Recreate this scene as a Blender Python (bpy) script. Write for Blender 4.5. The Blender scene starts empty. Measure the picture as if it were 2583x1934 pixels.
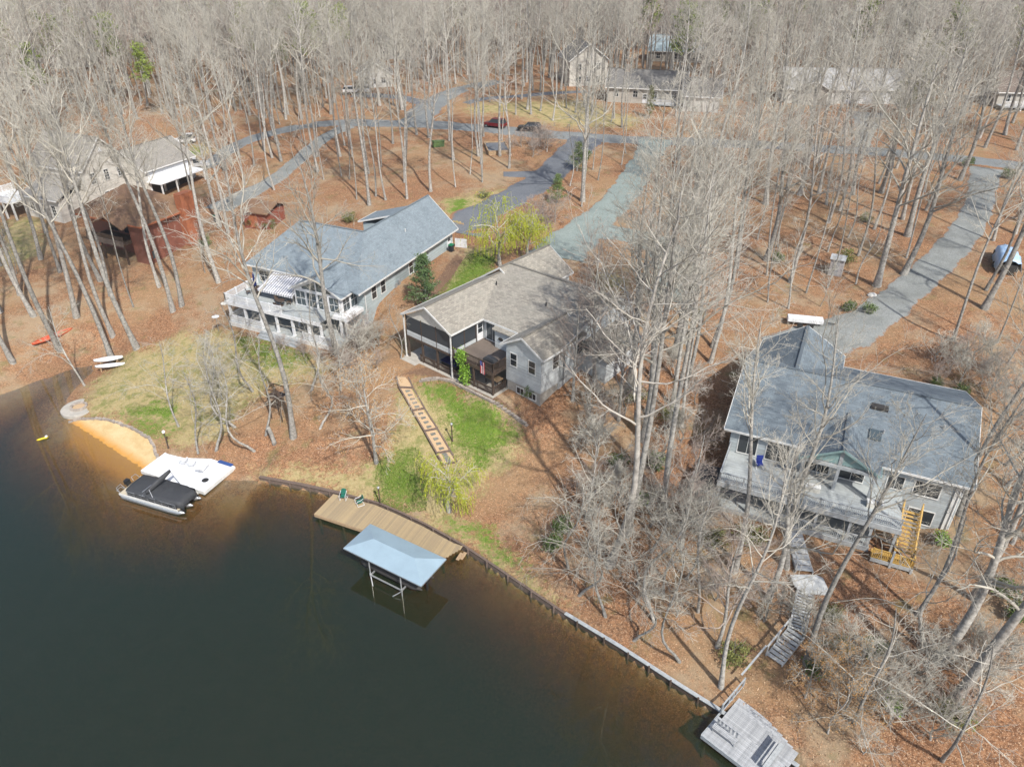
import bpy, math, random
import numpy as np
from mathutils import Vector, Matrix
random.seed(7); RNG = np.random.default_rng(11)
R = math.radians
sc = bpy.context.scene
col = sc.collection

# ------------------------------------------------------------------ camera
PITCH = 32.0; CAM_H = 47.0
cam_d = bpy.data.cameras.new('camera'); cam = bpy.data.objects.new('camera', cam_d); col.objects.link(cam)
cam.location = (0, 0, CAM_H); cam.rotation_euler = (R(90-PITCH), 0, 0)
cam_d.sensor_fit = 'HORIZONTAL'; cam_d.sensor_width = 36.0
cam_d.lens = 36.0*1853.0/2583.0
cam_d.clip_end = 3000; cam_d.clip_start = 0.5
sc.camera = cam
# ------------------------------------------------------------------ sky and sun
SUN_EL, SUN_AZ = 47.0, 27.0      # sun stands behind the camera to the right: shadows run away and to the left
w = bpy.data.worlds.new('World'); sc.world = w; w.use_nodes = True
nt = w.node_tree; nt.nodes.clear()
sky = nt.nodes.new('ShaderNodeTexSky'); sky.sky_type = 'NISHITA'; sky.sun_disc = False
sky.sun_elevation = R(SUN_EL); sky.sun_rotation = R(180-SUN_AZ)
sky.air_density = 1.0; sky.dust_density = 2.0; sky.ozone_density = 1.0
bg = nt.nodes.new('ShaderNodeBackground'); bg.inputs['Strength'].default_value = 0.145
wo = nt.nodes.new('ShaderNodeOutputWorld')
nt.links.new(sky.outputs[0], bg.inputs[0]); nt.links.new(bg.outputs[0], wo.inputs[0])
sd_ = bpy.data.lights.new('sun', 'SUN'); sd_.energy = 4.35; sd_.angle = R(1.0); sd_.color = (1.0, 0.96, 0.895)
sun = bpy.data.objects.new('sun', sd_); col.objects.link(sun)
sv = Vector((math.sin(R(SUN_AZ))*math.cos(R(SUN_EL)), -math.cos(R(SUN_AZ))*math.cos(R(SUN_EL)), math.sin(R(SUN_EL))))
sun.rotation_euler = sv.to_track_quat('Z', 'Y').to_euler(); sun.location = sv*100
sc.view_settings.view_transform = 'Standard'; sc.view_settings.look = 'None'
sc.view_settings.exposure = 0.38; sc.view_settings.gamma = 1.0; sc.view_settings.use_curve_mapping = False
try:
    sc.cycles.max_bounces = 4; sc.cycles.diffuse_bounces = 2; sc.cycles.glossy_bounces = 2; sc.cycles.transparent_max_bounces = 12; sc.cycles.use_denoising = True; sc.cycles.use_adaptive_sampling = True; sc.cycles.adaptive_threshold = 0.02; sc.cycles.adaptive_min_samples = 24
    sc.cycles.caustics_reflective = False; sc.cycles.caustics_refractive = False
except Exception: pass

# ------------------------------------------------------------------ layout helpers (photo survey -> world)
FPX, CX, CY = 1853.0, 1291.5, 967.0
_c, _s = math.cos(R(PITCH)), math.sin(R(PITCH))
def ray(px, py):
    u = (px-CX)/FPX; v = (py-CY)/FPX
    return np.array([u, _c-v*_s, -_s-v*_c])
def at(px, py, z):
    d = ray(px, py); t = (z-CAM_H)/d[2]
    return np.array([0, 0, CAM_H])+t*d

# ------------------------------------------------------------------ mesh helpers
class MB:
    def __init__(s): s.v = []; s.f = []; s.uv = []; s.has_uv = False; s.mi = []
    def add(s, pts, faces, mi=0):
        b = len(s.v); s.v.extend([tuple(map(float, p)) for p in pts])
        for f in faces: s.f.append(tuple(i+b for i in f)); s.uv.append(None); s.mi.append(mi)
        return s
    def face(s, pts, uvs=None, mi=0):
        b = len(s.v); s.v.extend([tuple(map(float, p)) for p in pts]); s.f.append(tuple(range(b, b+len(pts))))
        s.uv.append(uvs); s.mi.append(mi)
        if uvs: s.has_uv = True
        return s
    def box(s, x0, x1, y0, y1, z0, z1, mi=0):
        p = [(x0,y0,z0),(x1,y0,z0),(x1,y1,z0),(x0,y1,z0),(x0,y0,z1),(x1,y0,z1),(x1,y1,z1),(x0,y1,z1)]
        return s.add(p, [(0,3,2,1),(4,5,6,7),(0,1,5,4),(1,2,6,5),(2,3,7,6),(3,0,4,7)], mi)
    def beam(s, a, b, wd, ht, mi=0):
        a = Vector(a); b = Vector(b); d = (b-a).normalized()
        up = Vector((0,0,1)) if abs(d.z) < .95 else Vector((0,1,0))
        sx = d.cross(up).normalized()*(wd/2); sy = sx.cross(d).normalized()*(ht/2)
        p = [a-sx-sy, a+sx-sy, a+sx+sy, a-sx+sy, b-sx-sy, b+sx-sy, b+sx+sy, b-sx+sy]
        return s.add(p, [(0,1,2,3),(7,6,5,4),(0,4,5,1),(1,5,6,2),(2,6,7,3),(3,7,4,0)], mi)
    def cyl(s, a, b, r0, r1=None, n=8, mi=0):
        if r1 is None: r1 = r0
        a = Vector(a); b = Vector(b); d = (b-a).normalized()
        up = Vector((0,0,1)) if abs(d.z) < .95 else Vector((1,0,0))
        x = d.cross(up).normalized(); y = d.cross(x)
        p = [a+x*math.cos(6.28318*i/n)*r0+y*math.sin(6.28318*i/n)*r0 for i in range(n)]
        p += [b+x*math.cos(6.28318*i/n)*r1+y*math.sin(6.28318*i/n)*r1 for i in range(n)]
        f = [(i, i+n, (i+1)%n+n, (i+1)%n) for i in range(n)]+[tuple(range(n)), tuple(range(2*n-1, n-1, -1))]
        return s.add(p, f, mi)
    def tube(s, pts, r, n=6):
        for i in range(len(pts)-1): s.cyl(pts[i], pts[i+1], r, r, n)
        return s
    def prism(s, pts, z0, z1, mi=0):
        n = len(pts); p = [(x,y,z0) for x,y in pts]+[(x,y,z1) for x,y in pts]
        return s.add(p, [tuple(range(n-1,-1,-1)), tuple(range(n,2*n))]+[(i,(i+1)%n,(i+1)%n+n,i+n) for i in range(n)], mi)
    def lathe(s, prof, n=14, c=(0,0,0)):
        p = []; f = []
        for r, z in prof: p += [(c[0]+r*math.cos(6.28318*i/n), c[1]+r*math.sin(6.28318*i/n), c[2]+z) for i in range(n)]
        for k in range(len(prof)-1): f += [(k*n+i, k*n+(i+1)%n, (k+1)*n+(i+1)%n, (k+1)*n+i) for i in range(n)]
        f += [tuple(range(n-1,-1,-1)), tuple(range((len(prof)-1)*n, len(prof)*n))]
        return s.add(p, f)
    def rings(s, rings, cap=True):
        n = len(rings[0]); p = [q for r_ in rings for q in r_]; f = []
        for k in range(len(rings)-1): f += [(k*n+i, k*n+(i+1)%n, (k+1)*n+(i+1)%n, (k+1)*n+i) for i in range(n)]
        if cap: f += [tuple(range(n-1,-1,-1)), tuple(range((len(rings)-1)*n, len(rings)*n))]
        return s.add(p, f)
    def mesh(s, name, mat, smooth=False):
        me = bpy.data.meshes.new(name); me.from_pydata(s.v, [], s.f)
        for m in (mat if isinstance(mat, (list, tuple)) else [mat]): me.materials.append(M[m] if isinstance(m, str) else m)
        if s.has_uv:
            uvl = me.uv_layers.new(name='UVMap').data; k = 0
            for f, u in zip(s.f, s.uv):
                for j in range(len(f)):
                    if u: uvl[k].uv = u[j]
                    k += 1
        if any(s.mi): me.polygons.foreach_set('material_index', s.mi)
        if smooth: me.polygons.foreach_set('use_smooth', [True]*len(me.polygons))
        me.validate(); me.update()
        return me
    def build(s, name, mat, parent=None, smooth=False, loc=None, rz=0, bevel=0):
        return inst(s.mesh(name, mat, smooth), name, parent, loc, rz, bevel)
def inst(me, name, parent=None, loc=None, rz=0, bevel=0, scale=None):
    o = bpy.data.objects.new(name, me); col.objects.link(o)
    if parent is not None: o.parent = parent
    if loc is not None: o.location = loc
    if rz: o.rotation_euler = (0, 0, rz)
    if scale is not None: o.scale = scale
    if bevel:
        b = o.modifiers.new('bevel', 'BEVEL'); b.width = bevel; b.segments = 2; b.limit_method = 'ANGLE'
    return o
def tag(o, label, cat, group=None):
    o['label'] = label; o['category'] = cat
    if group: o['group'] = group
    return o
def thing(name, label, cat, loc=(0,0,0), rz=0, group=None):
    o = bpy.data.objects.new(name, None); col.objects.link(o); o.empty_display_size = .3
    o.location = loc; o.rotation_euler = (0, 0, rz)
    return tag(o, label, cat, group)
def np_mesh(name, V, faces_list, mats, face_mi=None):
    """fast mesh: faces_list = list of int arrays (n,k)"""
    me = bpy.data.meshes.new(name)
    V = np.asarray(V, np.float32); me.vertices.add(len(V)); me.vertices.foreach_set('co', V.ravel())
    loops = np.concatenate([f.ravel() for f in faces_list]).astype(np.int32)
    tot = np.concatenate([np.full(len(f), f.shape[1]) for f in faces_list]).astype(np.int32)
    st = np.concatenate([[0], np.cumsum(tot)[:-1]]).astype(np.int32)
    me.loops.add(len(loops)); me.loops.foreach_set('vertex_index', loops)
    me.polygons.add(len(tot)); me.polygons.foreach_set('loop_start', st)
    try: me.polygons.foreach_set('loop_total', tot)
    except Exception: pass
    if face_mi is not None: me.polygons.foreach_set('material_index', np.asarray(face_mi, np.int32))
    for m in mats: me.materials.append(M[m] if isinstance(m, str) else m)
    me.update(calc_edges=True)
    return me

# ------------------------------------------------------------------ materials
M = {}
def _nt(name):
    m = bpy.data.materials.new(name); m.use_nodes = True; n = m.node_tree; n.nodes.clear()
    out = n.nodes.new('ShaderNodeOutputMaterial'); b = n.nodes.new('ShaderNodeBsdfPrincipled')
    n.links.new(b.outputs[0], out.inputs[0]); M[name] = m
    return m, n, b
def N(n, t, **kw):
    x = n.nodes.new(t)
    for k, v in kw.items():
        if k.startswith('i_'):
            key = k[2:]; key = int(key) if key.isdigit() else key.replace('_', ' ')
            x.inputs[key].default_value = v
        else: setattr(x, k, v)
    return x
def mixc(n, fac, a, b, blend='MIX'):
    x = n.nodes.new('ShaderNodeMix'); x.data_type = 'RGBA'; x.blend_type = blend
    for s_, v in ((x.inputs[0], fac), (x.inputs[6], a), (x.inputs[7], b)):
        if hasattr(v, 'links') or isinstance(v, bpy.types.NodeSocket): n.links.new(v, s_)
        else: s_.default_value = v if not isinstance(v, tuple) or len(v) == 4 else (*v, 1)
    return x.outputs[2]
def ramp(n, src, p0, p1):
    x = n.nodes.new('ShaderNodeMapRange'); x.clamp = True; x.interpolation_type = 'SMOOTHSTEP'
    x.inputs[1].default_value = p0; x.inputs[2].default_value = p1
    n.links.new(src, x.inputs[0]); return x.outputs[0]
def noise(n, scale, detail=3, rough=.6, coord='Object', vec=None):
    t = N(n, 'ShaderNodeTexNoise'); t.inputs['Scale'].default_value = scale
    t.inputs['Detail'].default_value = detail; t.inputs['Roughness'].default_value = rough
    if vec is None:
        tc = n.nodes.new('ShaderNodeTexCoord'); vec = tc.outputs[coord]
    n.links.new(vec, t.inputs['Vector']); return t.outputs['Fac']
def bump(n, b, h, strength=.3, dist=.02):
    x = n.nodes.new('ShaderNodeBump'); x.inputs['Strength'].default_value = strength; x.inputs['Distance'].default_value = dist
    n.links.new(h, x.inputs['Height']); n.links.new(x.outputs[0], b.inputs['Normal'])
def plain(name, c, rough=.7, c2=None, scale=4.0, metal=0, spec=.5, bmp=0, objvar=0):
    m, n, b = _nt(name); b.inputs['Roughness'].default_value = rough; b.inputs['Metallic'].default_value = metal
    b.inputs['Specular IOR Level'].default_value = spec
    if c2 is None: c2 = tuple(x*.8 for x in c)
    f = noise(n, scale, 5, .65); o = mixc(n, ramp(n, f, .3, .7), c, c2)
    if objvar:
        oi = n.nodes.new('ShaderNodeObjectInfo'); mr = N(n, 'ShaderNodeMapRange'); mr.inputs[3].default_value = 1-objvar; mr.inputs[4].default_value = 1+objvar
        n.links.new(oi.outputs['Random'], mr.inputs[0])
        v = n.nodes.new('ShaderNodeVectorMath'); v.operation = 'SCALE'; n.links.new(o, v.inputs[0]); n.links.new(mr.outputs[0], v.inputs['Scale']); o = v.outputs[0]
    n.links.new(o, b.inputs['Base Color'])
    if bmp: bump(n, b, f, bmp, .03)
    return m
def shingle(name, c1, c2, c3, mortar):
    m, n, b = _nt(name); b.inputs['Roughness'].default_value = .9; b.inputs['Specular IOR Level'].default_value = .25
    tc = n.nodes.new('ShaderNodeTexCoord'); br = N(n, 'ShaderNodeTexBrick')
    br.offset = .5; br.inputs['Scale'].default_value = 1.0; br.inputs['Mortar Size'].default_value = .014
    br.inputs['Brick Width'].default_value = .42; br.inputs['Row Height'].default_value = .2; br.inputs['Bias'].default_value = .1
    br.inputs['Color1'].default_value = (*c1,1); br.inputs['Color2'].default_value = (*c2,1); br.inputs['Mortar'].default_value = (*mortar,1)
    wob = N(n, 'ShaderNodeTexNoise'); wob.inputs['Scale'].default_value = 1.2
    n.links.new(tc.outputs['UV'], wob.inputs['Vector']); n.links.new(tc.outputs['UV'], br.inputs['Vector'])
    big = noise(n, .5, 6, .7, vec=tc.outputs['UV']); fine = noise(n, 9, 3, .8, vec=tc.outputs['UV'])
    o = mixc(n, ramp(n, big, .35, .7), br.outputs['Color'], c3); o = mixc(n, .5, br.outputs['Color'], o)
    o = mixc(n, ramp(n, fine, .35, .75), o, mixc(n, .35, o, c3)); n.links.new(o, b.inputs['Base Color'])
    bump(n, b, br.outputs['Fac'], -.6, .03)
    return m
def banded(name, c, axis, pitch, dark=.55, rough=.6, c2=None):
    """horizontal lap siding / deck boards: bands of `pitch` metres along an object axis with a shadow-line groove"""
    m, n, b = _nt(name); b.inputs['Roughness'].default_value = rough
    tc = n.nodes.new('ShaderNodeTexCoord'); sp = n.nodes.new('ShaderNodeSeparateXYZ'); n.links.new(tc.outputs['Object'], sp.inputs[0])
    d = N(n, 'ShaderNodeMath', operation='DIVIDE'); d.inputs[1].default_value = pitch; n.links.new(sp.outputs[axis], d.inputs[0])
    fr = N(n, 'ShaderNodeMath', operation='FRACT'); n.links.new(d.outputs[0], fr.inputs[0])
    fl = N(n, 'ShaderNodeMath', operation='FLOOR'); n.links.new(d.outputs[0], fl.inputs[0])
    wn = N(n, 'ShaderNodeTexWhiteNoise', noise_dimensions='1D'); n.links.new(fl.outputs[0], wn.inputs['W'])
    g = ramp(n, fr.outputs[0], .0, .22)
    big = noise(n, 1.5, 5, .7)
    base = mixc(n, ramp(n, big, .3, .75), c, c2 or tuple(x*.82 for x in c))
    base = mixc(n, wn.outputs['Value'], base, mixc(n, .22, base, (.1,.09,.08)))
    o = mixc(n, g, tuple(x*dark for x in c), base); n.links.new(o, b.inputs['Base Color'])  # groove shade mixed into the base colour along each band edge
    bump(n, b, fr.outputs[0], .5, .02)
    return m
# ------------------------------------------------------------------ material library
plain('white_paint', (.72,.73,.74), .5, (.62,.63,.64)); plain('white_trim', (.68,.68,.66), .5, (.55,.55,.53))
plain('cream_trim', (.62,.60,.54), .6); plain('grey_metal', (.42,.44,.46), .35, metal=.6); plain('galvanised', (.46,.47,.48), .4, (.36,.37,.38), metal=.5)
plain('black_fabric', (.028,.030,.034), .75, (.04,.042,.046), 3); plain('black_plastic', (.02,.02,.022), .4)
plain('dark_wood', (.085,.058,.042), .7, (.055,.038,.028), 6); plain('brown_deck', (.16,.125,.10), .8, (.12,.095,.08), 3)
plain('weathered_wood', (.40,.41,.42), .85, (.25,.26,.27), 3, objvar=.12); plain('grey_paint_wood', (.38,.40,.41), .8, (.27,.29,.30), 4)
plain('stair_wood', (.50,.51,.50), .85, (.38,.39,.39), 4); plain('new_wood', (.50,.32,.085), .65, (.40,.24,.06), 5); plain('raw_wood', (.40,.29,.17), .8, (.30,.2,.12), 5)
plain('concrete', (.42,.39,.34), .9, (.33,.31,.27), 2, bmp=.1); plain('block_wall', (.44,.41,.36), .9, (.36,.33,.29), 3)
plain('stone', (.36,.31,.26), .9, (.22,.19,.17), 5, bmp=.3, objvar=.2); plain('paver', (.20,.20,.17), .9, (.15,.15,.13), 8, objvar=.15)
plain('timber_edging', (.16,.115,.09), .85, (.11,.08,.065), 5); plain('path_gravel', (.50,.36,.22), .95, (.38,.26,.15), 14)
plain('bark_grey', (.38,.365,.33), .95, (.17,.16,.145), 3.5, bmp=.6, objvar=.28); plain('twig_grey', (.46,.435,.375), .95, (.33,.31,.26), 2.0, objvar=.22)
plain('bark_pale', (.42,.395,.355), .9, (.20,.185,.165), 2.2, bmp=.4, objvar=.1); plain('twig_pale', (.48,.45,.395), .95, (.36,.33,.285), 2.0, objvar=.12)
plain('twig_red', (.38,.32,.275), .95, (.28,.23,.195), 2.0, objvar=.12); plain('bark_dark', (.115,.105,.095), .95, (.07,.063,.058), 4, bmp=.5)
plain('leaf_tan', (.46,.27,.10), .8, (.34,.18,.065), 1.5, objvar=.1); plain('leaf_yellowgreen', (.42,.44,.03), .7, (.30,.36,.02), .8)
plain('leaf_pine', (.21,.26,.04), .75, (.12,.17,.025), .7, objvar=.2); plain('leaf_cedar', (.10,.16,.05), .75, (.05,.09,.03), .9, objvar=.15)
plain('leaf_green', (.115,.165,.04), .7, (.075,.115,.03), 1.2, objvar=.2); plain('leaf_bright', (.20,.34,.03), .6, (.12,.24,.02), 1.2)
plain('leaf_olive', (.16,.17,.045), .75, (.10,.11,.03), 1.0, objvar=.2)
plain('red_paint', (.55,.09,.04), .4, (.45,.07,.03)); plain('hull_white', (.74,.75,.76), .3, (.66,.67,.68)); plain('hull_red', (.55,.10,.045), .4, (.42,.07,.03), 6)
plain('beige_deck', (.50,.44,.33), .8); plain('aluminium', (.55,.57,.58), .3, (.45,.46,.48), metal=.7)
plain('green_vinyl', (.012,.13,.09), .5); plain('blue_fabric', (.02,.045,.28), .7, (.015,.03,.2)); plain('blue_mat', (.03,.075,.24), .6)
plain('dark_blue', (.012,.018,.10), .6); plain('tarp_blue', (.22,.38,.62), .5, (.42,.53,.66), 1.3, bmp=.4)
plain('bin_dark', (.015,.02,.03), .5); plain('bin_green', (.01,.16,.07), .45); plain('yellow_foam', (.65,.5,.02), .5)
plain('brick_orange', (.36,.13,.06), .85, (.27,.09,.042), 2.5); plain('brown_roof', (.155,.095,.065), .95, (.22,.14,.075), .9); plain('red_siding', (.22,.07,.045), .8, (.22,.06,.035), 2)
plain('dark_interior', (.035,.032,.03), .8); plain('rubber', (.02,.02,.02), .8); plain('chrome', (.6,.6,.6), .2, metal=1)
plain('car_red', (.12,.01,.014), .2, (.11,.009,.012)); plain('car_black', (.02,.022,.024), .2); plain('car_white', (.7,.7,.7), .25); plain('car_silver', (.45,.46,.47), .3)
plain('lamp_globe', (.85,.85,.83), .3, (.8,.8,.78)); plain('flag_red', (.5,.03,.04), .8); plain('flag_white', (.75,.73,.72), .8); plain('flag_blue', (.03,.05,.25), .8)
plain('awning_grey', (.30,.30,.33), .8); plain('awning_white', (.75,.75,.76), .8); plain('teal_paint', (.24,.36,.35), .6); plain('canopy_blue', (.26,.35,.41), .5, (.23,.31,.365), .6)
plain('shed_wood', (.44,.42,.42), .85, (.26,.25,.25), 5); plain('grey_roof_far', (.165,.16,.15), .95, (.12,.115,.11), 2); plain('pale_roof_far', (.36,.36,.36), .95, (.28,.28,.28), 2); plain('blue_roof_far', (.28,.35,.38), .9); plain('tan_roof_far', (.15,.12,.10), .95)
plain('pale_wall', (.40,.375,.33), .8); plain('white_wall_far', (.56,.55,.52), .7); plain('green_turf', (.02,.22,.08), .8)
plain('foundation', (.38,.36,.32), .9); plain('tail_red', (.4,.01,.01), .3); plain('platform_white', (.74,.76,.79), .6, (.66,.68,.71), 1.2)
shingle('shingle_blue', (.20,.24,.265), (.14,.17,.19), (.225,.265,.29), (.11,.135,.15))
shingle('shingle_taupe', (.345,.315,.265), (.20,.182,.155), (.31,.295,.25), (.11,.10,.088))
shingle('shingle_slate', (.15,.182,.205), (.085,.105,.122), (.20,.235,.255), (.06,.075,.09))
shingle('shingle_brown', (.19,.115,.08), (.14,.085,.06), (.25,.16,.085), (.09,.055,.04))
shingle('shingle_greige', (.25,.235,.21), (.20,.19,.17), (.30,.28,.25), (.14,.13,.12))
banded('siding_blue', (.42,.50,.52), 2, .18, .72); banded('siding_white', (.60,.64,.65), 2, .17, .55); banded('siding_grey', (.45,.50,.52), 2, .2, .6)
banded('siding_cream', (.60,.575,.52), 2, .2, .75); banded('deck_grey', (.40,.43,.43), 1, .14, .6, .8); banded('deck_brown', (.17,.135,.11), 1, .14, .6, .8)
banded('siding_red', (.22,.085,.058), 0, .3, .6)
def glass(name, c=(.03,.035,.04)):
    m, n, b = _nt(name); b.inputs['Base Color'].default_value = (*c,1); b.inputs['Roughness'].default_value = .08; b.inputs['Specular IOR Level'].default_value = .6
glass('glass'); glass('glass_blue', (.06,.08,.09)); glass('screen', (.035,.042,.05))
M['screen'].node_tree.nodes['Principled BSDF'].inputs['Roughness'].default_value = .55

# ground: leaf litter with lawn, dry grass, sand and mulch zones held in point attributes
def ground_mat():
    m, n, b = _nt('ground'); b.inputs['Roughness'].default_value = 1.0; b.inputs['Specular IOR Level'].default_value = .1
    big = noise(n, .09, 4, .6); mid = noise(n, .8, 4, .7); fine = noise(n, 4.2, 4, .9); spk = noise(n, 10, 2, .9)
    lit = mixc(n, ramp(n, mid, .3, .7), (.345,.18,.092), (.245,.125,.066))
    lit = mixc(n, ramp(n, fine, .42, .58), (.13,.065,.036), lit)
    lit = mixc(n, ramp(n, spk, .54, .68), lit, (.50,.345,.225))
    lit = mixc(n, ramp(n, big, .42, .66), lit, mixc(n, .5, lit, (.31,.215,.12)))
    pat = noise(n, .16, 4, .75); pat2 = noise(n, .35, 4, .7)
    lit = mixc(n, ramp(n, pat, .46, .66), lit, mixc(n, .65, lit, (.315,.25,.165)))
    lit = mixc(n, ramp(n, pat2, .56, .72), lit, mixc(n, .6, lit, (.15,.14,.06)))
    dry = mixc(n, ramp(n, fine, .35, .65), (.29,.235,.115), (.39,.315,.165)); dry = mixc(n, ramp(n, mid, .44, .66), dry, (.20,.195,.075))
    grs = mixc(n, ramp(n, fine, .3, .65), (.075,.135,.018), (.14,.205,.034)); grs = mixc(n, ramp(n, mid, .52, .8), grs, (.22,.22,.07))
    snd = mixc(n, ramp(n, mid, .35, .7), (.56,.43,.24), (.47,.335,.16)); snd = mixc(n, ramp(n, spk, .6, .7), snd, (.60,.48,.29))
    ge = n.nodes.new('ShaderNodeNewGeometry'); sx_ = n.nodes.new('ShaderNodeSeparateXYZ'); n.links.new(ge.outputs['Position'], sx_.inputs[0]); wz = N(n, 'ShaderNodeMath', operation='MULTIPLY_ADD'); wz.inputs[1].default_value = .25; n.links.new(mid, wz.inputs[0]); n.links.new(sx_.outputs[2], wz.inputs[2])
    snd = mixc(n, ramp(n, wz.outputs[0], .12, .34), (.50,.25,.06), snd)
    mul = mixc(n, ramp(n, fine, .35, .65), (.14,.085,.055), (.22,.14,.09))
    o = lit; off = noise(n, 2.2, 3, .8); off2 = noise(n, .5, 3, .7)
    for nm, c_, a0, a1 in (('dry', dry, .30, .72), ('grass', grs, .36, .74), ('mulch', mul, .4, .6), ('sand', snd, .34, .70)):
        a = N(n, 'ShaderNodeAttribute', attribute_name=nm)
        k = N(n, 'ShaderNodeMath', operation='MULTIPLY_ADD'); k.inputs[1].default_value = 1.1 if nm != 'sand' else .2; n.links.new(off, k.inputs[0])
        s2 = N(n, 'ShaderNodeMath', operation='MULTIPLY_ADD'); s2.inputs[1].default_value = .9 if nm != 'sand' else .15; n.links.new(off2, s2.inputs[0]); s2.inputs[2].default_value = -1.0 if nm != 'sand' else -.175
        n.links.new(s2.outputs[0], k.inputs[2])
        t = N(n, 'ShaderNodeMath', operation='ADD'); n.links.new(a.outputs['Fac'], t.inputs[0]); n.links.new(k.outputs[0], t.inputs[1])
        o = mixc(n, ramp(n, t.outputs[0], a0, a1), o, c_)
    n.links.new(o, b.inputs['Base Color']); bump(n, b, fine, .7, .06)
ground_mat()
def gravel_mat(name, c, c2, c3, tint=None):
    m, n, b = _nt(name); b.inputs['Roughness'].default_value = 1.0; b.inputs['Specular IOR Level'].default_value = .15
    big = noise(n, .3, 4, .7); fine = noise(n, 6, 3, .9)
    o = mixc(n, ramp(n, big, .35, .68), c, c2); o = mixc(n, ramp(n, fine, .45, .68), o, c3)
    at_ = N(n, 'ShaderNodeAttribute', attribute_name='edge')      # leaves drifted over the verge
    e = N(n, 'ShaderNodeMath', operation='MULTIPLY_ADD'); e.inputs[1].default_value = 1.0; n.links.new(noise(n, 1.1, 4, .8), e.inputs[0]); n.links.new(at_.outputs['Fac'], e.inputs[2])
    o = mixc(n, ramp(n, e.outputs[0], 1.15, 1.35), o, (.24,.13,.07)); n.links.new(o, b.inputs['Base Color']); bump(n, b, fine, .5, .03)
gravel_mat('gravel_teal', (.25,.292,.272), (.20,.238,.222), (.155,.182,.17)); gravel_mat('gravel_grey', (.25,.262,.252), (.19,.20,.19), (.145,.15,.142)); gravel_mat('asphalt', (.125,.135,.15), (.155,.165,.18), (.10,.108,.12)); gravel_mat('road_grey', (.205,.22,.22), (.17,.18,.18), (.135,.142,.142))

# ------------------------------------------------------------------ terrain survey: (photo x, photo y, height)
SH = [  # lake edge, photo coords at water level; flag 1 = bulkhead
 (-700,1230,0),(-300,1090,0),(-60,1015,0),(0,996,0),(78,967,0),(144,943,0),(190,928,0),(233,921,0),(238,938,0),(215,955,0),(190,980,0),(168,1012,0),(163,1040,0),(176,1062,0),
 (200,1075,0),(218,1087,0),(272,1122,0),(338,1165,0),(372,1190,0),(430,1205,0),(520,1208,0),(583,1210,0),(632,1210,0),(657,1213,1),(760,1232,1),(859,1254,1),(956,1279,1),(1006,1300,1),(1075,1333,1),
 (1160,1380,1),(1255,1443,1),(1373,1523,1),(1425,1558,1),(1560,1640,1),(1720,1744,1),(1803,1796,1),(1880,1850,1),(2010,1945,1),(2200,2100,1),(2500,2400,1),(2300,3600,1),(-700,3600,0)]
LAKE = np.array([at(a, b, 0)[:2] for a, b, _ in SH]); HARD = np.array([f for _, _, f in SH], float)
CP = [ # land heights
 (0,900,2.2),(100,830,3.0),(0,760,4.2),(120,700,4.8),(250,760,3.6),(300,700,4.6),(400,830,2.8),(300,880,1.8),(420,700,5.0),(480,760,4.4),(560,640,6.2),
 (380,980,1.6),(470,930,2.2),(560,880,3.4),(600,830,4.4),(400,1060,.9),(500,1060,1.3),(600,1000,2.2),(700,930,3.4),(600,1120,.9),(700,1120,1.5),(700,1040,2.4),(800,1000,3.3),(860,895,4.5),(800,1150,1.3),(900,1050,3.2),(950,960,4.6),
 (900,1200,1.1),(980,1220,1.1),(1000,1130,2.4),(1040,1010,4.8),(1090,960,5.3),(1130,1110,2.9),(1200,1010,5.2),(1250,1150,2.7),(1180,1260,1.3),(1120,1300,.9),(1300,1080,4.0),(1270,1020,5.4),(1350,1030,5.6),(1400,950,6.6),
 (1300,1350,1.0),(1400,1250,2.6),(1450,1130,4.0),(1550,1000,5.6),(1500,1450,1.0),(1600,1350,2.4),(1600,1200,3.8),(1700,1100,4.6),(1700,1500,1.4),(1750,1350,2.5),(1750,900,6.2),(1500,820,7.6),
 (1000,860,6.0),(960,780,6.8),(1080,800,7.0),(1160,700,8.2),(1140,640,8.4),(1250,600,8.6),(1420,640,8.6),(1500,560,9.2),(1600,450,10.2),(1650,380,11.0),(1750,650,8.0),(1900,700,7.6),
 (1200,530,9.4),(1050,520,8.8),(900,520,8.2),(1290,440,10.2),(1100,420,10.2),(1400,380,11.0),(1330,335,11.8),(1500,350,11.4),(1100,318,11.6),(1000,310,11.4),(870,307,11.0),(1000,400,10.2),(1150,225,13.2),(1330,240,13.2),(1440,233,13.4),
 (700,500,7.6),(600,500,7.2),(760,420,8.8),(660,346,9.6),(560,330,9.4),(500,440,7.2),(400,470,6.6),(450,640,5.6),(300,620,5.4),(180,640,5.2),(240,480,6.2),(100,520,6.0),(0,500,6.0),(60,340,9.0),(300,300,10.0),
 (1800,1300,3.3),(1900,1400,3.1),(2100,1450,3.2),(2250,1420,3.4),(2380,1360,3.5),(2500,1300,4.0),(2583,1100,5.4),(2450,1000,6.2),(2583,900,7.4),(1950,1500,2.4),(2000,1600,1.7),(2050,1700,1.5),(1900,1650,1.2),(2200,1650,2.3),(2400,1600,3.0),(2583,1500,4.0),(2300,1850,1.8),(2500,1850,2.6),(2100,1850,1.2),
 (1800,900,6.0),(1850,850,6.3),(2000,820,6.9),(2150,850,6.9),(2300,730,8.2),(2400,640,9.4),(2470,500,11.0),(2490,430,11.8),(2583,420,12.0),(2200,600,9.4),(2000,600,9.0),(2100,450,10.8),(1850,500,9.8),(2350,395,11.8),(2200,382,11.8),(2030,372,11.7),(1800,360,11.6),
 (2300,280,13.5),(2100,250,13.8),(1700,270,13.2),(1480,205,13.8),(1700,110,15),(900,220,13.0),(500,230,12.0),(180,160,13.0),(700,150,14.0),(1291,100,15.5),(2583,270,13.8),(2500,100,16),(100,60,15.5)]
_cw = [at(a, b, z) for a, b, z in CP]
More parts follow.
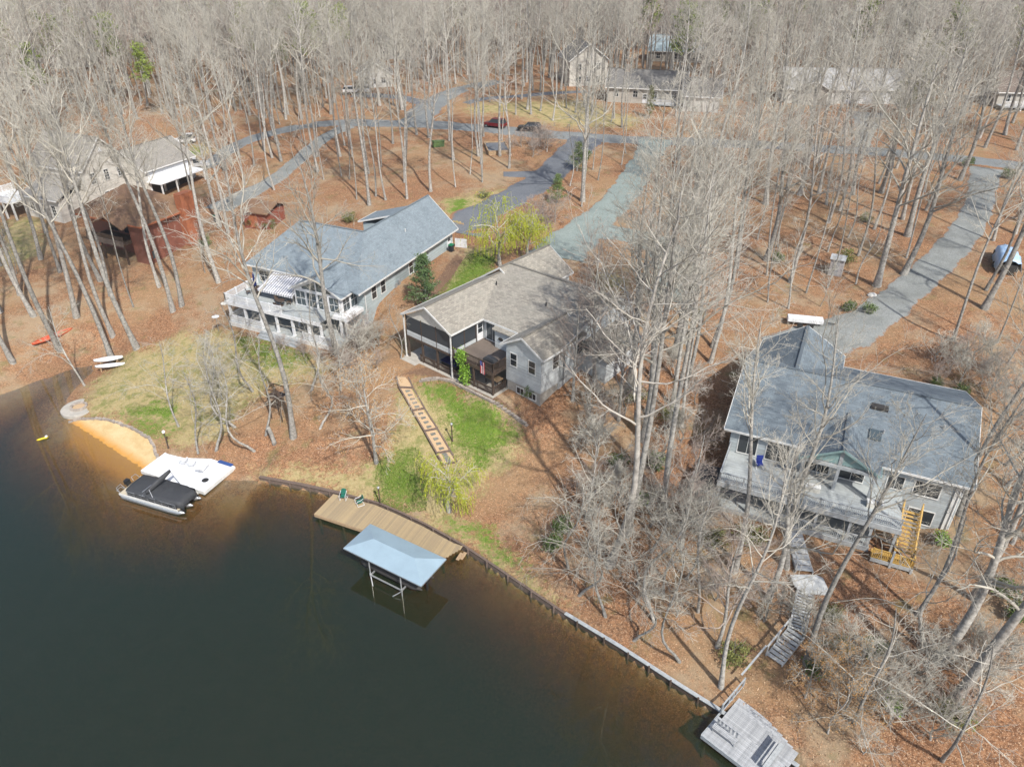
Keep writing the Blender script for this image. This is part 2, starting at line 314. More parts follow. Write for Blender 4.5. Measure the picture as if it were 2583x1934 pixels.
_cw += [np.array([p[0], p[1], .5]) for p in LAKE[1:-4:1]]
_cw += [np.array([x, y, z]) for x, y, z in ((-160,420,16),(0,470,17),(200,430,17),(-420,420,17),(420,420,18),(-200,120,8),(-240,250,13),(160,60,8),(220,160,13),(110,20,5),(260,300,16),(0,900,22),(-500,800,22),(600,800,22),(300,20,10),(-300,60,6))]
CW = np.array(_cw)
def _U(r2): return r2*np.log(np.maximum(r2, 1e-9))
_sc = 60.0
_X = CW[:, :2]/_sc; _n = len(_X)
_K = _U(((_X[:, None]-_X[None])**2).sum(-1))+np.eye(_n)*.02
_Pm = np.hstack([np.ones((_n, 1)), _X]); _A = np.block([[_K, _Pm], [_Pm.T, np.zeros((3, 3))]])
_W = np.linalg.solve(_A, np.concatenate([CW[:, 2], np.zeros(3)]))
def poly_sd(x, y, P, hard=None):
    """signed distance to polygon (positive inside); optionally the flag of the nearest edge"""
    d = np.full(x.shape, 1e9); ins = np.zeros(x.shape, bool); hv = np.zeros(x.shape); n = len(P)
    for i in range(n):
        a = P[i]; b = P[(i+1) % n]; ab = b-a; L2 = max((ab**2).sum(), 1e-9)
        t = np.clip(((x-a[0])*ab[0]+(y-a[1])*ab[1])/L2, 0, 1)
        dd = np.hypot(x-a[0]-t*ab[0], y-a[1]-t*ab[1]); m = dd < d; d = np.where(m, dd, d)
        if hard is not None: hv = np.where(m, min(hard[i], hard[(i+1) % n]), hv)
        c = ((a[1] > y) != (b[1] > y)) & (x < (b[0]-a[0])*(y-a[1])/((b[1]-a[1]) if abs(b[1]-a[1]) > 1e-9 else 1e-9)+a[0]); ins ^= c
    return np.where(ins, d, -d), hv
def sstep(x, a, b):
    t = np.clip((x-a)/(b-a), 0, 1); return t*t*(3-2*t)
PADS = []   # (origin, angle, x0,x1,y0,y1, z, feather)
def zt(x, y):
    x = np.atleast_1d(np.asarray(x, float)); y = np.atleast_1d(np.asarray(y, float)); shp = x.shape
    xf, yf = x.ravel(), y.ravel(); z = np.zeros(xf.shape)
    for i in range(0, len(xf), 20000):
        q = np.stack([xf[i:i+20000], yf[i:i+20000]], 1)/_sc
        z[i:i+20000] = _U(((q[:, None]-_X[None])**2).sum(-1))@_W[:_n]+_W[_n]+q@_W[_n+1:]
    far = sstep(np.hypot(xf, yf-100), 330, 520); z = z*(1-far)+17*far
    z = z+.10*np.sin(xf*.31+1.3*np.sin(yf*.17))*np.cos(yf*.27+.5)*sstep(yf, 25, 60)
    for (o, a, x0, x1, y0, y1, pz, fe) in PADS:
        dx = xf-o[0]; dy = yf-o[1]; lx = dx*math.cos(a)+dy*math.sin(a); ly = -dx*math.sin(a)+dy*math.cos(a)
        d = np.maximum(np.maximum(x0-lx, lx-x1), np.maximum(y0-ly, ly-y1)); k = 1-sstep(d, 0, fe); z = z*(1-k)+pz*k
    near = (np.abs(xf) < 130) & (yf < 110) & (yf > -60)
    sd = np.full(xf.shape, -60.0); hv = np.zeros(xf.shape)
    if near.any(): sd[near], hv[near] = poly_sd(xf[near], yf[near], LAKE, HARD)
    land = -sd
    zl_n = np.minimum(np.maximum(z, .25), .16*land+.02+.02*land*land); zl_h = np.maximum(z, .42)
    zl = np.where(hv > .5, zl_h, np.where(land < 6, zl_n, np.maximum(z, .3)))
    zl = np.where((hv < .5) & (land >= 3) & (land < 6), zl_n*(1-sstep(land, 3, 6))+np.maximum(z, .3)*sstep(land, 3, 6), zl)
    wet = np.maximum(sd, 0); zb = -np.minimum(4.5, np.where(hv > .5, .7+.5*wet, .02+.05*wet+.034*wet*wet))
    kh = sstep(sd, -.12, .25); hard = zl_h*(1-kh)+(-.7-.5*wet)*kh
    out = np.where(sd > 0, zb, zl); out = np.where((hv > .5) & (np.abs(sd) < .4), hard, out)
    return np.maximum(out, -4.5).reshape(shp)
def P(px, py, dz=0.0):
    d = ray(px, py); t = np.concatenate([np.linspace(20, 260, 700), np.linspace(261, 900, 400)])
    X = d[0]*t; Y = d[1]*t; Z = CAM_H+d[2]*t-dz; g = np.maximum(zt(X, Y), 0.0 if dz else -9)
    i = int(np.argmax(Z < g))
    if i == 0: return np.array([X[-1], Y[-1], g[-1]])
    a = (Z[i-1]-g[i-1]); b = (g[i]-Z[i]); k = a/(a+b); tt = t[i-1]+k*(t[i]-t[i-1])
    x, y = d[0]*tt, d[1]*tt
    return np.array([x, y, float(zt(x, y)[0])+dz])
def W2(pts): return np.array([P(a, b)[:2] for a, b in pts])
# house frames: origin (front lake-side corner), heading of the lake facade
H1O, H1A, H1Z = (-34.46, 81.49), R(-25), 5.0
H2O, H2A, H2Z = (-6.30, 67.10), R(-40.5), 6.0
H3O, H3A, H3Z = (19.23, 53.65), R(-25), 3.5
PADS += [(H2O, H2A, -7.6, 6.3, -1.2, 6, H2Z-.15, 2.5), (H1O, H1A, -1.2, 15.0, -1.4, 6.5, H1Z-.55, 2.5), (H3O, H3A, -2.5, 16.5, -5, 1, H3Z-.6, 2.5), (H1O, H1A, 13.0, 18.5, 18, 34, 7.6, 4), (H2O, H2A, -9, 3, 17, 27, 8.5, 4), (H3O, H3A, -1, 12, 10, 24, 6.3, 5)]

# ------------------------------------------------------------------ ground sheet
def graded(lo, hi, a, b, fine, grow=1.16, mx=40):
    c = list(np.arange(a, b+.01, fine)); s_ = fine; v = a
    while v > lo: s_ = min(mx, s_*grow); v -= s_; c.insert(0, v)
    s_ = fine; v = c[-1]
    while v < hi: s_ = min(mx, s_*grow); v += s_; c.append(v)
    return np.array(c)
gx = graded(-1500, 1500, -66, 52, .55); gy = graded(-120, 2400, 26, 96, .55)
GX, GY = np.meshgrid(gx, gy); GZ = zt(GX, GY)
nx, ny = len(gx), len(gy); ii = np.arange(nx*ny).reshape(ny, nx)
quads = np.stack([ii[:-1, :-1].ravel(), ii[:-1, 1:].ravel(), ii[1:, 1:].ravel(), ii[1:, :-1].ravel()], 1)
gm = np_mesh('ground', np.stack([GX.ravel(), GY.ravel(), GZ.ravel()], 1), [quads], ['ground'])
gm.polygons.foreach_set('use_smooth', np.ones(len(quads), bool))
fx, fy = GX.ravel(), GY.ravel()
def zone(polys, feather, amp=1.0):
    v = np.zeros(fx.shape); nearm = (np.abs(fx) < 140) & (fy > 15) & (fy < 230)
    for pl in polys:
        sd, _ = poly_sd(fx[nearm], fy[nearm], W2(pl)); v[nearm] = np.maximum(v[nearm], amp*sstep(sd, -feather, feather))
    return v
G_DRY = [[(215,1000),(240,960),(300,905),(375,880),(470,835),(590,838),(700,880),(790,900),(860,920),(780,960),(700,970),(640,1010),(560,1110),(440,1130),(400,1110),(370,1085),(300,1060),(215,1052)],
 [(640,1185),(800,1180),(900,1190),(980,1120),(1010,960),(1080,955),(1200,1000),(1300,1070),(1330,1130),(1250,1200),(1160,1290),(1280,1400),(1420,1520),(1430,1545),(1300,1460),(1160,1372),(1000,1290),(860,1246),(660,1208)],
 [(1100,510),(1190,482),(1280,480),(1250,520),(1180,560),(1130,560)], [(440,370),(530,350),(540,400),(450,420)], [(0,560),(110,540),(120,640),(0,680)], [(1050,820),(1120,700),(1180,620),(1270,610),(1230,700),(1100,830),(1000,880)], [(1500,690),(1560,680),(1600,720),(1540,760)], [(1120,290),(1250,250),(1450,250),(1620,300),(1600,335),(1300,300)]]
G_GRS = [[(1010,975),(1075,962),(1130,965),(1200,1000),(1290,1055),(1320,1095),(1250,1150),(1190,1190),(1150,1130),(1110,1040),(1060,980)], [(600,850),(700,875),(780,905),(700,930),(620,900)], [(300,1040),(400,1010),(450,1020),(440,1070),(380,1060)], [(950,1180),(1040,1130),(1080,1230),(1060,1290),(960,1260)],
 [(1090,770),(1150,700),(1190,640),(1250,640),(1240,680),(1160,745)], [(1110,515),(1180,495),(1190,530),(1140,555)], [(460,370),(510,362),(500,395),(460,400)], [(1120,1310),(1230,1330),(1330,1440),(1240,1400)], [(300,1075),(380,1045),(450,1090),(420,1110)]]
G_SND = [[(176,1062),(215,1056),(300,1060),(345,1085),(385,1110),(400,1160),(410,1200),(420,1300),(230,1290),(110,1150),(150,1075)]]
G_MUL = [[(1010,945),(1080,925),(1180,960),(1260,1005),(1330,1060),(1280,1045),(1180,985),(1090,950)], [(600,835),(690,850),(690,865),(620,850)], [(1110,770),(1170,650),(1150,640),(1050,790)]]
_sf = zone([[(176,1062),(300,1062),(345,1090),(385,1115),(400,1175),(390,1225),(330,1225),(250,1185),(175,1125)]], 4.5)
_wet = np.clip(.5-GZ.ravel()*6, 0, 1); _snd = np.maximum(zone(G_SND, .9)*(1-_wet), np.where(GZ.ravel() < .06, _sf*1.05, 0)+0)
for nm, val in (('dry', zone(G_DRY, 3.4, .86)), ('grass', zone(G_GRS, 3.4, .92)), ('sand', _snd), ('mulch', zone(G_MUL, .6))):
    a_ = gm.attributes.new(nm, 'FLOAT', 'POINT'); a_.data.foreach_set('value', val.astype(np.float32))
ground = inst(gm, 'ground'); ground['kind'] = 'structure'

# ------------------------------------------------------------------ lake
def water_mat():
    m = bpy.data.materials.new('lake_water'); m.use_nodes = True; n = m.node_tree; n.nodes.clear(); M['lake_water'] = m
    out = n.nodes.new('ShaderNodeOutputMaterial')
    gl = N(n, 'ShaderNodeBsdfGlossy', i_Roughness=.015); gl.inputs['Color'].default_value = (.9,.95,.95,1)
    tr = N(n, 'ShaderNodeBsdfTransparent'); df = N(n, 'ShaderNodeBsdfDiffuse'); df.inputs['Color'].default_value = (.043,.070,.036,1)
    bp = N(n, 'ShaderNodeBump'); bp.inputs['Strength'].default_value = .03; bp.inputs['Distance'].default_value = .05
    n.links.new(noise(n, .9, 3, .6), bp.inputs['Height']); n.links.new(bp.outputs[0], gl.inputs['Normal'])
    fr = N(n, 'ShaderNodeFresnel', i_IOR=1.55); n.links.new(bp.outputs[0], fr.inputs['Normal'])
    a = N(n, 'ShaderNodeMixShader'); a.inputs[0].default_value = .26; n.links.new(tr.outputs[0], a.inputs[1]); n.links.new(df.outputs[0], a.inputs[2])
    ge = n.nodes.new('ShaderNodeNewGeometry'); nb = N(n, 'ShaderNodeMath', operation='SUBTRACT'); nb.inputs[0].default_value = 1.0; n.links.new(ge.outputs['Backfacing'], nb.inputs[1])
    fm = N(n, 'ShaderNodeMath', operation='MULTIPLY'); n.links.new(fr.outputs[0], fm.inputs[0]); n.links.new(nb.outputs[0], fm.inputs[1])   # from below the sheet lets light straight out (no refraction is modelled)
    b_ = N(n, 'ShaderNodeMixShader'); n.links.new(fm.outputs[0], b_.inputs[0]); n.links.new(a.outputs[0], b_.inputs[1]); n.links.new(gl.outputs[0], b_.inputs[2])
    n.links.new(b_.outputs[0], out.inputs['Surface'])
    va = N(n, 'ShaderNodeVolumeAbsorption'); va.inputs['Color'].default_value = (.66,.46,.07,1); va.inputs['Density'].default_value = .95
    n.links.new(va.outputs[0], out.inputs['Volume'])
water_mat()
lp = [(p[0], p[1]) for p in LAKE]
def offs(P_, d):   # push the lake sheet a little under the bank so no gap shows
    c = np.array(P_); n = len(c); o = []
    for i in range(n):
        e0 = c[i]-c[i-1]; e1 = c[(i+1) % n]-c[i]; nn = np.array([e0[1], -e0[0]])/max(np.hypot(*e0), 1e-6)+np.array([e1[1], -e1[0]])/max(np.hypot(*e1), 1e-6)
        o.append(c[i]+nn/max(np.hypot(*nn), 1e-6)*d)
    return o
area = sum(lp[i][0]*lp[(i+1) % len(lp)][1]-lp[(i+1) % len(lp)][0]*lp[i][1] for i in range(len(lp)))
wp = offs(lp, .12 if area > 0 else -.12)
if area < 0: wp = wp[::-1]
wb = MB(); wb.prism([(p[0], p[1]) for p in wp], -6.0, 0.0)
lake = wb.build('lake', 'lake_water'); lake['kind'] = 'structure'

# ------------------------------------------------------------------ roads and drives
def ribbon(name, pts, mat, lift=.07, step=1.2):
    """pts: (photo x, photo y, width m)"""
    c = np.array([[*P(a, b)[:2], w_] for a, b, w_ in pts])
    L = np.concatenate([[0], np.cumsum(np.hypot(*np.diff(c[:, :2], axis=0).T))]); s_ = np.linspace(0, L[-1], max(4, int(L[-1]/step)))
    cs = np.stack([np.interp(s_, L, c[:, k]) for k in range(3)], 1)
    for _ in range(6): cs[1:-1] = cs[1:-1]*.5+.25*(cs[:-2]+cs[2:])
    t = np.gradient(cs[:, :2], axis=0); t /= np.linalg.norm(t, axis=1)[:, None]; nn = np.stack([-t[:, 1], t[:, 0]], 1)
    k = np.linspace(-.5, .5, 9); wob = 1+.07*np.sin(s_*.9)+.05*np.sin(s_*2.3+1)
    G = cs[:, None, :2]+nn[:, None]*(k[None, :, None]*(cs[:, 2]*wob)[:, None, None])
    z = zt(G[..., 0], G[..., 1])+lift; z[:, 0] -= lift*1.6; z[:, -1] -= lift*1.6
    V = np.concatenate([G, z[..., None]], 2).reshape(-1, 3); idx = np.arange(len(V)).reshape(len(cs), 9)
    q = np.stack([idx[:-1, :-1].ravel(), idx[:-1, 1:].ravel(), idx[1:, 1:].ravel(), idx[1:, :-1].ravel()], 1)[:, ::-1]
    me = np_mesh(name, V, [q], [mat]); e = me.attributes.new('edge', 'FLOAT', 'POINT')
    ed = np.tile(np.array([1.0,.55,.18,0,.06,0,.18,.55,1.0]), len(cs)).astype(np.float32); e.data.foreach_set('value', ed)
    o = inst(me, name); o['kind'] = 'structure'; ROADS.append((cs[:, :2], cs[:, 2])); return o
ROADS = []
ribbon('main_road', [(2700,432,5.5),(2583,420,5.5),(2500,410,5.5),(2350,395,5.5),(2200,382,5.5),(2030,372,5.5),(1900,365,5.5),(1720,358,5.5),(1570,352,5.8),(1450,345,6),(1330,336,6),(1200,323,6.2),(1100,315,6.5),(1000,311,6),(870,309,5.5),(760,318,5),(661,342,5),(583,372,5),(520,425,4)], 'road_grey')
ribbon('branch_road', [(1040,312,9),(1075,275,8),(1110,248,7),(1160,226,6),(1215,214,6),(1260,206,5)], 'road_grey', .085)
ribbon('house_drive', [(1175,262,3),(1210,250,3),(1327,242,3),(1443,233,3),(1480,232,3)], 'asphalt', .10)
ribbon('far_drive', [(1070,262,4),(1020,246,4),(960,242,4),(890,240,4)], 'asphalt', .10)
ribbon('asphalt_drive', [(1480,348,8),(1445,385,7.2),(1405,425,7),(1350,465,7),(1290,500,7),(1230,530,7.2),(1185,560,8),(1160,590,8)], 'asphalt', .09)
ribbon('parking_spur', [(1370,440,4),(1320,440,3.5),(1270,440,3)], 'asphalt', .075)
ribbon('gravel_drive', [(1655,352,8),(1635,390,5.5),(1610,430,5.8),(1580,480,6),(1535,530,6),(1480,575,7),(1430,615,9),(1400,650,9)], 'gravel_teal', .09)
ribbon('gravel_turnaround', [(1480,580,6),(1580,590,5),(1680,620,7),(1720,680,7),(1690,760,6)], 'gravel_teal', .075)
ribbon('long_gravel_drive', [(2490,425,6),(2478,470,4.6),(2470,520,4.6),(2440,580,4.8),(2390,640,5),(2310,715,5),(2220,790,5.5),(2130,845,7),(2040,868,8),(1950,880,7)], 'gravel_grey', .09)
ribbon('red_house_drive', [(880,318,4),(820,345,4),(739,416,4),(680,462,4.5),(600,500,6),(545,530,6)], 'gravel_grey', .08)
ribbon('grey_house_apron', [(2170,372,3.5),(2185,330,4),(2190,285,8)], 'gravel_grey', .09)
# ------------------------------------------------------------------ building helpers
def slab(mb, pts, th=.16):
    """roof plane: pts counter-clockwise seen from above, first edge = eave; adds UV in metres"""
    p = [Vector(q) for q in pts]; n = (p[1]-p[0]).cross(p[2]-p[0]).normalized()
    if n.z < 0: p = [p[1], p[0]]+p[2:][::-1]; n = -n
    u = (p[1]-p[0]).normalized(); v = n.cross(u)
    mb.face(p, [((q-p[0]).dot(u)+50, (q-p[0]).dot(v)+50) for q in p])
    lo = [q-Vector((0,0,th)) for q in p]; mb.face(lo[::-1])
    for i in range(len(p)):
        j = (i+1) % len(p); mb.face([p[i], lo[i], lo[j], p[j]])
def edges_trim(segs, name, mat, parent, h=.2, t=.05):
    for a, b in segs:
        a = Vector(a)-Vector((0,0,h/2-.02)); b = Vector(b)-Vector((0,0,h/2-.02)); MB().beam(a, b, t, h).build(name, mat, parent)
def window(parent, c, w_, h_, face='-y', frame='white_trim', pane='glass', bars=(1,1), name='window', th=.05, fw=.08):
    """glazed opening on a wall; frame and bars stand proud of the pane"""
    x, y, z = c; mp = MB(); mf = MB()
    def bx(mb, a0, a1, b0, b1, d0, d1):
        if face == '-y': mb.box(x+a0, x+a1, y-d1, y-d0, z+b0, z+b1)
        elif face == '+y': mb.box(x+a0, x+a1, y+d0, y+d1, z+b0, z+b1)
        elif face == '+x': mb.box(x+d0, x+d1, y+a0, y+a1, z+b0, z+b1)
        else: mb.box(x-d1, x-d0, y+a0, y+a1, z+b0, z+b1)
    bx(mp, -w_/2, w_/2, 0, h_, -.02, .015)
    bx(mf, -w_/2-fw, w_/2+fw, h_, h_+fw, -.01, th); bx(mf, -w_/2-fw, w_/2+fw, -fw, 0, -.01, th+.03)
    bx(mf, -w_/2-fw, -w_/2, 0, h_, -.01, th); bx(mf, w_/2, w_/2+fw, 0, h_, -.01, th)
    for i in range(1, bars[0]+1):
        if bars[0]: q = -w_/2+w_*i/(bars[0]+1); bx(mf, q-.02, q+.02, 0, h_, 0, th-.02)
    for i in range(1, bars[1]+1):
        q = h_*i/(bars[1]+1); bx(mf, -w_/2, w_/2, q-.025, q+.025, 0, th-.015)
    o = mp.build(name, pane, parent); mf.build('frame', frame, o); return o
def door(parent, c, w_, h_, face='-y', mat='white_paint', glazed=True):
    x, y, z = c; mb = MB(); mp = MB()
    def bx(m, a0, a1, b0, b1, d0, d1):
        if face == '-y': m.box(x+a0, x+a1, y-d1, y-d0, z+b0, z+b1)
        elif face == '+x': m.box(x+d0, x+d1, y+a0, y+a1, z+b0, z+b1)
        else: m.box(x-d1, x-d0, y+a0, y+a1, z+b0, z+b1)
    bx(mb, -w_/2, w_/2, 0, h_, -.02, .05); o = mb.build('door', mat, parent)
    if glazed:
        bx(mp, -w_/2+.14, w_/2-.14, h_*.42, h_*.66, .05, .062); bx(mp, -w_/2+.14, w_/2-.14, h_*.69, h_*.94, .05, .062); mp.build('pane', 'glass', o)
    k = MB(); bx(k, w_/2-.14, w_/2-.08, h_*.45, h_*.5, .05, .10); k.build('handle', 'grey_metal', o); return o
def railing(parent, pts, mat, h=.95, sp=.16, post=1.9, bw=.038, name='railing', pw=.1):
    """top and bottom rail with balusters; posts as sub-parts; pts are floor points in the parent frame"""
    mb = MB(); posts_ = []
    for a, b in zip(pts[:-1], pts[1:]):
        a = Vector(a); b = Vector(b); L = (b-a).length; up = Vector((0,0,1)); d = (b-a)/L
        mb.beam(a+up*h, b+up*h, .1, .05); mb.beam(a+up*.1, b+up*.1, .05, .06); mb.beam(a+up*(h-.07), b+up*(h-.07), .04, .06)
        n = max(1, round(L/post))
        for i in range(n+1):
            q = a+(b-a)*i/n; posts_.append((q, h+.10))
        m_ = int(L/sp)
        for i in range(1, m_):
            q = a+d*(i*L/m_); mb.beam(q+up*.1, q+up*(h-.05), bw, bw)
    o = mb.build(name, mat, parent)
    for q, hh in posts_:
        k = (round(hh,2), pw, mat)
        if k not in POSTM: POSTM[k] = MB().box(-pw/2, pw/2, -pw/2, pw/2, 0, hh).mesh('post', mat)
        inst(POSTM[k], 'post', o, q)
    return o
POSTM = {}
def gable_wall(parent, mat, x0, x1, y0, y1, z0, ze, ridge_axis='y', zr=None, rp=None, name='wall'):
    """solid wall block with gable ends under a ridge; ridge_axis gives the direction of the ridge"""
    mb = MB(); rp = rp if rp is not None else ((x0+x1)/2 if ridge_axis == 'y' else (y0+y1)/2); zr = zr or ze
    if ridge_axis == 'y': pr = [(x0,z0),(x1,z0),(x1,ze),(rp,zr),(x0,ze)]; r0 = [(a,y0,b) for a,b in pr]; r1 = [(a,y1,b) for a,b in pr]
    else: pr = [(y0,z0),(y1,z0),(y1,ze),(rp,zr),(y0,ze)]; r0 = [(x1,a,b) for a,b in pr]; r1 = [(x0,a,b) for a,b in pr]
    mb.add(r0+r1, [(0,1,2,3,4), (9,8,7,6,5)]+[(i,i+5,(i+1)%5+5,(i+1)%5) for i in range(5)])
    return mb.build(name, mat, parent)
def gable_roof(parent, mat, x0, x1, y0, y1, ze, zr, axis='y', rp=None, trim='white_trim', th=.16, name='roof', eaves=True):
    mb = MB(); rc = MB()
    rp = rp if rp is not None else ((x0+x1)/2 if axis == 'y' else (y0+y1)/2)
    if axis == 'y':
        slab(mb, [(x1,y0,ze),(x1,y1,ze),(rp,y1,zr),(rp,y0,zr)], th); slab(mb, [(x0,y1,ze),(x0,y0,ze),(rp,y0,zr),(rp,y1,zr)], th)
        e = [((x0-.03,y0,ze),(x0-.03,y1,ze)),((x1+.03,y0,ze),(x1+.03,y1,ze))]; g = [((x0,y0-.03,ze),(rp,y0-.03,zr)),((x1,y0-.03,ze),(rp,y0-.03,zr)),((x0,y1+.03,ze),(rp,y1+.03,zr)),((x1,y1+.03,ze),(rp,y1+.03,zr))]
        rc.beam((rp,y0,zr+.01),(rp,y1,zr+.01),.3,.06)
    else:
        slab(mb, [(x0,y0,ze),(x1,y0,ze),(x1,rp,zr),(x0,rp,zr)], th); slab(mb, [(x1,y1,ze),(x0,y1,ze),(x0,rp,zr),(x1,rp,zr)], th)
        e = [((x0,y0-.03,ze),(x1,y0-.03,ze)),((x0,y1+.03,ze),(x1,y1+.03,ze))]; g = [((x0-.03,y0,ze),(x0-.03,rp,zr)),((x1+.03,y0,ze),(x1+.03,rp,zr)),((x0-.03,y1,ze),(x0-.03,rp,zr)),((x1+.03,y1,ze),(x1+.03,rp,zr))]
        rc.beam((x0,rp,zr+.01),(x1,rp,zr+.01),.3,.06)
    o = mb.build(name, mat, parent); edges_trim((e if eaves else [])+g, 'fascia', trim, o); rc.build('ridge_cap', mat, o); return o

# ================================================================== HOUSE with white decks (left of centre)
h1 = thing('lake_house', 'blue-grey house with white double deck, striped awning and blue shingle roof', 'house', (*H1O, H1Z), H1A)
EV = 5.35; RZ = 9.4
mb = MB(); mb.box(-1.5, 15.5, 6.0, 19.0, -3, 5.1); mb.build('wall', 'siding_blue', h1)
gable_wall(h1, 'siding_blue', 7.6, 15.5, 13.0, 28.0, -3, 5.1, 'y', RZ-.35, 11.6, 'wing_wall')
mb = MB()   # main roof, hipped at the far left
slab(mb, [(-2.2,5.5,EV),(11.6,5.5,EV),(11.6,12.6,RZ),(1.7,12.6,RZ)]); slab(mb, [(11.6,19.7,EV),(-2.2,19.7,EV),(1.7,12.6,RZ),(11.6,12.6,RZ)])
slab(mb, [(-2.2,19.7,EV),(-2.2,5.5,EV),(1.7,12.6,RZ)])
# wing roof: right slope, left slope behind the main ridge, lower front hip
slab(mb, [(16.2,4.2,5.2),(16.2,28.6,5.2),(11.6,28.6,RZ+.02),(11.6,12.6,RZ+.02)]); slab(mb, [(7.0,28.6,5.2),(7.0,12.6,5.2),(11.6,12.6,RZ+.02),(11.6,28.6,RZ+.02)])
slab(mb, [(11.6,5.5,EV),(16.2,4.2,5.2),(11.6,12.6,RZ)])
h1r = mb.build('roof', 'shingle_blue', h1)
edges_trim([((-2.2,5.46,EV),(7.4,5.46,EV)),((16.24,4.2,5.2),(16.24,28.6,5.2)),((-2.24,5.5,EV),(-2.24,19.7,EV)),((16.2,28.64,5.2),(11.6,28.64,RZ))], 'gutter', 'white_trim', h1r)
mb = MB(); mb.beam((1.7,12.6,RZ+.02),(11.6,12.6,RZ+.02),.28,.05); mb.beam((11.6,12.6,RZ+.04),(11.6,28.6,RZ+.04),.28,.05); mb.build('ridge_cap', 'shingle_blue', h1r)
mb = MB(); mb.cyl((13.6,19.0,7.4),(13.6,19.0,7.95),.06,.06,8); mb.build('vent_pipe', 'white_trim', h1r)
# dormer on the far slope of the wing
mb = MB(); slab(mb, [(4.6,21.0,7.0),(4.6,25.6,7.0),(10.4,25.6,8.7),(10.4,21.0,8.7)]); d_ = mb.build('dormer_roof', 'shingle_blue', h1)
mb = MB(); mb.box(5.2, 10.0, 21.3, 25.3, 2.6, 6.85); mb.build('dormer_wall', 'siding_blue', h1); edges_trim([((4.6,20.96,7.0),(10.4,20.96,8.7)),((4.56,21,7.0),(4.56,25.6,7.0))], 'fascia', 'white_trim', d_)
# upper deck
mb = MB(); mb.box(-1.0, 13.3, .15, 6.0, 2.6, 2.75); mb.build('upper_deck', 'deck_grey', h1)
mb = MB(); mb.box(-1.05, 13.4, .08, .15, 2.3, 2.8); mb.box(-1.08, -1.0, .08, 6.0, 2.3, 2.8); mb.build('deck_fascia', 'white_paint', h1)
railing(h1, [(-.95,6.0,2.75),(-.95,.22,2.75),(7.7,.22,2.75)], 'white_paint', .95, .13, 1.85, .045, pw=.14)
for i, x in enumerate((-.7, 1.75, 4.2, 6.6, 9.0, 11.4, 13.2)):
    mb = MB(); mb.box(x-.13, x+.13, .25, .51, -.55, 2.3); mb.box(x-.18, x+.18, .2, .56, -.05, .12); mb.build('porch_post', 'white_paint', h1)
mb = MB(); mb.box(-1.0, 15.6, .05, 6.0, -.12, 0.0); mb.build('lower_deck', 'deck_grey', h1)
mb = MB(); mb.box(-1.0, 15.6, -.02, .05, -.75, .02); mb.box(-1.05, -1.0, 0, 6, -.75, .02); mb.build('skirting', 'white_trim', h1)
railing(h1, [(-.85,5.9,0),(-.85,.2,0),(1.75,.2,0),(4.2,.2,0)], 'white_paint', .9, .14, 2.5, .045, pw=.12); railing(h1, [(10.5,.2,0),(15.4,.2,0)], 'white_paint', .9, .14, 2.5, .045, pw=.12)
for i in range(3):
    mb = MB(); mb.box(4.3, 10.3, -.4*(i+1)-.03, -.4*i-.03, -.75-.3, -.16-.19*i); mb.build('step', 'grey_paint_wood', h1)
# lower level wall detail
mb = MB(); mb.box(-.9, 15.4, 5.9, 5.99, 0, 2.4); mb.build('porch_back_wall', 'siding_blue', h1)
for x in (1.2, 3.6, 6.2, 9.0, 12.0): window(h1, (x, 5.9, .1), 1.7, 2.05, '-y', bars=(1,0), name='patio_door')
window(h1, (.4, 6.0, 3.2), 1.6, 1.5, '-y', bars=(1,1)); window(h1, (2.9, 6.0, 2.95), 1.6, 2.0, '-y', bars=(1,0), name='patio_door'); window(h1, (5.6, 6.0, 2.95), 1.8, 2.0, '-y', bars=(1,0), name='patio_door')
# sunroom with glazed gable
SX0, SX1, SY = 7.7, 14.5, 2.9
gable_wall(h1, 'white_paint', SX0, SX1, SY, 8.5, 2.2, 5.0, 'y', 6.85, 11.1, 'sunroom_wall')
gable_roof(h1, 'shingle_blue', 7.3, 14.9, 2.55, 9.5, 5.05, 7.05, 'y', 11.1, name='sunroom_roof')
for i in range(4): window(h1, (SX0+.95+i*1.63, SY, 2.95), 1.35, 1.85, '-y', 'white_paint', 'glass_blue', (1,1))
for i in range(3): window(h1, (SX1, SY+1.0+i*1.55, 2.95), 1.25, 1.85, '+x', 'white_paint', 'glass_blue', (1,1))
for i in range(2): window(h1, (SX0, SY+1.0+i*1.4, 2.95), 1.1, 1.85, '-x', 'white_paint', 'glass_blue', (1,1))
mb = MB(); mb.add([(9.0,SY-.02,5.15),(11.0,SY-.02,5.15),(11.0,SY-.02,6.35),(9.0,SY-.02,5.45)], [(0,1,2,3)]); mb.add([(11.2,SY-.02,5.15),(13.2,SY-.02,5.15),(13.2,SY-.02,5.45),(11.2,SY-.02,6.35)], [(0,1,2,3)]); gw = mb.build('gable_window', 'glass_blue', h1)
mb = MB(); mb.beam((11.1,SY-.05,5.1),(11.1,SY-.05,6.5),.12,.06); mb.beam((8.8,SY-.05,5.1),(13.4,SY-.05,5.1),.06,.1); mb.build('frame', 'white_paint', gw)
mb = MB(); mb.box(SX0-.1, 15.4, SY-.35, 6.0, 2.18, 2.62); mb.build('sunroom_floor', 'white_paint', h1)
for x in (SX0+.2, SX1-.2, 15.1):
    mb = MB(); mb.box(x-.12, x+.12, 2.6, 2.85, -.5, 2.18); mb.build('porch_post', 'white_paint', h1)
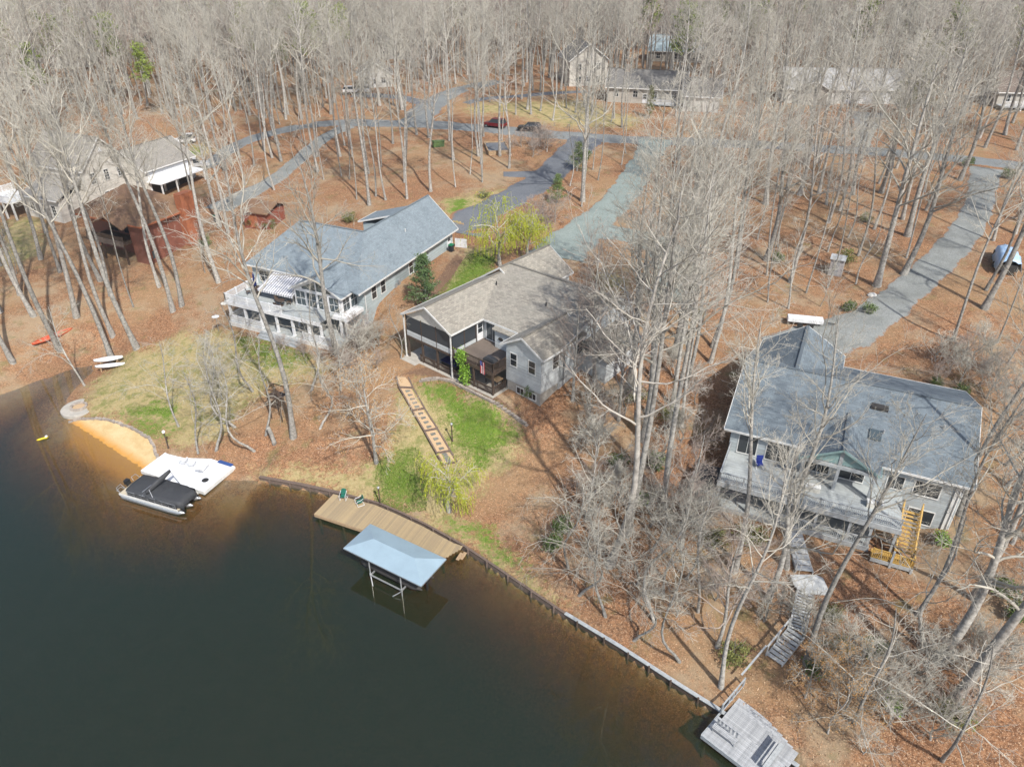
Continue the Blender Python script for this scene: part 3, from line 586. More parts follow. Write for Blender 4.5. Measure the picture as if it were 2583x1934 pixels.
# awning: alternating stripes on a sloping frame
aw = MB(); n_ = 30
for i in range(n_):
    x0 = 2.4+5.4*i/n_; x1 = 2.4+5.4*(i+1)/n_
    aw.face([(x0,2.35,4.05),(x1,2.35,4.05),(x1,5.9,5.2),(x0,5.9,5.2)], mi=i % 2); aw.face([(x0,2.35,3.8),(x1,2.35,3.8),(x1,2.35,4.05),(x0,2.35,4.05)], mi=i % 2)
a_ = aw.build('awning', ['awning_grey', 'awning_white'], h1)
mb = MB(); mb.box(2.35, 7.85, 5.8, 5.95, 5.1, 5.3); mb.beam((2.4,2.38,4.03),(7.8,2.38,4.03),.06,.06); mb.beam((2.6,5.9,4.3),(2.6,2.4,4.0),.04,.04); mb.beam((7.5,5.9,4.3),(7.5,2.4,4.0),.04,.04); mb.build('awning_frame', 'white_paint', a_)
# right side wall: windows, garage door, service door
for y, zz in ((8.2,2.9),(10.2,2.9),(16.8,2.9),(19.0,2.9)): window(h1, (15.5, y, zz), .95, 1.75, '+x', bars=(0,1))
door(h1, (15.5, 27.0, 2.9), .95, 2.1, '+x')
mb = MB(); mb.box(15.5, 15.56, 27.85, 28.0, -1, 5.0); mb.build('corner_board', 'white_trim', h1)
mb = MB(); mb.cyl((15.62,6.2,-1),(15.62,6.2,5.0),.05,.05,8); mb.build('downspout', 'white_trim', h1)
mb = MB(); mb.box(15.5,15.75,13.4,13.8,2.2,3.2); mb.box(15.5,15.7,12.7,13.1,2.4,3.0); mb.build('meter_box', 'grey_metal', h1)

# ================================================================== HOUSE with taupe roof (centre)
h2 = thing('lake_house', 'taupe-roofed house with screened porch and dark brown deck in the middle of the picture', 'house', (*H2O, H2Z), H2A)
E2 = 5.15
# porch wing lower: posts, upper: screens
mb = MB(); mb.box(-7.0, .0, 5.0, 20.4, -3, E2+.05); mb.build('wall', 'siding_white', h2)
gable_wall(h2, 'siding_white', -4.0, 10.3, 5.0, 18.0, -3, E2, 'x', 7.3, 13.4, 'main_wall')
mb = MB(); slab(mb, [(-3.65,4.55,5.2),(10.8,4.55,5.2),(10.8,13.4,7.75),(-3.65,13.4,7.75)]); slab(mb, [(10.8,18.6,5.2),(-3.65,18.6,5.2),(-3.65,13.4,7.75),(10.8,13.4,7.75)])
r2 = mb.build('main_roof', 'shingle_taupe', h2)
mb = MB(); mb.beam((-3.65,13.4,7.78),(10.8,13.4,7.78),.3,.06); mb.build('ridge_cap', 'shingle_taupe', r2)
edges_trim([((.3,4.5,5.2),(5.2,4.5,5.2)),((10.84,4.55,5.2),(10.84,13.4,7.75)),((10.84,18.6,5.2),(10.84,13.4,7.75))], 'gutter', 'white_trim', r2)
gable_roof(h2, 'shingle_taupe', -7.3, .3, -.35, 12.4, 5.2, 7.2, 'y', -3.5, name='porch_roof')
gable_roof(h2, 'shingle_taupe', -7.34, .3, 11.6, 20.8, 5.2, 7.76, 'y', -3.52, name='garage_roof')
for x, y in ((-2.2, 9.6), (5.2, 9.2)):
    mb = MB(); zz = 5.2+(y-4.55)*.288; mb.cyl((x,y,zz-.1),(x,y,zz+.45),.07,.07,8); mb.build('vent_pipe', 'black_plastic', h2)
mb = MB(); mb.box(-6.95, -.05, .05, 5.0, 2.45, 2.62); mb.build('porch_floor', 'brown_deck', h2)
mb = MB(); mb.box(-7.0, .02, -.05, .05, 2.35, 2.62); mb.box(-7.02,-6.94,0,5,2.35,2.62); mb.build('band_board', 'dark_wood', h2)
mb = MB(); mb.box(-7.0, 0, 0, .08, 2.62, 3.25); mb.box(-7.0, -6.92, 0.08, 5.0, 2.62, 3.25); mb.box(-.08, 0, .08, 3.75, 2.62, 3.05); mb.build('knee_wall', 'siding_white', h2)
for i in range(3):
    x0 = -6.9+2.3*i; mb = MB(); mb.box(x0+.06, x0+2.24, .02, .05, 3.25, 5.0); mb.build('screen_panel', 'screen', h2)
for i in range(2):
    y0 = .1+1.85*i; mb = MB(); mb.box(-.06, -.03, y0+.05, y0+1.8, 3.05, 5.0); mb.build('screen_panel', 'screen', h2)
mb = MB()
for x in (-6.95, -4.6, -2.3): MB().box(x-.05, x+.05, -.01, .09, 2.62, 5.1).build('screen_post', 'dark_wood', h2)
for y in (1.95, 3.75): MB().box(-.09, .01, y-.05, y+.05, 2.62, 5.1).build('screen_post', 'dark_wood', h2)
mb = MB(); mb.add([(-6.9,.04,5.0),(-.1,.04,5.0),(-3.5,.04,6.95)], [(0,1,2)]); mb.add([(-6.9,.10,5.0),(-.1,.10,5.0),(-3.5,.10,6.95)], [(2,1,0)]); mb.build('gable_panel', 'cream_trim', h2)
mb = MB(); mb.box(-6.9, -.1, 4.9, 4.98, 2.62, 5.1); mb.build('porch_back_wall', 'siding_white', h2)
door(h2, (-.0, 4.35, 2.65), .95, 2.15, '+x')
window(h2, (1.25, 5.0, 2.68), 1.7, 2.1, '-y', 'white_paint', 'glass_blue', (1,0), 'patio_door')
mb = MB(); mb.box(2.3, 5.5, 4.2, 5.0, 2.62, 4.75); mb.build('bay_wall', 'siding_white', h2)
mb = MB(); slab(mb, [(2.1,3.95,4.85),(5.6,3.95,4.85),(5.6,5.6,5.42),(2.1,5.6,5.42)], .12); mb.build('bay_roof', 'shingle_taupe', h2)
mb = MB(); mb.lathe([(.35,0),(.35,.06)], 16, (0,0,0)); q = mb.build('wall_ornament', 'dark_interior', h2, loc=(3.2,4.14,3.85)); q.rotation_euler = (R(90),0,0); q.scale = (1,.6,.5)
window(h2, (4.6, 4.2, 3.3), .9, 1.1, '-y', bars=(0,1))
# deck
mb = MB(); mb.box(0.06, 5.7, .05, 5.0, 2.45, 2.62); mb.build('deck', 'deck_brown', h2)
mb = MB(); mb.box(.02, 5.78, -.06, .05, 2.25, 2.62); mb.box(5.7, 5.78, .05, 2.0, 2.25, 2.62); mb.build('rim_board', 'dark_wood', h2)
railing(h2, [(.1,.05,2.62),(5.7,.05,2.62),(5.7,2.0,2.62)], 'dark_wood', .95, .13, 1.9, .04)
for x in (-6.85, -4.6, -2.3, 3.0, 5.65):
    mb = MB(); mb.box(x-.09, x+.09, -.02, .16, -.6, 2.3); mb.build('porch_post', 'dark_wood', h2)
for x, y0 in ((0.02,-.15), (-7.12,-.15)):
    mb = MB(); mb.box(x-.06, x+.06, y0-.06, y0+.06, -.3, 5.05); mb.build('downspout', 'white_trim', h2)
railing(h2, [(-5.0,.05,-.1),(5.65,.05,-.1),(5.65,2.0,-.1)], 'dark_wood', .85, .13, 2.2, .045)
mb = MB(); mb.box(-7.4, 6.0, -.35, 5.0, -.3, -.1); mb.build('patio_slab', 'concrete', h2); mb = MB(); mb.box(-7.2,-4.9,-1.0,-.35,-.3,-.12); mb.build('patio_apron', 'concrete', h2)
mb = MB(); mb.box(-7, 5.7, 4.9, 4.99, -.1, 2.4); mb.build('basement_wall', 'block_wall', h2)
# right wing
gable_wall(h2, 'siding_white', 5.75, 10.3, 2.05, 6.0, 1.0, E2, 'y', 6.55, 8.05, 'wing_wall')
gable_roof(h2, 'shingle_taupe', 5.25, 10.8, 1.7, 9.0, 5.15, 6.75, 'y', 8.03, name='wing_roof')
mb = MB(); mb.box(5.85, 10.2, 2.12, 6.0, -2, 1.02); mb.build('wing_foundation', 'foundation', h2)
for x in (6.75, 9.15): window(h2, (x, 2.05, 2.95), .8, 1.4, '-y', bars=(0,1))
window(h2, (7.6, 2.12, -.1), .9, .7, '-y', bars=(1,0)); window(h2, (9.2, 2.12, -.1), .9, .7, '-y', bars=(1,0))
for y in (4.4, 8.5, 12.0): window(h2, (10.3, y, 3.0), .95, 1.4, '+x', bars=(0,1))
mb = MB(); mb.box(10.3, 13.4, 9.0, 15.0, -3, 2.9); mb.build('side_addition', 'siding_white', h2); mb = MB(); slab(mb, [(13.8,8.7,3.0),(13.8,15.3,3.0),(10.3,15.3,4.2),(10.3,8.7,4.2)]); mb.build('addition_roof', 'shingle_taupe', h2)

# ================================================================== HOUSE with slate roof (right)
h3 = thing('lake_house', 'long slate-blue roofed house with grey decks behind bare trees on the right', 'house', (*H3O, H3Z), H3A)
E3 = 5.2
gable_wall(h3, 'siding_grey', .4, 19.1, .5, 15.4, -2.5, E3-.05, 'x', 8.0, 8.0)
gable_roof(h3, 'shingle_slate', -.2, 19.7, 0, 16, E3, 8.2, 'x', 8.0, name='main_roof')
gable_wall(h3, 'siding_grey', .8, 8.1, 8, 17.2, -1, 5.5, 'y', 8.0, 4.45, 'garage_wall')
gable_roof(h3, 'shingle_slate', .3, 8.6, 8.0, 17.6, 5.6, 8.22, 'y', 4.45, name='garage_roof')
gable_roof(h3, 'shingle_slate', 6.4, 12.8, -1.5, 4.5, 5.15, 6.9, 'y', 9.6, name='porch_roof', trim='teal_paint')
mb = MB(); mb.add([(6.9,-1.2,5.2),(12.3,-1.2,5.2),(9.6,-1.2,6.7)], [(0,1,2)]); mb.add([(6.9,-1.1,5.2),(12.3,-1.1,5.2),(9.6,-1.1,6.7)], [(2,1,0)]); mb.build('gable_panel', 'teal_paint', h3)
mb = MB(); mb.box(6.6, 12.6, -1.4, -1.15, 4.85, 5.12); mb.box(9.45,9.75,-1.26,-1.14,5.12,6.6); mb.build('porch_beam', 'grey_paint_wood', h3)
for x in (6.8, 9.6, 12.4):
    mb = MB(); mb.box(x-.13, x+.13, -1.4, -1.14, 2.62, 4.85); mb.build('porch_post', 'grey_paint_wood', h3)
for x, w_ in ((2.0,1.6),(4.6,1.9),(8.0,2.0),(10.8,2.0)): window(h3, (x, .5, 2.75), w_, 1.95, '-y', bars=(1,0), name='patio_door')
window(h3, (16.6, .5, 3.0), 1.9, 1.35, '-y', bars=(1,0)); window(h3, (16.8, .5, .1), 1.9, 1.4, '-y', bars=(1,0)); window(h3, (14.2, .5, 3.0), 1.2, 1.3, '-y', bars=(1,0))
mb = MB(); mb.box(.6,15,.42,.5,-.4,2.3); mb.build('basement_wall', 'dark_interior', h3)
mb = MB(); mb.cyl((18.9,.35,-.8),(18.9,.35,5.0),.06,.06,8); mb.build('downspout', 'white_trim', h3)
mb = MB(); mb.box(18.55,18.95,.38,.5,-.6,5.0); mb.box(19.1,19.16,.5,1.0,-.6,5.1); mb.build('corner_board', 'white_trim', h3)
mb = MB(); mb.box(11.2,12.6,5.4,7.2,6.2,7.5); mb.build('chimney', 'dark_interior', h3)
for x, y in ((1.2,4.5),(17.0,5.0),(12.5,3.2)):
    mb = MB(); zz = 5.2+y*.375; mb.cyl((x,y,zz-.1),(x,y,zz+.4),.09,.09,8); mb.build('vent_pipe', 'galvanised', h3)
mb = MB(); zz = 5.2+2.6*.375; mb.add([(11.4,2.3,zz+.02),(12.4,2.3,zz+.02),(12.4,3.3,zz+.4),(11.4,3.3,zz+.4),(11.4,2.3,zz-.1),(12.4,2.3,zz-.1),(12.4,3.3,zz+.2),(11.4,3.3,zz+.2)], [(0,1,2,3),(4,5,1,0),(5,6,2,1),(6,7,3,2),(7,4,0,3)]); mb.build('skylight', 'glass_blue', h3)
mb = MB(); mb.box(.5, 15.0, -4.25, .5, 2.42, 2.58); mb.build('upper_deck', 'deck_grey', h3)
mb = MB(); mb.box(.45, 15.05, -4.35, -4.25, 2.1, 2.6); mb.box(.42,.5,-4.3,.5,2.1,2.6); mb.build('rim_board', 'grey_paint_wood', h3)
railing(h3, [(.55,.4,2.58),(.55,-4.2,2.58),(14.9,-4.2,2.58)], 'grey_paint_wood', .95, .14, 2.1, .045)
for x in (.7, 3.3, 6.0, 8.8, 11.4, 13.0, 14.8):
    mb = MB(); mb.box(x-.1, x+.1, -4.2, -4.0, -1.2, 2.1); mb.build('deck_post', 'grey_paint_wood', h3)
mb = MB(); mb.box(-1.8, 13.2, -4.15, .4, -.28, -.1); mb.build('lower_deck', 'deck_grey', h3); mb = MB(); mb.box(-1.85, 13.25, -4.25, -4.15, -.55, -.08); mb.build('lower_rim_board', 'grey_paint_wood', h3)
railing(h3, [(5.9,-4.1,-.1),(13.1,-4.1,-.1)], 'grey_paint_wood', .85, .14, 2.2, .045); railing(h3, [(-1.75,-1.0,-.1),(-1.75,-4.1,-.1),(.5,-4.1,-.1)], 'grey_paint_wood', .9, .15, 1.6, .045)
mb = MB(); mb.box(-1.9, .4, -3.9, -.2, .86, .95); mb.build('side_platform', 'black_fabric', h3)
mb = MB()
for a, b in (((-1.9,-4.0,.95),(-1.9,.2,.95)), ((.42,-4.0,.95),(.42,.2,.95)), ((-1.9,-4.0,.95),(.42,-4.0,.95))): mb.beam(a, b, .14, .08)
for x in (-1.85,.4): mb.box(x-.06,x+.06,-4.1,-3.98,-1.3,1.0)
mb.build('platform_frame', 'grey_paint_wood', h3)
# new yellow timber stair
st = MB(); n_ = 11
ns = thing('timber_stair', 'new yellow pine stair with landing at the right end of the grey deck', 'stairs', (*H3O, H3Z), H3A)
for i in range(n_):
    z_ = 2.35-i*.2; y_ = -1.2-i*.27
    mb = MB(); mb.box(15.15, 16.35, y_-.28, y_, z_-.04, z_); mb.build('tread', 'new_wood', ns)
mb = MB()
for x in (15.12, 16.38): mb.beam((x,-1.0,2.35),(x,-4.3,-.05),.05,.26)
mb.build('stringers', 'new_wood', ns)
mb = MB(); mb.box(13.4, 16.5, -5.4, -4.3, -.1, -.02); mb.build('landing', 'new_wood', ns); mb = MB(); mb.box(13.4,16.5,-5.46,-5.38,-.35,-.02); mb.box(16.44,16.52,-5.4,-4.3,-.35,-.02); mb.build('landing_rim', 'grey_paint_wood', ns)
railing(ns, [(16.45,-1.1,2.3),(16.45,-4.3,-.02),(16.45,-5.35,-.02),(14.9,-5.35,-.02)], 'new_wood', .95, .15, 1.6, .045, pw=.09); railing(ns, [(15.08,-1.1,2.3),(15.08,-4.3,-.02)], 'new_wood', .95, .15, 3.2, .045, pw=.09)
railing(ns, [(13.45,-5.35,-.02),(14.85,-5.35,-.02)], 'new_wood', .95, .14, 1.6, .06, pw=.09)
for x in (14.9, 16.45):
    mb = MB(); mb.box(x-.08, x+.08, -5.5, -5.34, -1.4, 1.2 if x < 15 else -.02); mb.build('post', 'grey_paint_wood', ns)
ORD = ['first','second','third','fourth','fifth','sixth','seventh','eighth','ninth','tenth','eleventh','twelfth']
# ------------------------------------------------------------------ waterside
def frame(a, b): return math.atan2(b[1]-a[1], b[0]-a[0])
def unit_plank(name, w_, L, th, mat): return MB().box(0, w_, 0, L, -th, 0).mesh(name, mat)
# timber bulkhead
def bulkhead(name, label, idx0, idx1, cap_mat, face_mat, top=.58, capw=.34, posts=1.8):
    pts = LAKE[idx0:idx1+1]; o = thing(name, label, 'retaining wall', (pts[0][0], pts[0][1], 0)); b0 = np.array([*pts[0], 0])
    for a, b in zip(pts[:-1], pts[1:]):
        A = Vector((*a, 0))-Vector(b0); B = Vector((*b, 0))-Vector(b0); d = (B-A).normalized(); nrm = Vector((d.y, -d.x, 0))   # toward the water
        if cap_mat: MB().beam(A+Vector((0,0,top)), B+Vector((0,0,top)), capw, .07).build('cap', cap_mat, o)
        for k in range(3): MB().beam(A+nrm*.03+Vector((0,0,.42-.3*k)), B+nrm*.03+Vector((0,0,.42-.3*k)), .06, .27).build('board', face_mat, o)
        L = (B-A).length; n = max(1, int(L/posts))
        for i in range(n):
            q = A+d*(L*(i+.5)/n)+nrm*.14; MB().cyl(q+Vector((0,0,-1)), q+Vector((0,0,.62)), .09, .085, 7).build('pile', face_mat, o)
    return o
k0 = [i for i, s_ in enumerate(SH) if s_[:2] == (657,1213)][0]; k1 = [i for i, s_ in enumerate(SH) if s_[:2] == (859,1254)][0]; k2 = [i for i, s_ in enumerate(SH) if s_[:2] == (1425,1558)][0]; k3 = [i for i, s_ in enumerate(SH) if s_[:2] == (2010,1945)][0]
bulkhead('bulkhead', 'brown timber bulkhead with short piles left of the wooden dock', k0, k1, 'timber_edging', 'timber_edging')
bulkhead('bulkhead', 'dark timber bulkhead along the bank behind and right of the wooden dock', k1, k2, 'timber_edging', 'timber_edging', .56, .2)
bulkhead('seawall', 'pale grey capped seawall running to the weathered dock at the bottom', k2, k3, 'grey_paint_wood', 'dark_wood', .58, .3)
# wooden dock
a = at(794,1296,.6); ang = R(-23.6); dk = thing('wooden_dock', 'long weathered brown plank dock along the bank beside the blue canopy', 'dock', (a[0],a[1],0), ang)
far = np.array([at(p, q, .6)[:2] for p, q in ((853,1249),(956,1276),(1006,1297),(1075,1329),(1156,1373))])-a[:2]
fl = np.stack([far[:,0]*math.cos(ang)+far[:,1]*math.sin(ang), -far[:,0]*math.sin(ang)+far[:,1]*math.cos(ang)], 1)
rb = at(1125,1405,.6)[:2]-a[:2]; xr = rb[0]*math.cos(ang)+rb[1]*math.sin(ang)
m_, n, b = _nt('dock_wood'); b.inputs['Roughness'].default_value = .85
tc = n.nodes.new('ShaderNodeTexCoord'); mp_ = n.nodes.new('ShaderNodeMapping'); mp_.inputs['Scale'].default_value = (9,1.2,9); n.links.new(tc.outputs['Object'], mp_.inputs[0])
oi = n.nodes.new('ShaderNodeObjectInfo'); g_ = noise(n, 2.0, 5, .7, vec=mp_.outputs[0]); o_ = mixc(n, ramp(n, g_, .3, .7), (.44,.335,.19), (.30,.225,.13)); o_ = mixc(n, oi.outputs['Random'], mixc(n, .45, o_, (.17,.14,.105)), o_)
n.links.new(o_, b.inputs['Base Color'])
PW = .142; pm = unit_plank('plank', PW-.012, 1.0, .045, 'dock_wood'); n_ = int((xr+1.6)/PW)
sl = math.tan(R(90-81.5))   # planks lean with the dock's skewed ends
for i in range(n_):
    x = i*PW; yl = float(np.interp(x+.5, fl[:,0], fl[:,1]))-.02
    if x > xr: y0 = (x-xr)*2.1
    else: y0 = 0
    if yl-y0 < .3: continue
    o = inst(pm, 'plank', dk, (x, y0, .62+random.uniform(-.004,.004)), 0, 0, (1, yl-y0, 1)); o.rotation_euler = (0,0,random.uniform(-.002,.002))
MB().box(-.05, xr, -.06, 0, .3, .6).build('rim_beam', 'raw_wood', dk); MB().box(-.08, -.01, 0, fl[0][1], .3, .6).build('rim_beam', 'raw_wood', dk)
for i in range(6): MB().cyl((.3+i*2.6,.25,-2),(.3+i*2.6,.25,.55),.11,.11,8).build('pile', 'dark_wood', dk)
for i in range(2): MB().box(xr+.75+.2*i, xr+1.05+.2*i, .35+.3*i, 1.25+.3*i, .30-.12*i, .36-.12*i).build('step', 'raw_wood', dk)
# swim platform
a = at(438,1127,.55); ang = R(-23.6); pf = thing('swim_platform', 'square white plank platform over the water beside the pontoon boat', 'dock', (a[0],a[1],0), ang)
pm2 = unit_plank('plank', .19, 4.27, .04, 'platform_white')
for i in range(41): inst(pm2, 'plank', pf, (i*.1975, -4.27, .56+random.uniform(-.003,.003)))
MB().box(-.02, 8.12, -4.34, -4.27, .2, .57).build('rim_board', 'white_trim', pf); MB().box(8.1, 8.17, -4.3, 0, .2, .57).build('rim_board', 'white_trim', pf); MB().box(-.07, 0, -4.3, 0, .2, .57).build('rim_board', 'white_trim', pf)
for x in (.5, 4, 7.6): MB().cyl((x,-4.0,-3),(x,-4.0,.5),.12,.12,8).build('pile', 'dark_wood', pf)
def in_frame(o, lx, ly, lz=0):
    c_, s_ = math.cos(o.rotation_euler.z), math.sin(o.rotation_euler.z); return (o.location.x+lx*c_-ly*s_, o.location.y+lx*s_+ly*c_, o.location.z+lz)
# adirondack chairs and small loungers
def adirondack(loc, rz, label):
    t = thing('adirondack_chair', label, 'chair', loc, rz, 'white chairs on the swim platform'); W = 'white_paint'
    for i in range(4): MB().box(-.26, .26, -.32+.13*i, -.21+.13*i, .36-.04*i, .38-.04*i).build('seat_slat', W, t)
    for i in range(5):
        mb = MB(); mb.beam((-.22+.11*i,.2,.22),(-.24+.12*i,.52,.95-.06*abs(i-2)),.1,.02); mb.build('back_slat', W, t)
    for s_ in (-1, 1):
        MB().box(.28*s_-.02,.28*s_+.02,-.34,-.28,0,.55).build('leg', W, t); mb = MB(); mb.beam((.28*s_,-.3,.36),(.28*s_,.42,.02),.03,.09); mb.build('leg', W, t); MB().box(.30*s_-.07,.30*s_+.07,-.38,.36,.55,.575).build('armrest', W, t)
adirondack(in_frame(pf, 3.15, -1.75, .56), pf.rotation_euler.z+R(205), 'white slatted chair on the platform, nearest the pontoon boat')
adirondack(in_frame(pf, 4.25, -1.75, .56), pf.rotation_euler.z+R(205), 'white slatted chair on the platform, second from the pontoon boat')
def lounger(loc, rz, label):
    t = thing('lounge_chair', label, 'chair', loc, rz, 'white chairs on the swim platform'); W = 'white_paint'
    for i in range(6): MB().box(-.3,.3,-.9+.2*i,-.76+.2*i,.34,.36).build('seat_slat', W, t)
    for i in range(4):
        mb = MB(); mb.beam((-.3,.35+.1*i,.4+.15*i),(.3,.35+.1*i,.4+.15*i),.12,.02); mb.build('back_slat', W, t)
    for s_ in (-1,1):
        mb = MB(); mb.beam((.31*s_,-.95,.33),(.31*s_,.3,.33),.04,.05); mb.beam((.31*s_,.3,.34),(.31*s_,.72,.98),.04,.05); mb.build('side_rail', 'white_trim', t)
        for y in (-.85,.2): MB().box(.31*s_-.02,.31*s_+.02,y-.02,y+.02,0,.32).build('leg', 'white_trim', t)
lounger(in_frame(pf, 5.75, -2.0, .56), pf.rotation_euler.z+R(195), 'white reclining lounge chair at the right side of the platform')
MB_ = MB().lathe([(.32,0),(.34,.03),(.3,.06),(.05,.07)], 18); o = MB_.build('float_ring', 'rubber', None, loc=in_frame(pf, 7.0, -2.9, .57)); tag(o, 'round black disc lying near the right edge of the platform', 'disc')
mb = MB(); mb.box(0,1.75,-.3,.1,0,.1); mb.box(.05,1.7,-.25,.05,.1,.16); o = mb.build('foam_mat', 'blue_mat', None, loc=in_frame(pf, 6.1, .05, .57), rz=pf.rotation_euler.z, bevel=.03); tag(o, 'rolled blue foam mat on the far edge of the platform', 'mat')
# pontoon boat under cover
a = at(302,1252,.3); bt = thing('pontoon_boat', 'pontoon boat under a black cover moored against the white platform', 'boat', (a[0],a[1],0), R(-20.5))
for y in (.28, 1.4, 2.5):
    pr = []
    for x, r in ((0,.24),(.3,.33),(5.9,.33),(6.9,.26),(7.55,.05)): pr.append([(x, y+r*math.cos(q*.5236), .22+(.12 if x > 7 else 0)+r*math.sin(q*.5236)) for q in range(12)])
    MB().rings(pr).build('pontoon', 'aluminium', bt, True)
MB().box(0, 7.0, .05, 2.75, .55, .66).build('deck', 'beige_deck', bt); mb = MB(); mb.box(0,7.05,.0,.05,.48,.7); mb.box(0,7.05,2.75,2.8,.48,.7); mb.build('deck_trim', 'white_trim', bt)
mb = MB(); mb.box(1.1,6.9,.1,.13,.66,1.2); mb.box(1.1,6.9,2.67,2.7,.66,1.2); mb.box(1.1,1.13,.1,2.7,.66,1.2); mb.build('side_panel', 'black_plastic', bt)
mb = MB()
for zz in (.74,.98,1.22): mb.beam((1.05,.07,zz),(6.9,.07,zz),.035,.035)
for i in range(8): mb.beam((1.1+i*.82,.06,.68),(1.1+i*.82,.06,1.25),.035,.035)
mb.build('side_rail', 'aluminium', bt)
NX, NY = 22, 12; V = []; 
for i in range(NX):
    x = .9+6.55*i/(NX-1); tx = i/(NX-1)
    hw = 1.42*(1-.30*max(0,(tx-.78)/.22)**2-.10*max(0,(.08-tx)/.08))
    for j in range(NY):
        s_ = -1+2*j/(NY-1); z_ = 1.30+.28*(1-abs(s_)**1.6)*math.sin(math.pi*min(1,.08+.92*tx))**.5-.0+.035*math.sin(x*4.1)*math.cos(s_*3)
        if abs(s_) > .97: z_ = 1.16-.42*max(0,(tx-.72)/.28)-.04*math.sin(x*5)
        if tx > .96: z_ -= .35
        V.append((x, 1.4+hw*s_, z_))
F_ = [(i*NY+j, (i+1)*NY+j, (i+1)*NY+j+1, i*NY+j+1) for i in range(NX-1) for j in range(NY-1)]
cv = MB().add(V, F_).build('boat_cover', 'black_fabric', bt, True); sm = cv.modifiers.new('thick', 'SOLIDIFY'); sm.thickness = .03
mb = MB(); pr = []
for k in range(7):
    t_ = k/6; c0 = Vector((3.4+1.0*t_, .25+2.4*t_, 1.55+1.15*t_)); r = .12+.10*math.sin(math.pi*t_)
    pr.append([tuple(c0+Vector((r*.9*math.cos(q*.785), 0, r*1.5*math.sin(q*.785)))) for q in range(8)])
mb.rings(pr).build('bimini_boot', 'black_fabric', bt, True)
mb = MB(); mb.beam((2.6,.1,1.25),(4.4,2.6,2.75),.04,.04); mb.beam((3.0,.1,1.25),(4.4,2.6,2.6),.04,.04); mb.beam((4.3,.1,1.2),(3.6,.5,1.8),.04,.04); mb.beam((5.2,2.7,1.2),(4.5,2.6,2.6),.04,.04); mb.build('bimini_frame', 'aluminium', bt)
mb = MB(); mb.box(-.45,.0,1.15,1.65,.75,1.25); mb.box(-.35,-.1,1.3,1.5,-.2,.75); mb.build('outboard_motor', 'black_plastic', bt, bevel=.06)
MB().tube([(.05,.15,.66),(-.35,.2,1.1),(-.35,.75,1.15),(.05,.8,.7)], .025).build('boarding_rail', 'aluminium', bt); MB().tube([(-.1,.2,.7),(-.5,.25,.7),(-.5,.75,.75),(-.1,.8,.7)], .025).build('boarding_rail', 'aluminium', bt); MB().tube([(-.1,2.0,.7),(-.4,2.1,1.0),(-.35,2.6,1.0),(0,2.65,.7)], .025).build('boarding_rail', 'aluminium', bt)
# boat lift with canopy
a = at(866,1382,2.5); cp = thing('boat_lift', 'boat lift with long pale blue metal canopy roof on steel posts in the lake', 'boat lift', (a[0],a[1],0), R(-31))
CL, CWD = 8.15, 3.45; ze, zr = 2.5, 3.1
mb = MB(); slab(mb, [(0,0,ze),(CL,0,ze),(CL-1.9,CWD/2,zr),(1.9,CWD/2,zr)], .05); slab(mb, [(CL,CWD,ze),(0,CWD,ze),(1.9,CWD/2,zr),(CL-1.9,CWD/2,zr)], .05); slab(mb, [(0,CWD,ze),(0,0,ze),(1.9,CWD/2,zr)], .05); slab(mb, [(CL,0,ze),(CL,CWD,ze),(CL-1.9,CWD/2,zr)], .05)
cr = mb.build('canopy', 'canopy_blue', cp)
for q in (((0,0),(CL,0)),((CL,0),(CL,CWD)),((CL,CWD),(0,CWD)),((0,CWD),(0,0))): MB().beam((*q[0],ze-.06),(*q[1],ze-.06),.05,.1).build('edge_trim', 'grey_metal', cr)
for x in (2.6, 5.9):
    for y in (.15, CWD-.15):
        o = MB().cyl((x,y,-3),(x,y,ze-.05),.055,.055,10).build('post', 'galvanised', cp); MB().cyl((x,y,.55),(x,y,.8),.10,.10,10).build('collar', 'galvanised', o)
    MB().beam((x,.1,.6),(x,CWD-.1,.6),.1,.12).build('cross_beam', 'galvanised', cp)
    mb = MB(); mb.beam((x,.15,.5),(x+(.6 if x < 4 else -.6),-.35,.05),.06,.06); mb.build('brace', 'galvanised', cp)
MB().beam((2.6,.12,.66),(5.9,.12,.66),.1,.1).build('side_beam', 'galvanised', cp); MB().beam((2.6,CWD-.12,.66),(5.9,CWD-.12,.66),.1,.1).build('side_beam', 'galvanised', cp)
lb = thing('lift_boat', 'dark pontoon boat hanging in the lift under the blue canopy', 'boat', in_frame(cp, .9, .75), R(-31))
for y in (.2, 1.75):
    pr = [[(x, y+r*math.cos(q*.628), .75+r*math.sin(q*.628)) for q in range(10)] for x, r in ((.2,.25),(.6,.32),(5.6,.32),(6.5,.06))]; MB().rings(pr).build('pontoon', 'dark_interior', lb, True)
MB().box(.2,6.2,0,1.95,1.05,1.15).build('deck', 'dark_interior', lb); mb = MB(); mb.box(.8,6.0,.02,.06,1.15,1.65); mb.box(.8,6.0,1.9,1.94,1.15,1.65); mb.build('side_panel', 'black_plastic', lb); mb = MB(); mb.beam((.8,.0,1.66),(6.0,.0,1.66),.03,.04); mb.beam((.8,.0,1.4),(6.0,.0,1.4),.03,.03); mb.build('side_rail', 'aluminium', lb)
mb = MB(); mb.box(6.2,6.6,.75,1.2,1.0,1.5); mb.box(6.3,6.5,.9,1.05,.0,1.0); mb.build('outboard_motor', 'black_plastic', lb, bevel=.05)
# weathered dock at the bottom right
a = at(1771,1853,.7); d3 = thing('weathered_dock', 'weathered grey dock with bench and railing at the bottom of the picture', 'dock', (a[0],a[1],0), R(-45))
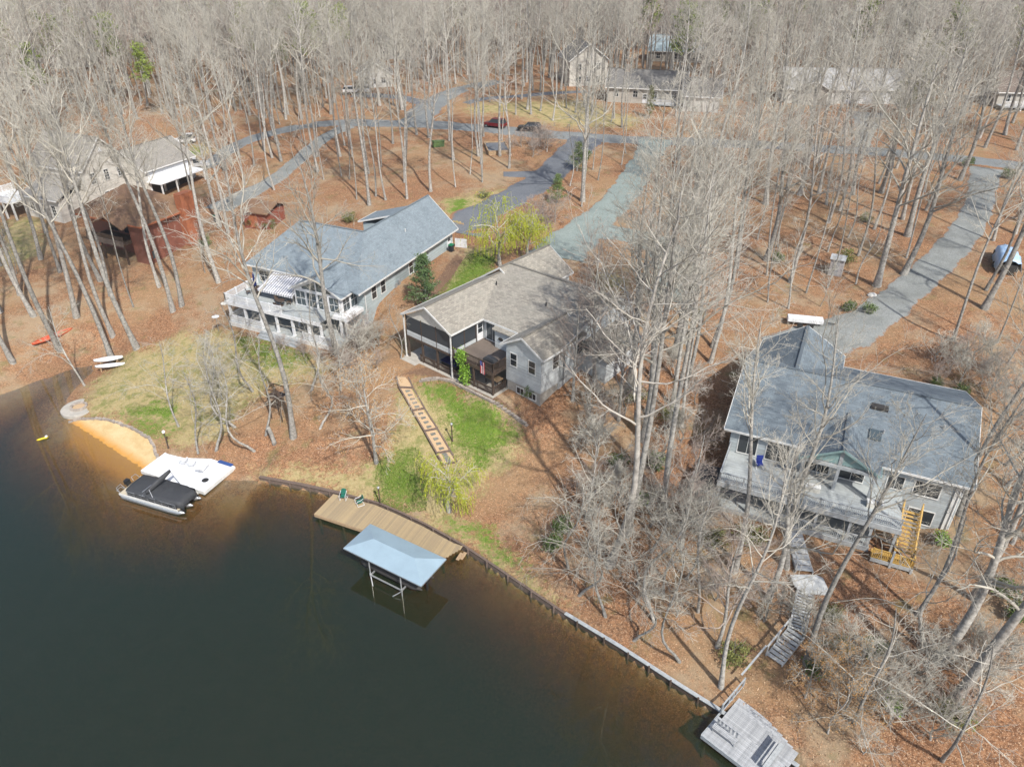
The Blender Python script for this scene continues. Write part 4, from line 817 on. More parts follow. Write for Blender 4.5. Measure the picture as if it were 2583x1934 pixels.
# local x runs down-right along the water edge, y toward the bank
pm3 = unit_plank('plank', 7.0, .135, .04, 'weathered_wood')
for i in range(31):
    x1 = 4.9 if i < 24 else 4.9-.45*(i-23)
    o = inst(pm3, 'plank', d3, (0 if i < 14 else .3, .142*i, .72+random.uniform(-.004,.004)), 0, 0, (x1/7.0, 1, 1))
MB().box(-.05,4.9,-.08,0,.4,.74).build('rim_beam', 'grey_paint_wood', d3); MB().box(-.08,0,0,4.4,.4,.7).build('rim_beam', 'grey_paint_wood', d3); MB().box(4.9,4.98,0,3.4,.4,.7).build('rim_beam', 'grey_paint_wood', d3)
for x in (.2,2.4,4.6): MB().cyl((x,.3,-2),(x,.3,.66),.12,.12,8).build('pile', 'dark_wood', d3)
bn = MB(); bo = thing('slatted_bench', 'grey slatted bench on the lake edge of the weathered dock', 'bench', in_frame(d3, .25, 1.1, .72), R(-45))
for i in range(4): MB().box(0,1.75,-.45+.12*i,-.36+.12*i,.42,.45).build('seat_slat', 'weathered_wood', bo)
for i in range(6): MB().box(.1+.28*i,.24+.28*i,.05,.09,.42,1.0).build('back_slat', 'weathered_wood', bo)
MB().box(-.05,1.85,.0,.14,1.0,1.05).build('top_rail', 'weathered_wood', bo)
for x in (.05,1.65):
    for y in (-.4,.02): MB().box(x,x+.08,y,y+.08,0,.42).build('leg', 'weathered_wood', bo)
def plank_bench(label, loc, rz, L):
    t = thing('plank_bench', label, 'bench', loc, rz)
    for i in range(2): MB().box(0,L,.16*i,.15+.16*i,.42,.46).build('seat_plank', 'grey_paint_wood', t)
    MB().box(0,L,.36,.42,.5,.9).build('backrest', 'weathered_wood', t)
    for x in (.1,L-.2): MB().box(x,x+.1,.05,.35,0,.42).build('leg', 'grey_paint_wood', t)
plank_bench('grey plank bench at the right end of the weathered dock', in_frame(d3, 4.35, .6, .72), R(45), 2.3)
railing(d3, [(.05,2.3,.72),(.05,5.2,.72)], 'grey_paint_wood', .95, .9, 1.4, .06)
# grey wooden stair from the decks to the dock
gs = thing('hillside_stair', 'long grey wooden stair with landing winding down from the grey house', 'stairs', (0,0,0))
def flight(p0, p1, w_, n, m='stair_wood'):
    A, B = Vector(p0), Vector(p1); d = (B-A); dh = Vector((d.x,d.y,0)).normalized(); sx = Vector((-dh.y,dh.x,0))*(w_/2); run = Vector((d.x,d.y,0)).length/n
    for i in range(n):
        c = A+d*((i+.5)/n); mb = MB(); mb.beam(c-sx, c+sx, run*.82, .06); mb.build('tread', m, gs)
    for s_ in (-1,1):
        mb = MB(); mb.beam(A+sx*s_-Vector((0,0,.12)), B+sx*s_-Vector((0,0,.12)), .06, .22); mb.build('stringer', m, gs)
    mb = MB(); q = sx*1.04; mb.beam(A-q+Vector((0,0,.92)), B-q+Vector((0,0,.92)), .13, .05); mb.build('handrail', m, gs)
    for t_ in (.03,.5,.97):
        c = A+d*t_-q; mb = MB(); mb.beam(c-Vector((0,0,.5)), c+Vector((0,0,.9)), .09, .09); mb.build('post', m, gs)
q0 = Vector(in_frame(h3, 7.2, -4.2)); q0.z = H3Z-.15; q1 = Vector(P(2030,1440,.35)); flight(q0, q1, 1.3, 8)
l0 = P(2042,1470,.32); MB().prism([(x+l0[0], y+l0[1]) for x, y in ((-1.25,.9),(-1.25,-.3),(-.8,-1.0),(.9,-1.15),(1.25,-.7),(1.25,.55),(.8,.9))], l0[2]-.1, l0[2]).build('landing', 'stair_wood', gs)
q2 = Vector(P(2030,1500,.3)); q2.z = l0[2]; q3 = Vector(P(2012,1590,.15)); flight(q2, q3, 1.2, 13); q4 = Vector(P(1952,1665,.12)); flight(q3+Vector((-.1,-.1,0)), q4, 1.3, 8)
q5 = Vector(P(1890,1740,.1)); mb = MB(); dd = (q5-q4).normalized(); sxx = Vector((-dd.y,dd.x,0)).normalized()*.8; mb.beam(q4-sxx+Vector((0,0,.9)), q5-sxx+Vector((0,0,.9)), .13, .05); mb.build('handrail', 'grey_paint_wood', gs)

# ------------------------------------------------------------------ garden pieces
wk = thing('garden_walk', 'stepped gravel walk with timber edging and square pavers across the lawn', 'path', (0,0,0))
LE = [(1000,955),(1007.5,982),(1041,1041.5),(1071,1093.6),(1101.7,1148.7),(1118,1178)]; RE = [(1030,950),(1042,979),(1071,1030),(1103,1080.6),(1135.8,1137),(1152,1165)]
for k in range(5):
    c4 = [P(*LE[k]), P(*RE[k]), P(*RE[k+1]), P(*LE[k+1])]
    za, zb = (c4[0][2]+c4[1][2])/2+.10, (c4[2][2]+c4[3][2])/2+.16; Z4 = [za, za, zb, zb]
    c4 = [Vector((p[0],p[1],z_)) for p, z_ in zip(c4, Z4)]; dn = Vector((0,0,.5))
    MB().add([tuple(p) for p in c4]+[tuple(p-dn) for p in c4], [(3,2,1,0),(0,1,5,4),(1,2,6,5),(2,3,7,6),(3,0,4,7)]).build('gravel_bed', 'path_gravel', wk)
    for p, q in ((c4[0],c4[3]),(c4[1],c4[2]),(c4[3],c4[2])): MB().beam(p+Vector((0,0,.02)), q+Vector((0,0,.02)), .16, .16).build('timber', 'timber_edging', wk)
    npv = 5 if k == 1 else 4
    for i in range(npv):
        t_ = (i+.75)/(npv+.5); m0 = (c4[0]+c4[1])/2; m1 = (c4[2]+c4[3])/2; c = m0+(m1-m0)*t_
        if k in (0,): continue
        o = MB().box(-.24,.24,-.2,.2,-.03,.035).build('paver', 'paver', wk, loc=c, rz=frame(m0, m1)+R(90)+random.uniform(-.12,.12)); o.rotation_euler.x = 0
def stone_row(name, label, cat, pxs, L, hgt_, dep, rows, mat='stone', jit=.06):
    W = np.array([P(*p) for p in pxs]); o = thing(name, label, cat, tuple(W[0])); s_ = np.concatenate([[0], np.cumsum(np.hypot(*np.diff(W[:,:2],axis=0).T))])
    protos = []
    for v in range(4):
        mb = MB(); mb.box(-L/2*.94, L/2*.94, -dep/2, dep/2, 0, hgt_*.95); mb.v = [(x*(1+random.uniform(-jit,jit)), y*(1+random.uniform(-jit,jit)*2), z_*(1+random.uniform(-jit,jit))) for x,y,z_ in mb.v]; protos.append(mb.mesh('stone', mat))
    for r_ in range(rows):
        d = (r_ % 2)*L/2
        while d < s_[-1]:
            x = np.interp(d, s_, W[:,0]); y = np.interp(d, s_, W[:,1]); x2 = np.interp(d+.1, s_, W[:,0]); y2 = np.interp(d+.1, s_, W[:,1])
            z_ = float(zt(x, y)[0])+r_*hgt_-.05; inst(random.choice(protos), 'stone', o, (x-W[0][0]+random.uniform(-.03,.03), y-W[0][1]+random.uniform(-.03,.03), z_-W[0][2]), math.atan2(y2-y, x2-x) if d < s_[-1]-.1 else 0)
            d += L
    return o
stone_row('garden_wall', 'low curved block retaining wall between mulch bed and green lawn', 'retaining wall', [(1062,962),(1085,958),(1105,957),(1135,962),(1180,985),(1240,1015),(1290,1045),(1330,1075)], .42, .17, .3, 2, jit=.03)
stone_row('beach_border', 'rough stone edging around the small sandy beach', 'stone edging', [(180,1064),(200,1058),(230,1056),(268,1058),(300,1068),(345,1086),(378,1107),(390,1130),(400,1165)], .5, .22, .32, 1, jit=.22)
fp_ = P(200,1029); fpt = thing('fire_pit', 'ring of stones around a fire pit on a grey gravel pad by the inlet', 'fire pit', tuple(fp_))
MB().lathe([(1.9,-.25),(1.9,.10),(1.7,.14)], 28).build('gravel_pad', 'concrete', fpt)
for i in range(16):
    q = i*6.283/16; MB().box(-.17,.17,-.12,.12,.08,.34).build('stone', 'stone', fpt, loc=(.8*math.cos(q),.8*math.sin(q),0), rz=q+1.57+random.uniform(-.1,.1), bevel=.03)
MB().lathe([(.66,.1),(.66,.17),(.1,.2)], 16).build('ash_bed', 'path_gravel', fpt)
def lamp(px, py, h_, label, globe='lamp_globe', post='dark_wood', r=.17):
    p = P(px, py); t = thing('lamp_post', label, 'lamp post', tuple(p)); MB().lathe([(.12,-.2),(.1,.15),(.065,.25),(.055,h_-.3),(.09,h_-.25),(.07,h_-.18)], 10).build('post', post, t)
    MB().lathe([(.03,-.02)]+[(r*math.sin(k*math.pi/8), r-r*math.cos(k*math.pi/8)) for k in range(1,8)]+[(.02,2*r)], 14, (0,0,h_-.18)).build('globe', globe, t, True)
lamp(425,1130,2.1,'lamp post with white globe at the far corner of the white platform'); lamp(960,1277,2.3,'brown lamp post behind the green chairs on the wooden dock', 'galvanised', 'dark_wood', .13); lamp(1141,1112,2.1,'short brown lamp post beside the stepped garden walk', 'galvanised', 'dark_wood', .15)
def garden_chair(px, py, rz, label):
    p = at(px, py, .63); t = thing('garden_chair', label, 'chair', (p[0],p[1],.63), rz, 'green metal chairs on the wooden dock')
    pr = []; mb = MB()
    for k, (y, z_) in enumerate(((-.26,.42),(0,.38),(.2,.42),(.27,.62),(.34,.9),(.33,.98))): pr.append((y, z_))
    for (y0,z0),(y1,z1) in zip(pr[:3][:-1], pr[:3][1:]): mb.beam((0,y0,z0),(0,y1,z1),.5,.03)
    mb.build('seat', 'green_vinyl', t); mb = MB(); mb.add([(-.25,.22,.45),(.25,.22,.45),(.27,.30,.72),(.2,.34,.95),(.0,.35,1.02),(-.2,.34,.95),(-.27,.30,.72)]+[(-.25,.26,.45),(.25,.26,.45),(.27,.34,.72),(.2,.38,.95),(.0,.39,1.02),(-.2,.38,.95),(-.27,.34,.72)], [tuple(range(7)),tuple(range(13,6,-1))]+[(i,i+7,(i+1)%7+7,(i+1)%7) for i in range(7)]); mb.build('backrest', 'green_vinyl', t)
    for s_ in (-1,1): MB().tube([(.28*s_,.3,.78),(.29*s_,.05,.66),(.29*s_,-.3,.64),(.29*s_,-.36,.5),(.29*s_,-.3,.03),(.29*s_,.3,.02),(.29*s_,.36,.02)], .02, 6).build('arm_frame', 'white_paint', t)
    MB().tube([(-.29,.36,.02),(.29,.36,.02)], .02, 6).build('rear_bar', 'white_paint', t)
garden_chair(867,1258,R(-5),'green metal lawn chair on the dock corner, facing the lake'); garden_chair(908,1272,R(-60),'green metal lawn chair turned sideways, beside the brown lamp post')
# red canoe, white boats, yellow float
def canoe(name, label, cat, c, rz, L, Bm, H_, mat, inner, flip=False, seats=True, tilt=0):
    t = thing(name, label, cat, tuple(c), rz); V = []; n = 17; m = 9
    for i in range(n):
        s_ = -1+2*i/(n-1); hb = Bm/2*(1-abs(s_)**2.2)+.01; rise = H_*(.75+.3*abs(s_)**3)
        for j in range(m):
            q = math.pi*j/(m-1); V.append((s_*L/2, -hb*math.cos(q), rise*(1-math.sin(q)**.7)+.02))
    F_ = [(i*m+j, (i+1)*m+j, (i+1)*m+j+1, i*m+j+1) for i in range(n-1) for j in range(m-1)]
    if flip: V = [(x,y,H_*1.05-z_) for x,y,z_ in V]; F_ = [f[::-1] for f in F_]
    o = MB().add(V, F_).build('hull', mat, t, True); so = o.modifiers.new('thick','SOLIDIFY'); so.thickness = .03
    for s_ in (-1,1):
        pts = [V[i*m+(0 if s_ < 0 else m-1)] for i in range(n)]; MB().tube(pts, .022, 5).build('gunwale', inner, t)
    if seats:
        for x in (-L*.28, L*.25): MB().box(x-.12,x+.12,-Bm*.36,Bm*.36,H_*.5,H_*.55).build('seat', inner, t)
        MB().box(-.04,.04,-Bm*.48,Bm*.48,H_*.68,H_*.72).build('thwart', inner, t)
    t.rotation_euler = (R(tilt), 0, rz); return t
ca, cb = P(82,880), P(184,826); canoe('canoe', 'red canoe lying on the leaf-covered left bank', 'canoe', ((ca+cb)/2)+np.array([0,0,.05]), frame(ca,cb), 5.1, .9, .42, 'hull_red', 'raw_wood', tilt=12)
ra, rb_ = P(244,938), P(312,915)
rk = thing('boat_rack', 'small wooden rack holding the two white boats by the inlet', 'rack', tuple((ra+rb_)/2), frame(ra, rb_))
for x in (-.9,.9):
    for y in (-.5,.5): MB().box(x-.06,x+.06,y-.06,y+.06,-.3,.75 if y > 0 else .4).build('post', 'raw_wood', rk)
    MB().beam((x,-.7,.42),(x,.7,.78),.08,.08).build('crossbar', 'raw_wood', rk)
canoe('dinghy', 'white boat stored upside down on the rack, the upper of two', 'boat', np.array(in_frame(rk,-.1,.6,.78)), rk.rotation_euler.z+.08, 3.3, .95, .3, 'hull_white', 'white_trim', True, False)
canoe('dinghy', 'white boat stored upside down on the rack, the lower of two', 'boat', np.array(in_frame(rk,.25,-.5,.45)), rk.rotation_euler.z, 3.4, .7, .28, 'hull_white', 'white_trim', True, False)
yf = at(107,1107,.02); t = thing('pool_float', 'small yellow float drifting in the dark water near the left edge', 'float', tuple(yf), .6)
MB().rings([[(x, r*math.cos(q*.785), .06+r*.7*math.sin(q*.785)) for q in range(8)] for x, r in ((-.55,.04),(-.35,.14),(.1,.12),(.4,.2),(.6,.06))]).build('body', 'yellow_foam', t, True)
MB().lathe([(.03,0),(.16,.06),(.12,.16),(.02,.2)], 10, (.42,0,.1)).build('knob', 'hull_white', t, True)
# tree stand
ts = P(735,1085); t = thing('tree_platform', 'small brown wooden viewing platform on posts beside the tall lawn tree', 'tree stand', tuple(P(708,1050)), R(-25)); t.scale = (.72,.72,1.05)
MB().box(-1.1,1.1,-.9,.9,2.5,2.62).build('floor', 'dark_wood', t)
for x in (-1,1):
    for y in (-.8,.8): MB().box(x-.06,x+.06,y-.06,y+.06,-.3,3.5).build('post', 'dark_wood', t)
for y in (-.8,.8): MB().box(-1.05,1.05,y-.03,y+.03,3.4,3.5).build('rail', 'dark_wood', t)
MB().box(-1.03,-.97,-.8,.8,3.4,3.5).build('rail', 'dark_wood', t)
# house yard things
def wheelie(loc, rz, label):
    t = thing('wheeled_bin', label, 'trash bin', loc, rz); MB().add([(-.24,-.26,.06),(.24,-.26,.06),(.24,.26,.06),(-.24,.26,.06),(-.3,-.34,1.0),(.3,-.34,1.0),(.3,.34,1.0),(-.3,.34,1.0)], [(3,2,1,0),(4,5,6,7),(0,1,5,4),(1,2,6,5),(2,3,7,6),(3,0,4,7)]).build('body', 'bin_dark', t)
    MB().add([(-.33,-.38,1.0),(.33,-.38,1.0),(.33,.38,1.0),(-.33,.38,1.0),(-.28,-.3,1.1),(.28,-.3,1.1),(.28,.34,1.12),(-.28,.34,1.12)], [(3,2,1,0),(4,5,6,7),(0,1,5,4),(1,2,6,5),(2,3,7,6),(3,0,4,7)]).build('lid', 'bin_green', t)
    for s_ in (-1,1): MB().cyl((s_*.28,.3,.1),(s_*.33,.3,.1),.1,.1,10).build('wheel', 'rubber', t)
def on(o, lx, ly, dz=0):
    x, y, _ = in_frame(o, lx, ly); return (x, y, float(zt(x, y)[0])+dz)
wheelie(on(h1, 16.3, 26.2), H1A, 'dark wheeled bin with green lid at the garage corner of the blue-grey house')
wheelie(tuple(P(545,560)), 0.4, 'dark wheeled bin with green lid beside the red shed')
x_ = on(h1, 16.8, 28.2); o = MB().box(-.9,.9,-.04,.04,-.2,1.3).build('privacy_panel', 'white_paint', None, loc=x_, rz=H1A+R(8)); tag(o, 'white privacy panel beside the bin at the garage corner', 'panel')
x_ = on(h1, 16.3, 5.2); t = thing('heat_pump', 'white heat pump unit on the ground by the blue-grey side wall', 'heat pump', x_, H1A); MB().box(-.4,.4,-.4,.4,-.1,.8).build('cabinet', 'white_trim', t, bevel=.03); MB().lathe([(.3,0),(.3,.04),(.05,.06)],14,(0,0,.8)).build('fan_grille', 'grey_metal', t)
# patio set on the white deck
def patio_table(loc, label, r=.6):
    t = thing('patio_table', label, 'table', loc); MB().lathe([(r,.68),(r,.72)], 18).build('top', 'dark_wood', t); MB().lathe([(.3,0),(.28,.03),(.04,.05),(.04,.68)], 10).build('pedestal', 'dark_wood', t); return t
def patio_chair(loc, rz, label, group):
    t = thing('patio_chair', label, 'chair', loc, rz, group); MB().box(-.24,.24,-.24,.24,.4,.44).build('seat', 'dark_wood', t); MB().add([(-.24,.22,.44),(.24,.22,.44),(.24,.32,.95),(-.24,.32,.95),(-.24,.25,.44),(.24,.25,.44),(.24,.35,.95),(-.24,.35,.95)], [(0,1,2,3),(7,6,5,4),(0,4,5,1),(2,6,7,3),(1,5,6,2),(3,7,4,0)]).build('backrest', 'dark_wood', t)
    for sx in (-1,1):
        for sy in (-1,1): MB().box(sx*.21-.02,sx*.21+.02,sy*.21-.02,sy*.21+.02,0,.4).build('leg', 'dark_wood', t)
tb = in_frame(h1, .9, 3.6, 2.75); patio_table(tb, 'round dark patio table on the white upper deck, parasol through it')
for q in range(4): patio_chair((tb[0]+.95*math.cos(q*1.57+.6), tb[1]+.95*math.sin(q*1.57+.6), tb[2]), q*1.57+.6-1.57, 'dark chair %s the parasol table on the white upper deck' % ('right of','behind','left of','in front of')[q], 'chairs at the parasol table')
t = thing('parasol', 'closed navy blue parasol standing on the white upper deck', 'parasol', tb); MB().cyl((0,0,0),(0,0,2.75),.025,.025,8).build('pole', 'white_trim', t); MB().lathe([(.22,1.0),(.24,1.15),(.12,1.6),(.15,1.7),(.10,2.5),(.03,2.72)], 10).build('canopy', 'dark_blue', t, True)
tb = in_frame(h1, 6.2, 2.0, 2.75); patio_table(tb, 'dark low table in the shade of the striped awning', .5)
for q in range(3): patio_chair((tb[0]+.9*math.cos(q*2.1+.2), tb[1]+.9*math.sin(q*2.1+.2), tb[2]), q*2.1+.2-1.57, 'dark chair %s the low table under the striped awning' % ('right of','left of','in front of')[q], 'chairs under the awning')
# taupe house deck things
t = thing('barbecue_grill', 'large barbecue grill under a black cover on the brown deck', 'grill', in_frame(h2, 4.7, .85, 2.62), H2A)
MB().add([(-.85,-.35,0.1),(.85,-.35,.1),(.85,.35,.1),(-.85,.35,.1),(-.8,-.33,.85),(.8,-.33,.85),(.8,.33,.85),(-.8,.33,.85),(-.45,-.25,1.15),(.45,-.25,1.15),(.45,.25,1.15),(-.45,.25,1.15)], [(3,2,1,0),(8,9,10,11)]+[(i,(i+1)%4,(i+1)%4+4,i+4) for i in range(4)]+[(i+4,(i+1)%4+4,(i+1)%4+8,i+8) for i in range(4)]).build('cover', 'black_fabric', t, bevel=.06)
for sx in (-1,1): MB().cyl((sx*.7-.03,-.2,.07),(sx*.7+.03,-.2,.07),.07,.07,10).build('wheel', 'rubber', t)
t = thing('hot_tub', 'blue covered hot tub on the patio under the screened porch', 'hot tub', in_frame(h2, -1.4, 1.7, -.1), H2A); MB().box(-1.1,1.1,-1.0,1.0,0,.8).build('cabinet', 'dark_interior', t, bevel=.08); MB().box(-1.15,1.15,-1.05,1.05,.8,.92).build('cover', 'dark_blue', t, bevel=.04)
t = thing('patio_table', 'brown patio table under the brown deck at its right end', 'table', in_frame(h2, 4.2, 1.9, -.1), H2A); MB().box(-.9,.9,-.5,.5,.68,.73).build('top', 'raw_wood', t)
for sx in (-1,1):
    for sy in (-1,1): MB().box(sx*.8-.04,sx*.8+.04,sy*.42-.04,sy*.42+.04,0,.68).build('leg', 'dark_wood', t)
# flag on the deck rail
fg = thing('flag', 'striped flag hanging on the brown deck railing', 'flag', in_frame(h2, 4.15, -.14, 2.1), H2A)
S_ = 7
def fy(u, v): return .03*math.sin(u*9)+.02*math.sin(v*3)
for i in range(S_):
    mb = MB(); x0 = .62*i/S_; x1 = .62*(i+1)/S_
    for j in range(8):
        z0 = 1.45*(1-j/8); z1 = 1.45*(1-(j+1)/8)
        if i < 4 and j < 3: continue
        mb.face([(x0,fy(x0,z0),z0),(x0,fy(x0,z1),z1),(x1,fy(x1,z1),z1),(x1,fy(x1,z0),z0)])
    mb.build('stripe', 'flag_red' if i % 2 == 0 else 'flag_white', fg)
mb = MB()
for i in range(4):
    for j in range(3):
        x0 = .62*i/S_; x1 = .62*(i+1)/S_; z0 = 1.45*(1-j/8); z1 = 1.45*(1-(j+1)/8); mb.face([(x0,fy(x0,z0)-.004,z0),(x0,fy(x0,z1)-.004,z1),(x1,fy(x1,z1)-.004,z1),(x1,fy(x1,z0)-.004,z0)])
cn = mb.build('canton', 'flag_blue', fg)
for i in range(4):
    for j in range(5): MB().lathe([(.012,0),(.012,.004)], 6).build('star', 'flag_white', cn, loc=(.05+.08*i,-.02,1.0+.09*j)).rotation_euler = (R(90),0,0)
# slate house deck things
t = thing('folding_chair', 'bright blue folding chair on the upper grey deck', 'chair', in_frame(h3, 3.4, -.9, 2.58), H3A+.4); MB().box(-.28,.28,-.28,.28,.42,.46).build('seat', 'blue_fabric', t); MB().box(-.28,.28,.26,.32,.46,1.15).build('backrest', 'blue_fabric', t)
for sx in (-1,1): MB().beam((sx*.3,-.3,0),(sx*.3,.35,.7),.035,.035).build('leg', 'white_trim', t); MB().beam((sx*.3,.35,0),(sx*.3,-.25,.6),.035,.035).build('leg', 'white_trim', t)
for lx, lab in ((8.0,'pale box seat left of the middle porch post on the grey deck'),(12.9,'pale box seat right of the porch gable on the grey deck')):
    t = thing('deck_box', lab, 'box', in_frame(h3, lx, -2.2, 2.58), H3A+.1); MB().box(-.6,.6,-.25,.25,0,.5).build('body', 'cream_trim', t); MB().box(-.63,.63,-.28,.28,.5,.56).build('lid', 'white_trim', t)
# back yard things
p = P(2106,690); t = thing('garden_shed', 'narrow grey wooden shed standing in the leaf litter on the right', 'shed', tuple(p), R(-28))
MB().box(-.8,.8,-.7,.7,-.2,2.2).build('wall', 'shed_wood', t); mb = MB(); slab(mb, [(-.95,-.9,2.2),(.95,-.9,2.2),(.95,.0,2.65),(-.95,.0,2.65)], .06); slab(mb, [(.95,.9,2.2),(-.95,.9,2.2),(-.95,.0,2.65),(.95,.0,2.65)], .06); mb.build('roof', 'weathered_wood', t); MB().box(-.35,.35,-.74,-.7,.05,1.9).build('door', 'weathered_wood', t); MB().box(.8,.84,-.65,.65,0,2.15).build('side_panel', 'white_wall_far', t)
p = P(2530,672); t = thing('covered_trailer', 'boat on a trailer under a crumpled blue tarp beside the long gravel drive', 'trailer', tuple(p), R(70)); t.scale = (1.05,1.25,1.3)
V = []; nI, nJ = 14, 9
for i in range(nI):
    for j in range(nJ):
        s_ = -1+2*j/(nJ-1); tx = i/(nI-1); V.append((-2.8+5.6*tx, 1.15*s_*(1-.35*tx**2), (.35 if abs(s_) > .95 else 1.55+.35*(1-abs(s_)))*(1-.25*abs(2*tx-1)**3)+.07*math.sin(i*1.9+j*2.3)))
MB().add(V, [(i*nJ+j,(i+1)*nJ+j,(i+1)*nJ+j+1,i*nJ+j+1) for i in range(nI-1) for j in range(nJ-1)]).build('tarp', 'tarp_blue', t, True).modifiers.new('thick','SOLIDIFY').thickness = .03
MB().box(-2.6,2.4,-.8,.8,.3,.95).build('hull', 'dark_interior', t)
for sy in (-1,1): MB().cyl((-.6,sy*.95,.3),(-.6,sy*1.12,.3),.3,.3,14).build('wheel', 'rubber', t)
p = P(2027,832); t = thing('box_trailer', 'low white trailer parked beyond the slate garage roof', 'trailer', (p[0]+.3,p[1]+.9,float(zt(p[0]+.3,p[1]+.9)[0])), R(-13)); MB().box(-2.0,2.0,-.5,.5,.4,1.0).build('body', 'white_paint', t, bevel=.08); 
for sx in (-.6,.6):
    for sy in (-1,1): MB().cyl((sx,sy*.92,.32),(sx,sy*1.05,.32),.32,.32,14).build('wheel', 'rubber', t)
MB().beam((2.4,0,.5),(3.5,0,.45),.1,.1).build('tongue', 'black_plastic', t)
p = P(2199,746); o = MB().lathe([(.55,-.1),(.6,.15),(.42,.36),(.12,.45)], 9).build('boulder', 'white_wall_far', None, loc=tuple(p)); o.scale = (1,.75,.9); tag(o, 'pale boulder lying in the leaves below the small grey shed', 'rock')
p = P(566,766); o = MB().lathe([(.45,0),(.48,.06),(.4,.12),(.05,.14)], 16).build('disc_lid', 'cream_trim', None, loc=tuple(p)); tag(o, 'pale round lid on the ground left of the white decks', 'lid')
p = P(552,835); t = thing('bird_bath', 'pale round dish on a slim pole in the grass left of the white decks', 'bird bath', tuple(p)); MB().cyl((0,0,-.2),(0,0,1.9),.035,.03,8).build('pole', 'grey_metal', t); MB().lathe([(.05,1.85),(.42,1.95),(.45,2.0),(.38,1.98),(.05,1.92)], 16).build('dish', 'hull_white', t, True)
p = P(1255,350); t = thing('timber_box', 'low square timber planter box with dark soil near the road junction', 'planter', tuple(P(1253,375)), R(8))
for s_ in (-1,1): MB().box(-2,2,s_*3.4-.1,s_*3.4+.1,-.3,.5).build('side_board', 'raw_wood', t); MB().box(s_*2-.1,s_*2+.1,-3.3,3.3,-.3,.5).build('side_board', 'raw_wood', t)
MB().box(-1.9,1.9,-3.3,3.3,-.3,.3).build('soil', 'asphalt', t)
p = P(1106,370); t = thing('utility_box', 'green utility box with bench seat among trunks near the road', 'box', tuple(p), .2); MB().box(-1.1,1.1,-.5,.5,0,1.0).build('body', 'leaf_cedar', t, bevel=.05); MB().box(-1.2,1.2,-.6,.6,1.0,1.1).build('lid', 'leaf_cedar', t)

# ------------------------------------------------------------------ vehicles
def car(label, px, py, rz, mat, L=4.6, W_=1.8, H_=1.45, suv=False, pickup=False, name='parked_car', cat='car'):
    p = P(px, py); t = thing(name, label, cat, (p[0],p[1],p[2]+.08), rz); hl = L/2; hw = W_/2
    if pickup: prof = [(-hl,.5),(-hl,1.0),(-hl+1.9,1.02),(-hl+1.95,1.0),(.9,1.05),(hl-.1,.95),(hl,.75),(hl,.35),(-hl,.35)]; cab = [(-.5,1.0),(-.45,H_),(.45,H_),(1.1,1.05)]
    elif suv: prof = [(-hl,.4),(-hl-.02,.95),(-hl+.1,1.0),(.9,1.0),(hl-.15,.88),(hl,.7),(hl,.35),(-hl,.35)]; cab = [(-hl+.05,1.0),(-hl+.4,H_),(.35,H_),(1.15,1.0)]
    else: prof = [(-hl,.4),(-hl,.85),(-hl+.7,.95),(.9,.93),(hl-.15,.75),(hl,.6),(hl,.3),(-hl,.3)]; cab = [(-hl+.55,.92),(-hl+1.3,H_),(.2,H_),(1.05,.92)]
    n = len(prof); rings = [[(x, s_*hw*(1 if k else .93), z_) for x, z_ in prof] for k, s_ in ((0,-1),(1,-.9),(1,.9),(0,1))]
    MB().rings(rings).build('body', mat, t, bevel=.05)
    c2 = [(x,z_) for x,z_ in cab]; wd = [hw*.9, hw*.72, hw*.72, hw*.9]
    V = [(x,-w_,z_) for (x,z_),w_ in zip(c2,wd)]+[(x,w_,z_) for (x,z_),w_ in zip(c2,wd)]
    MB().add(V, [(0,1,2,3)[::-1],(4,5,6,7),(0,1,5,4),(2,3,7,6),(3,0,4,7)]).build('glasshouse', 'glass', t); MB().box(c2[1][0]-.05,c2[2][0]+.05,-hw*.74,hw*.74,H_-.03,H_+.03).build('cabin_roof', mat, t, bevel=.03)
    for x in (-hl+.8, hl-.85):
        for s_ in (-1,1):
            o = MB().cyl((x,s_*(hw-.18),.33),(x,s_*(hw+.02),.33),.33,.33,16).build('wheel', 'rubber', t); MB().cyl((x,s_*(hw+.02),.33),(x,s_*(hw+.03),.33),.2,.2,12).build('rim', 'chrome', o)
    for s_ in (-1,1): MB().box(-hl-.03,-hl+.02,s_*hw*.75-.15,s_*hw*.75+.15,.65,.85).build('tail_light', 'tail_red', t); MB().box(hl-.05,hl+.02,s_*hw*.7-.18,s_*hw*.7+.18,.55,.68).build('headlight', 'lamp_globe', t)
    return t
car('dark red SUV parked on the verge of the road junction', 1248, 322, R(-25)+math.pi, 'car_red', 4.7, 1.9, 1.75, True); car('black car parked behind the red SUV on the verge', 1335, 331, R(172), 'car_black', 4.7, 1.85, 1.55, True)
car('white off-road car on the drive beside the cream house garage', 468, 362, R(195), 'car_white', 4.3, 1.85, 1.85, True); car('silver pickup truck parked in front of the cream garage', 492, 424, R(20), 'car_silver', 5.4, 1.95, 1.75, False, True, 'pickup_truck', 'truck')
car('white car beside the small far cottage', 890, 236, R(10), 'car_white', 4.6, 1.85, 1.6, True); car('second white car beside the small far cottage, nearer its wall', 925, 232, R(100), 'car_white', 4.4, 1.8, 1.5)
# mailbox-like rack of trash bins by the road is a planter of pipes in the photo: left out

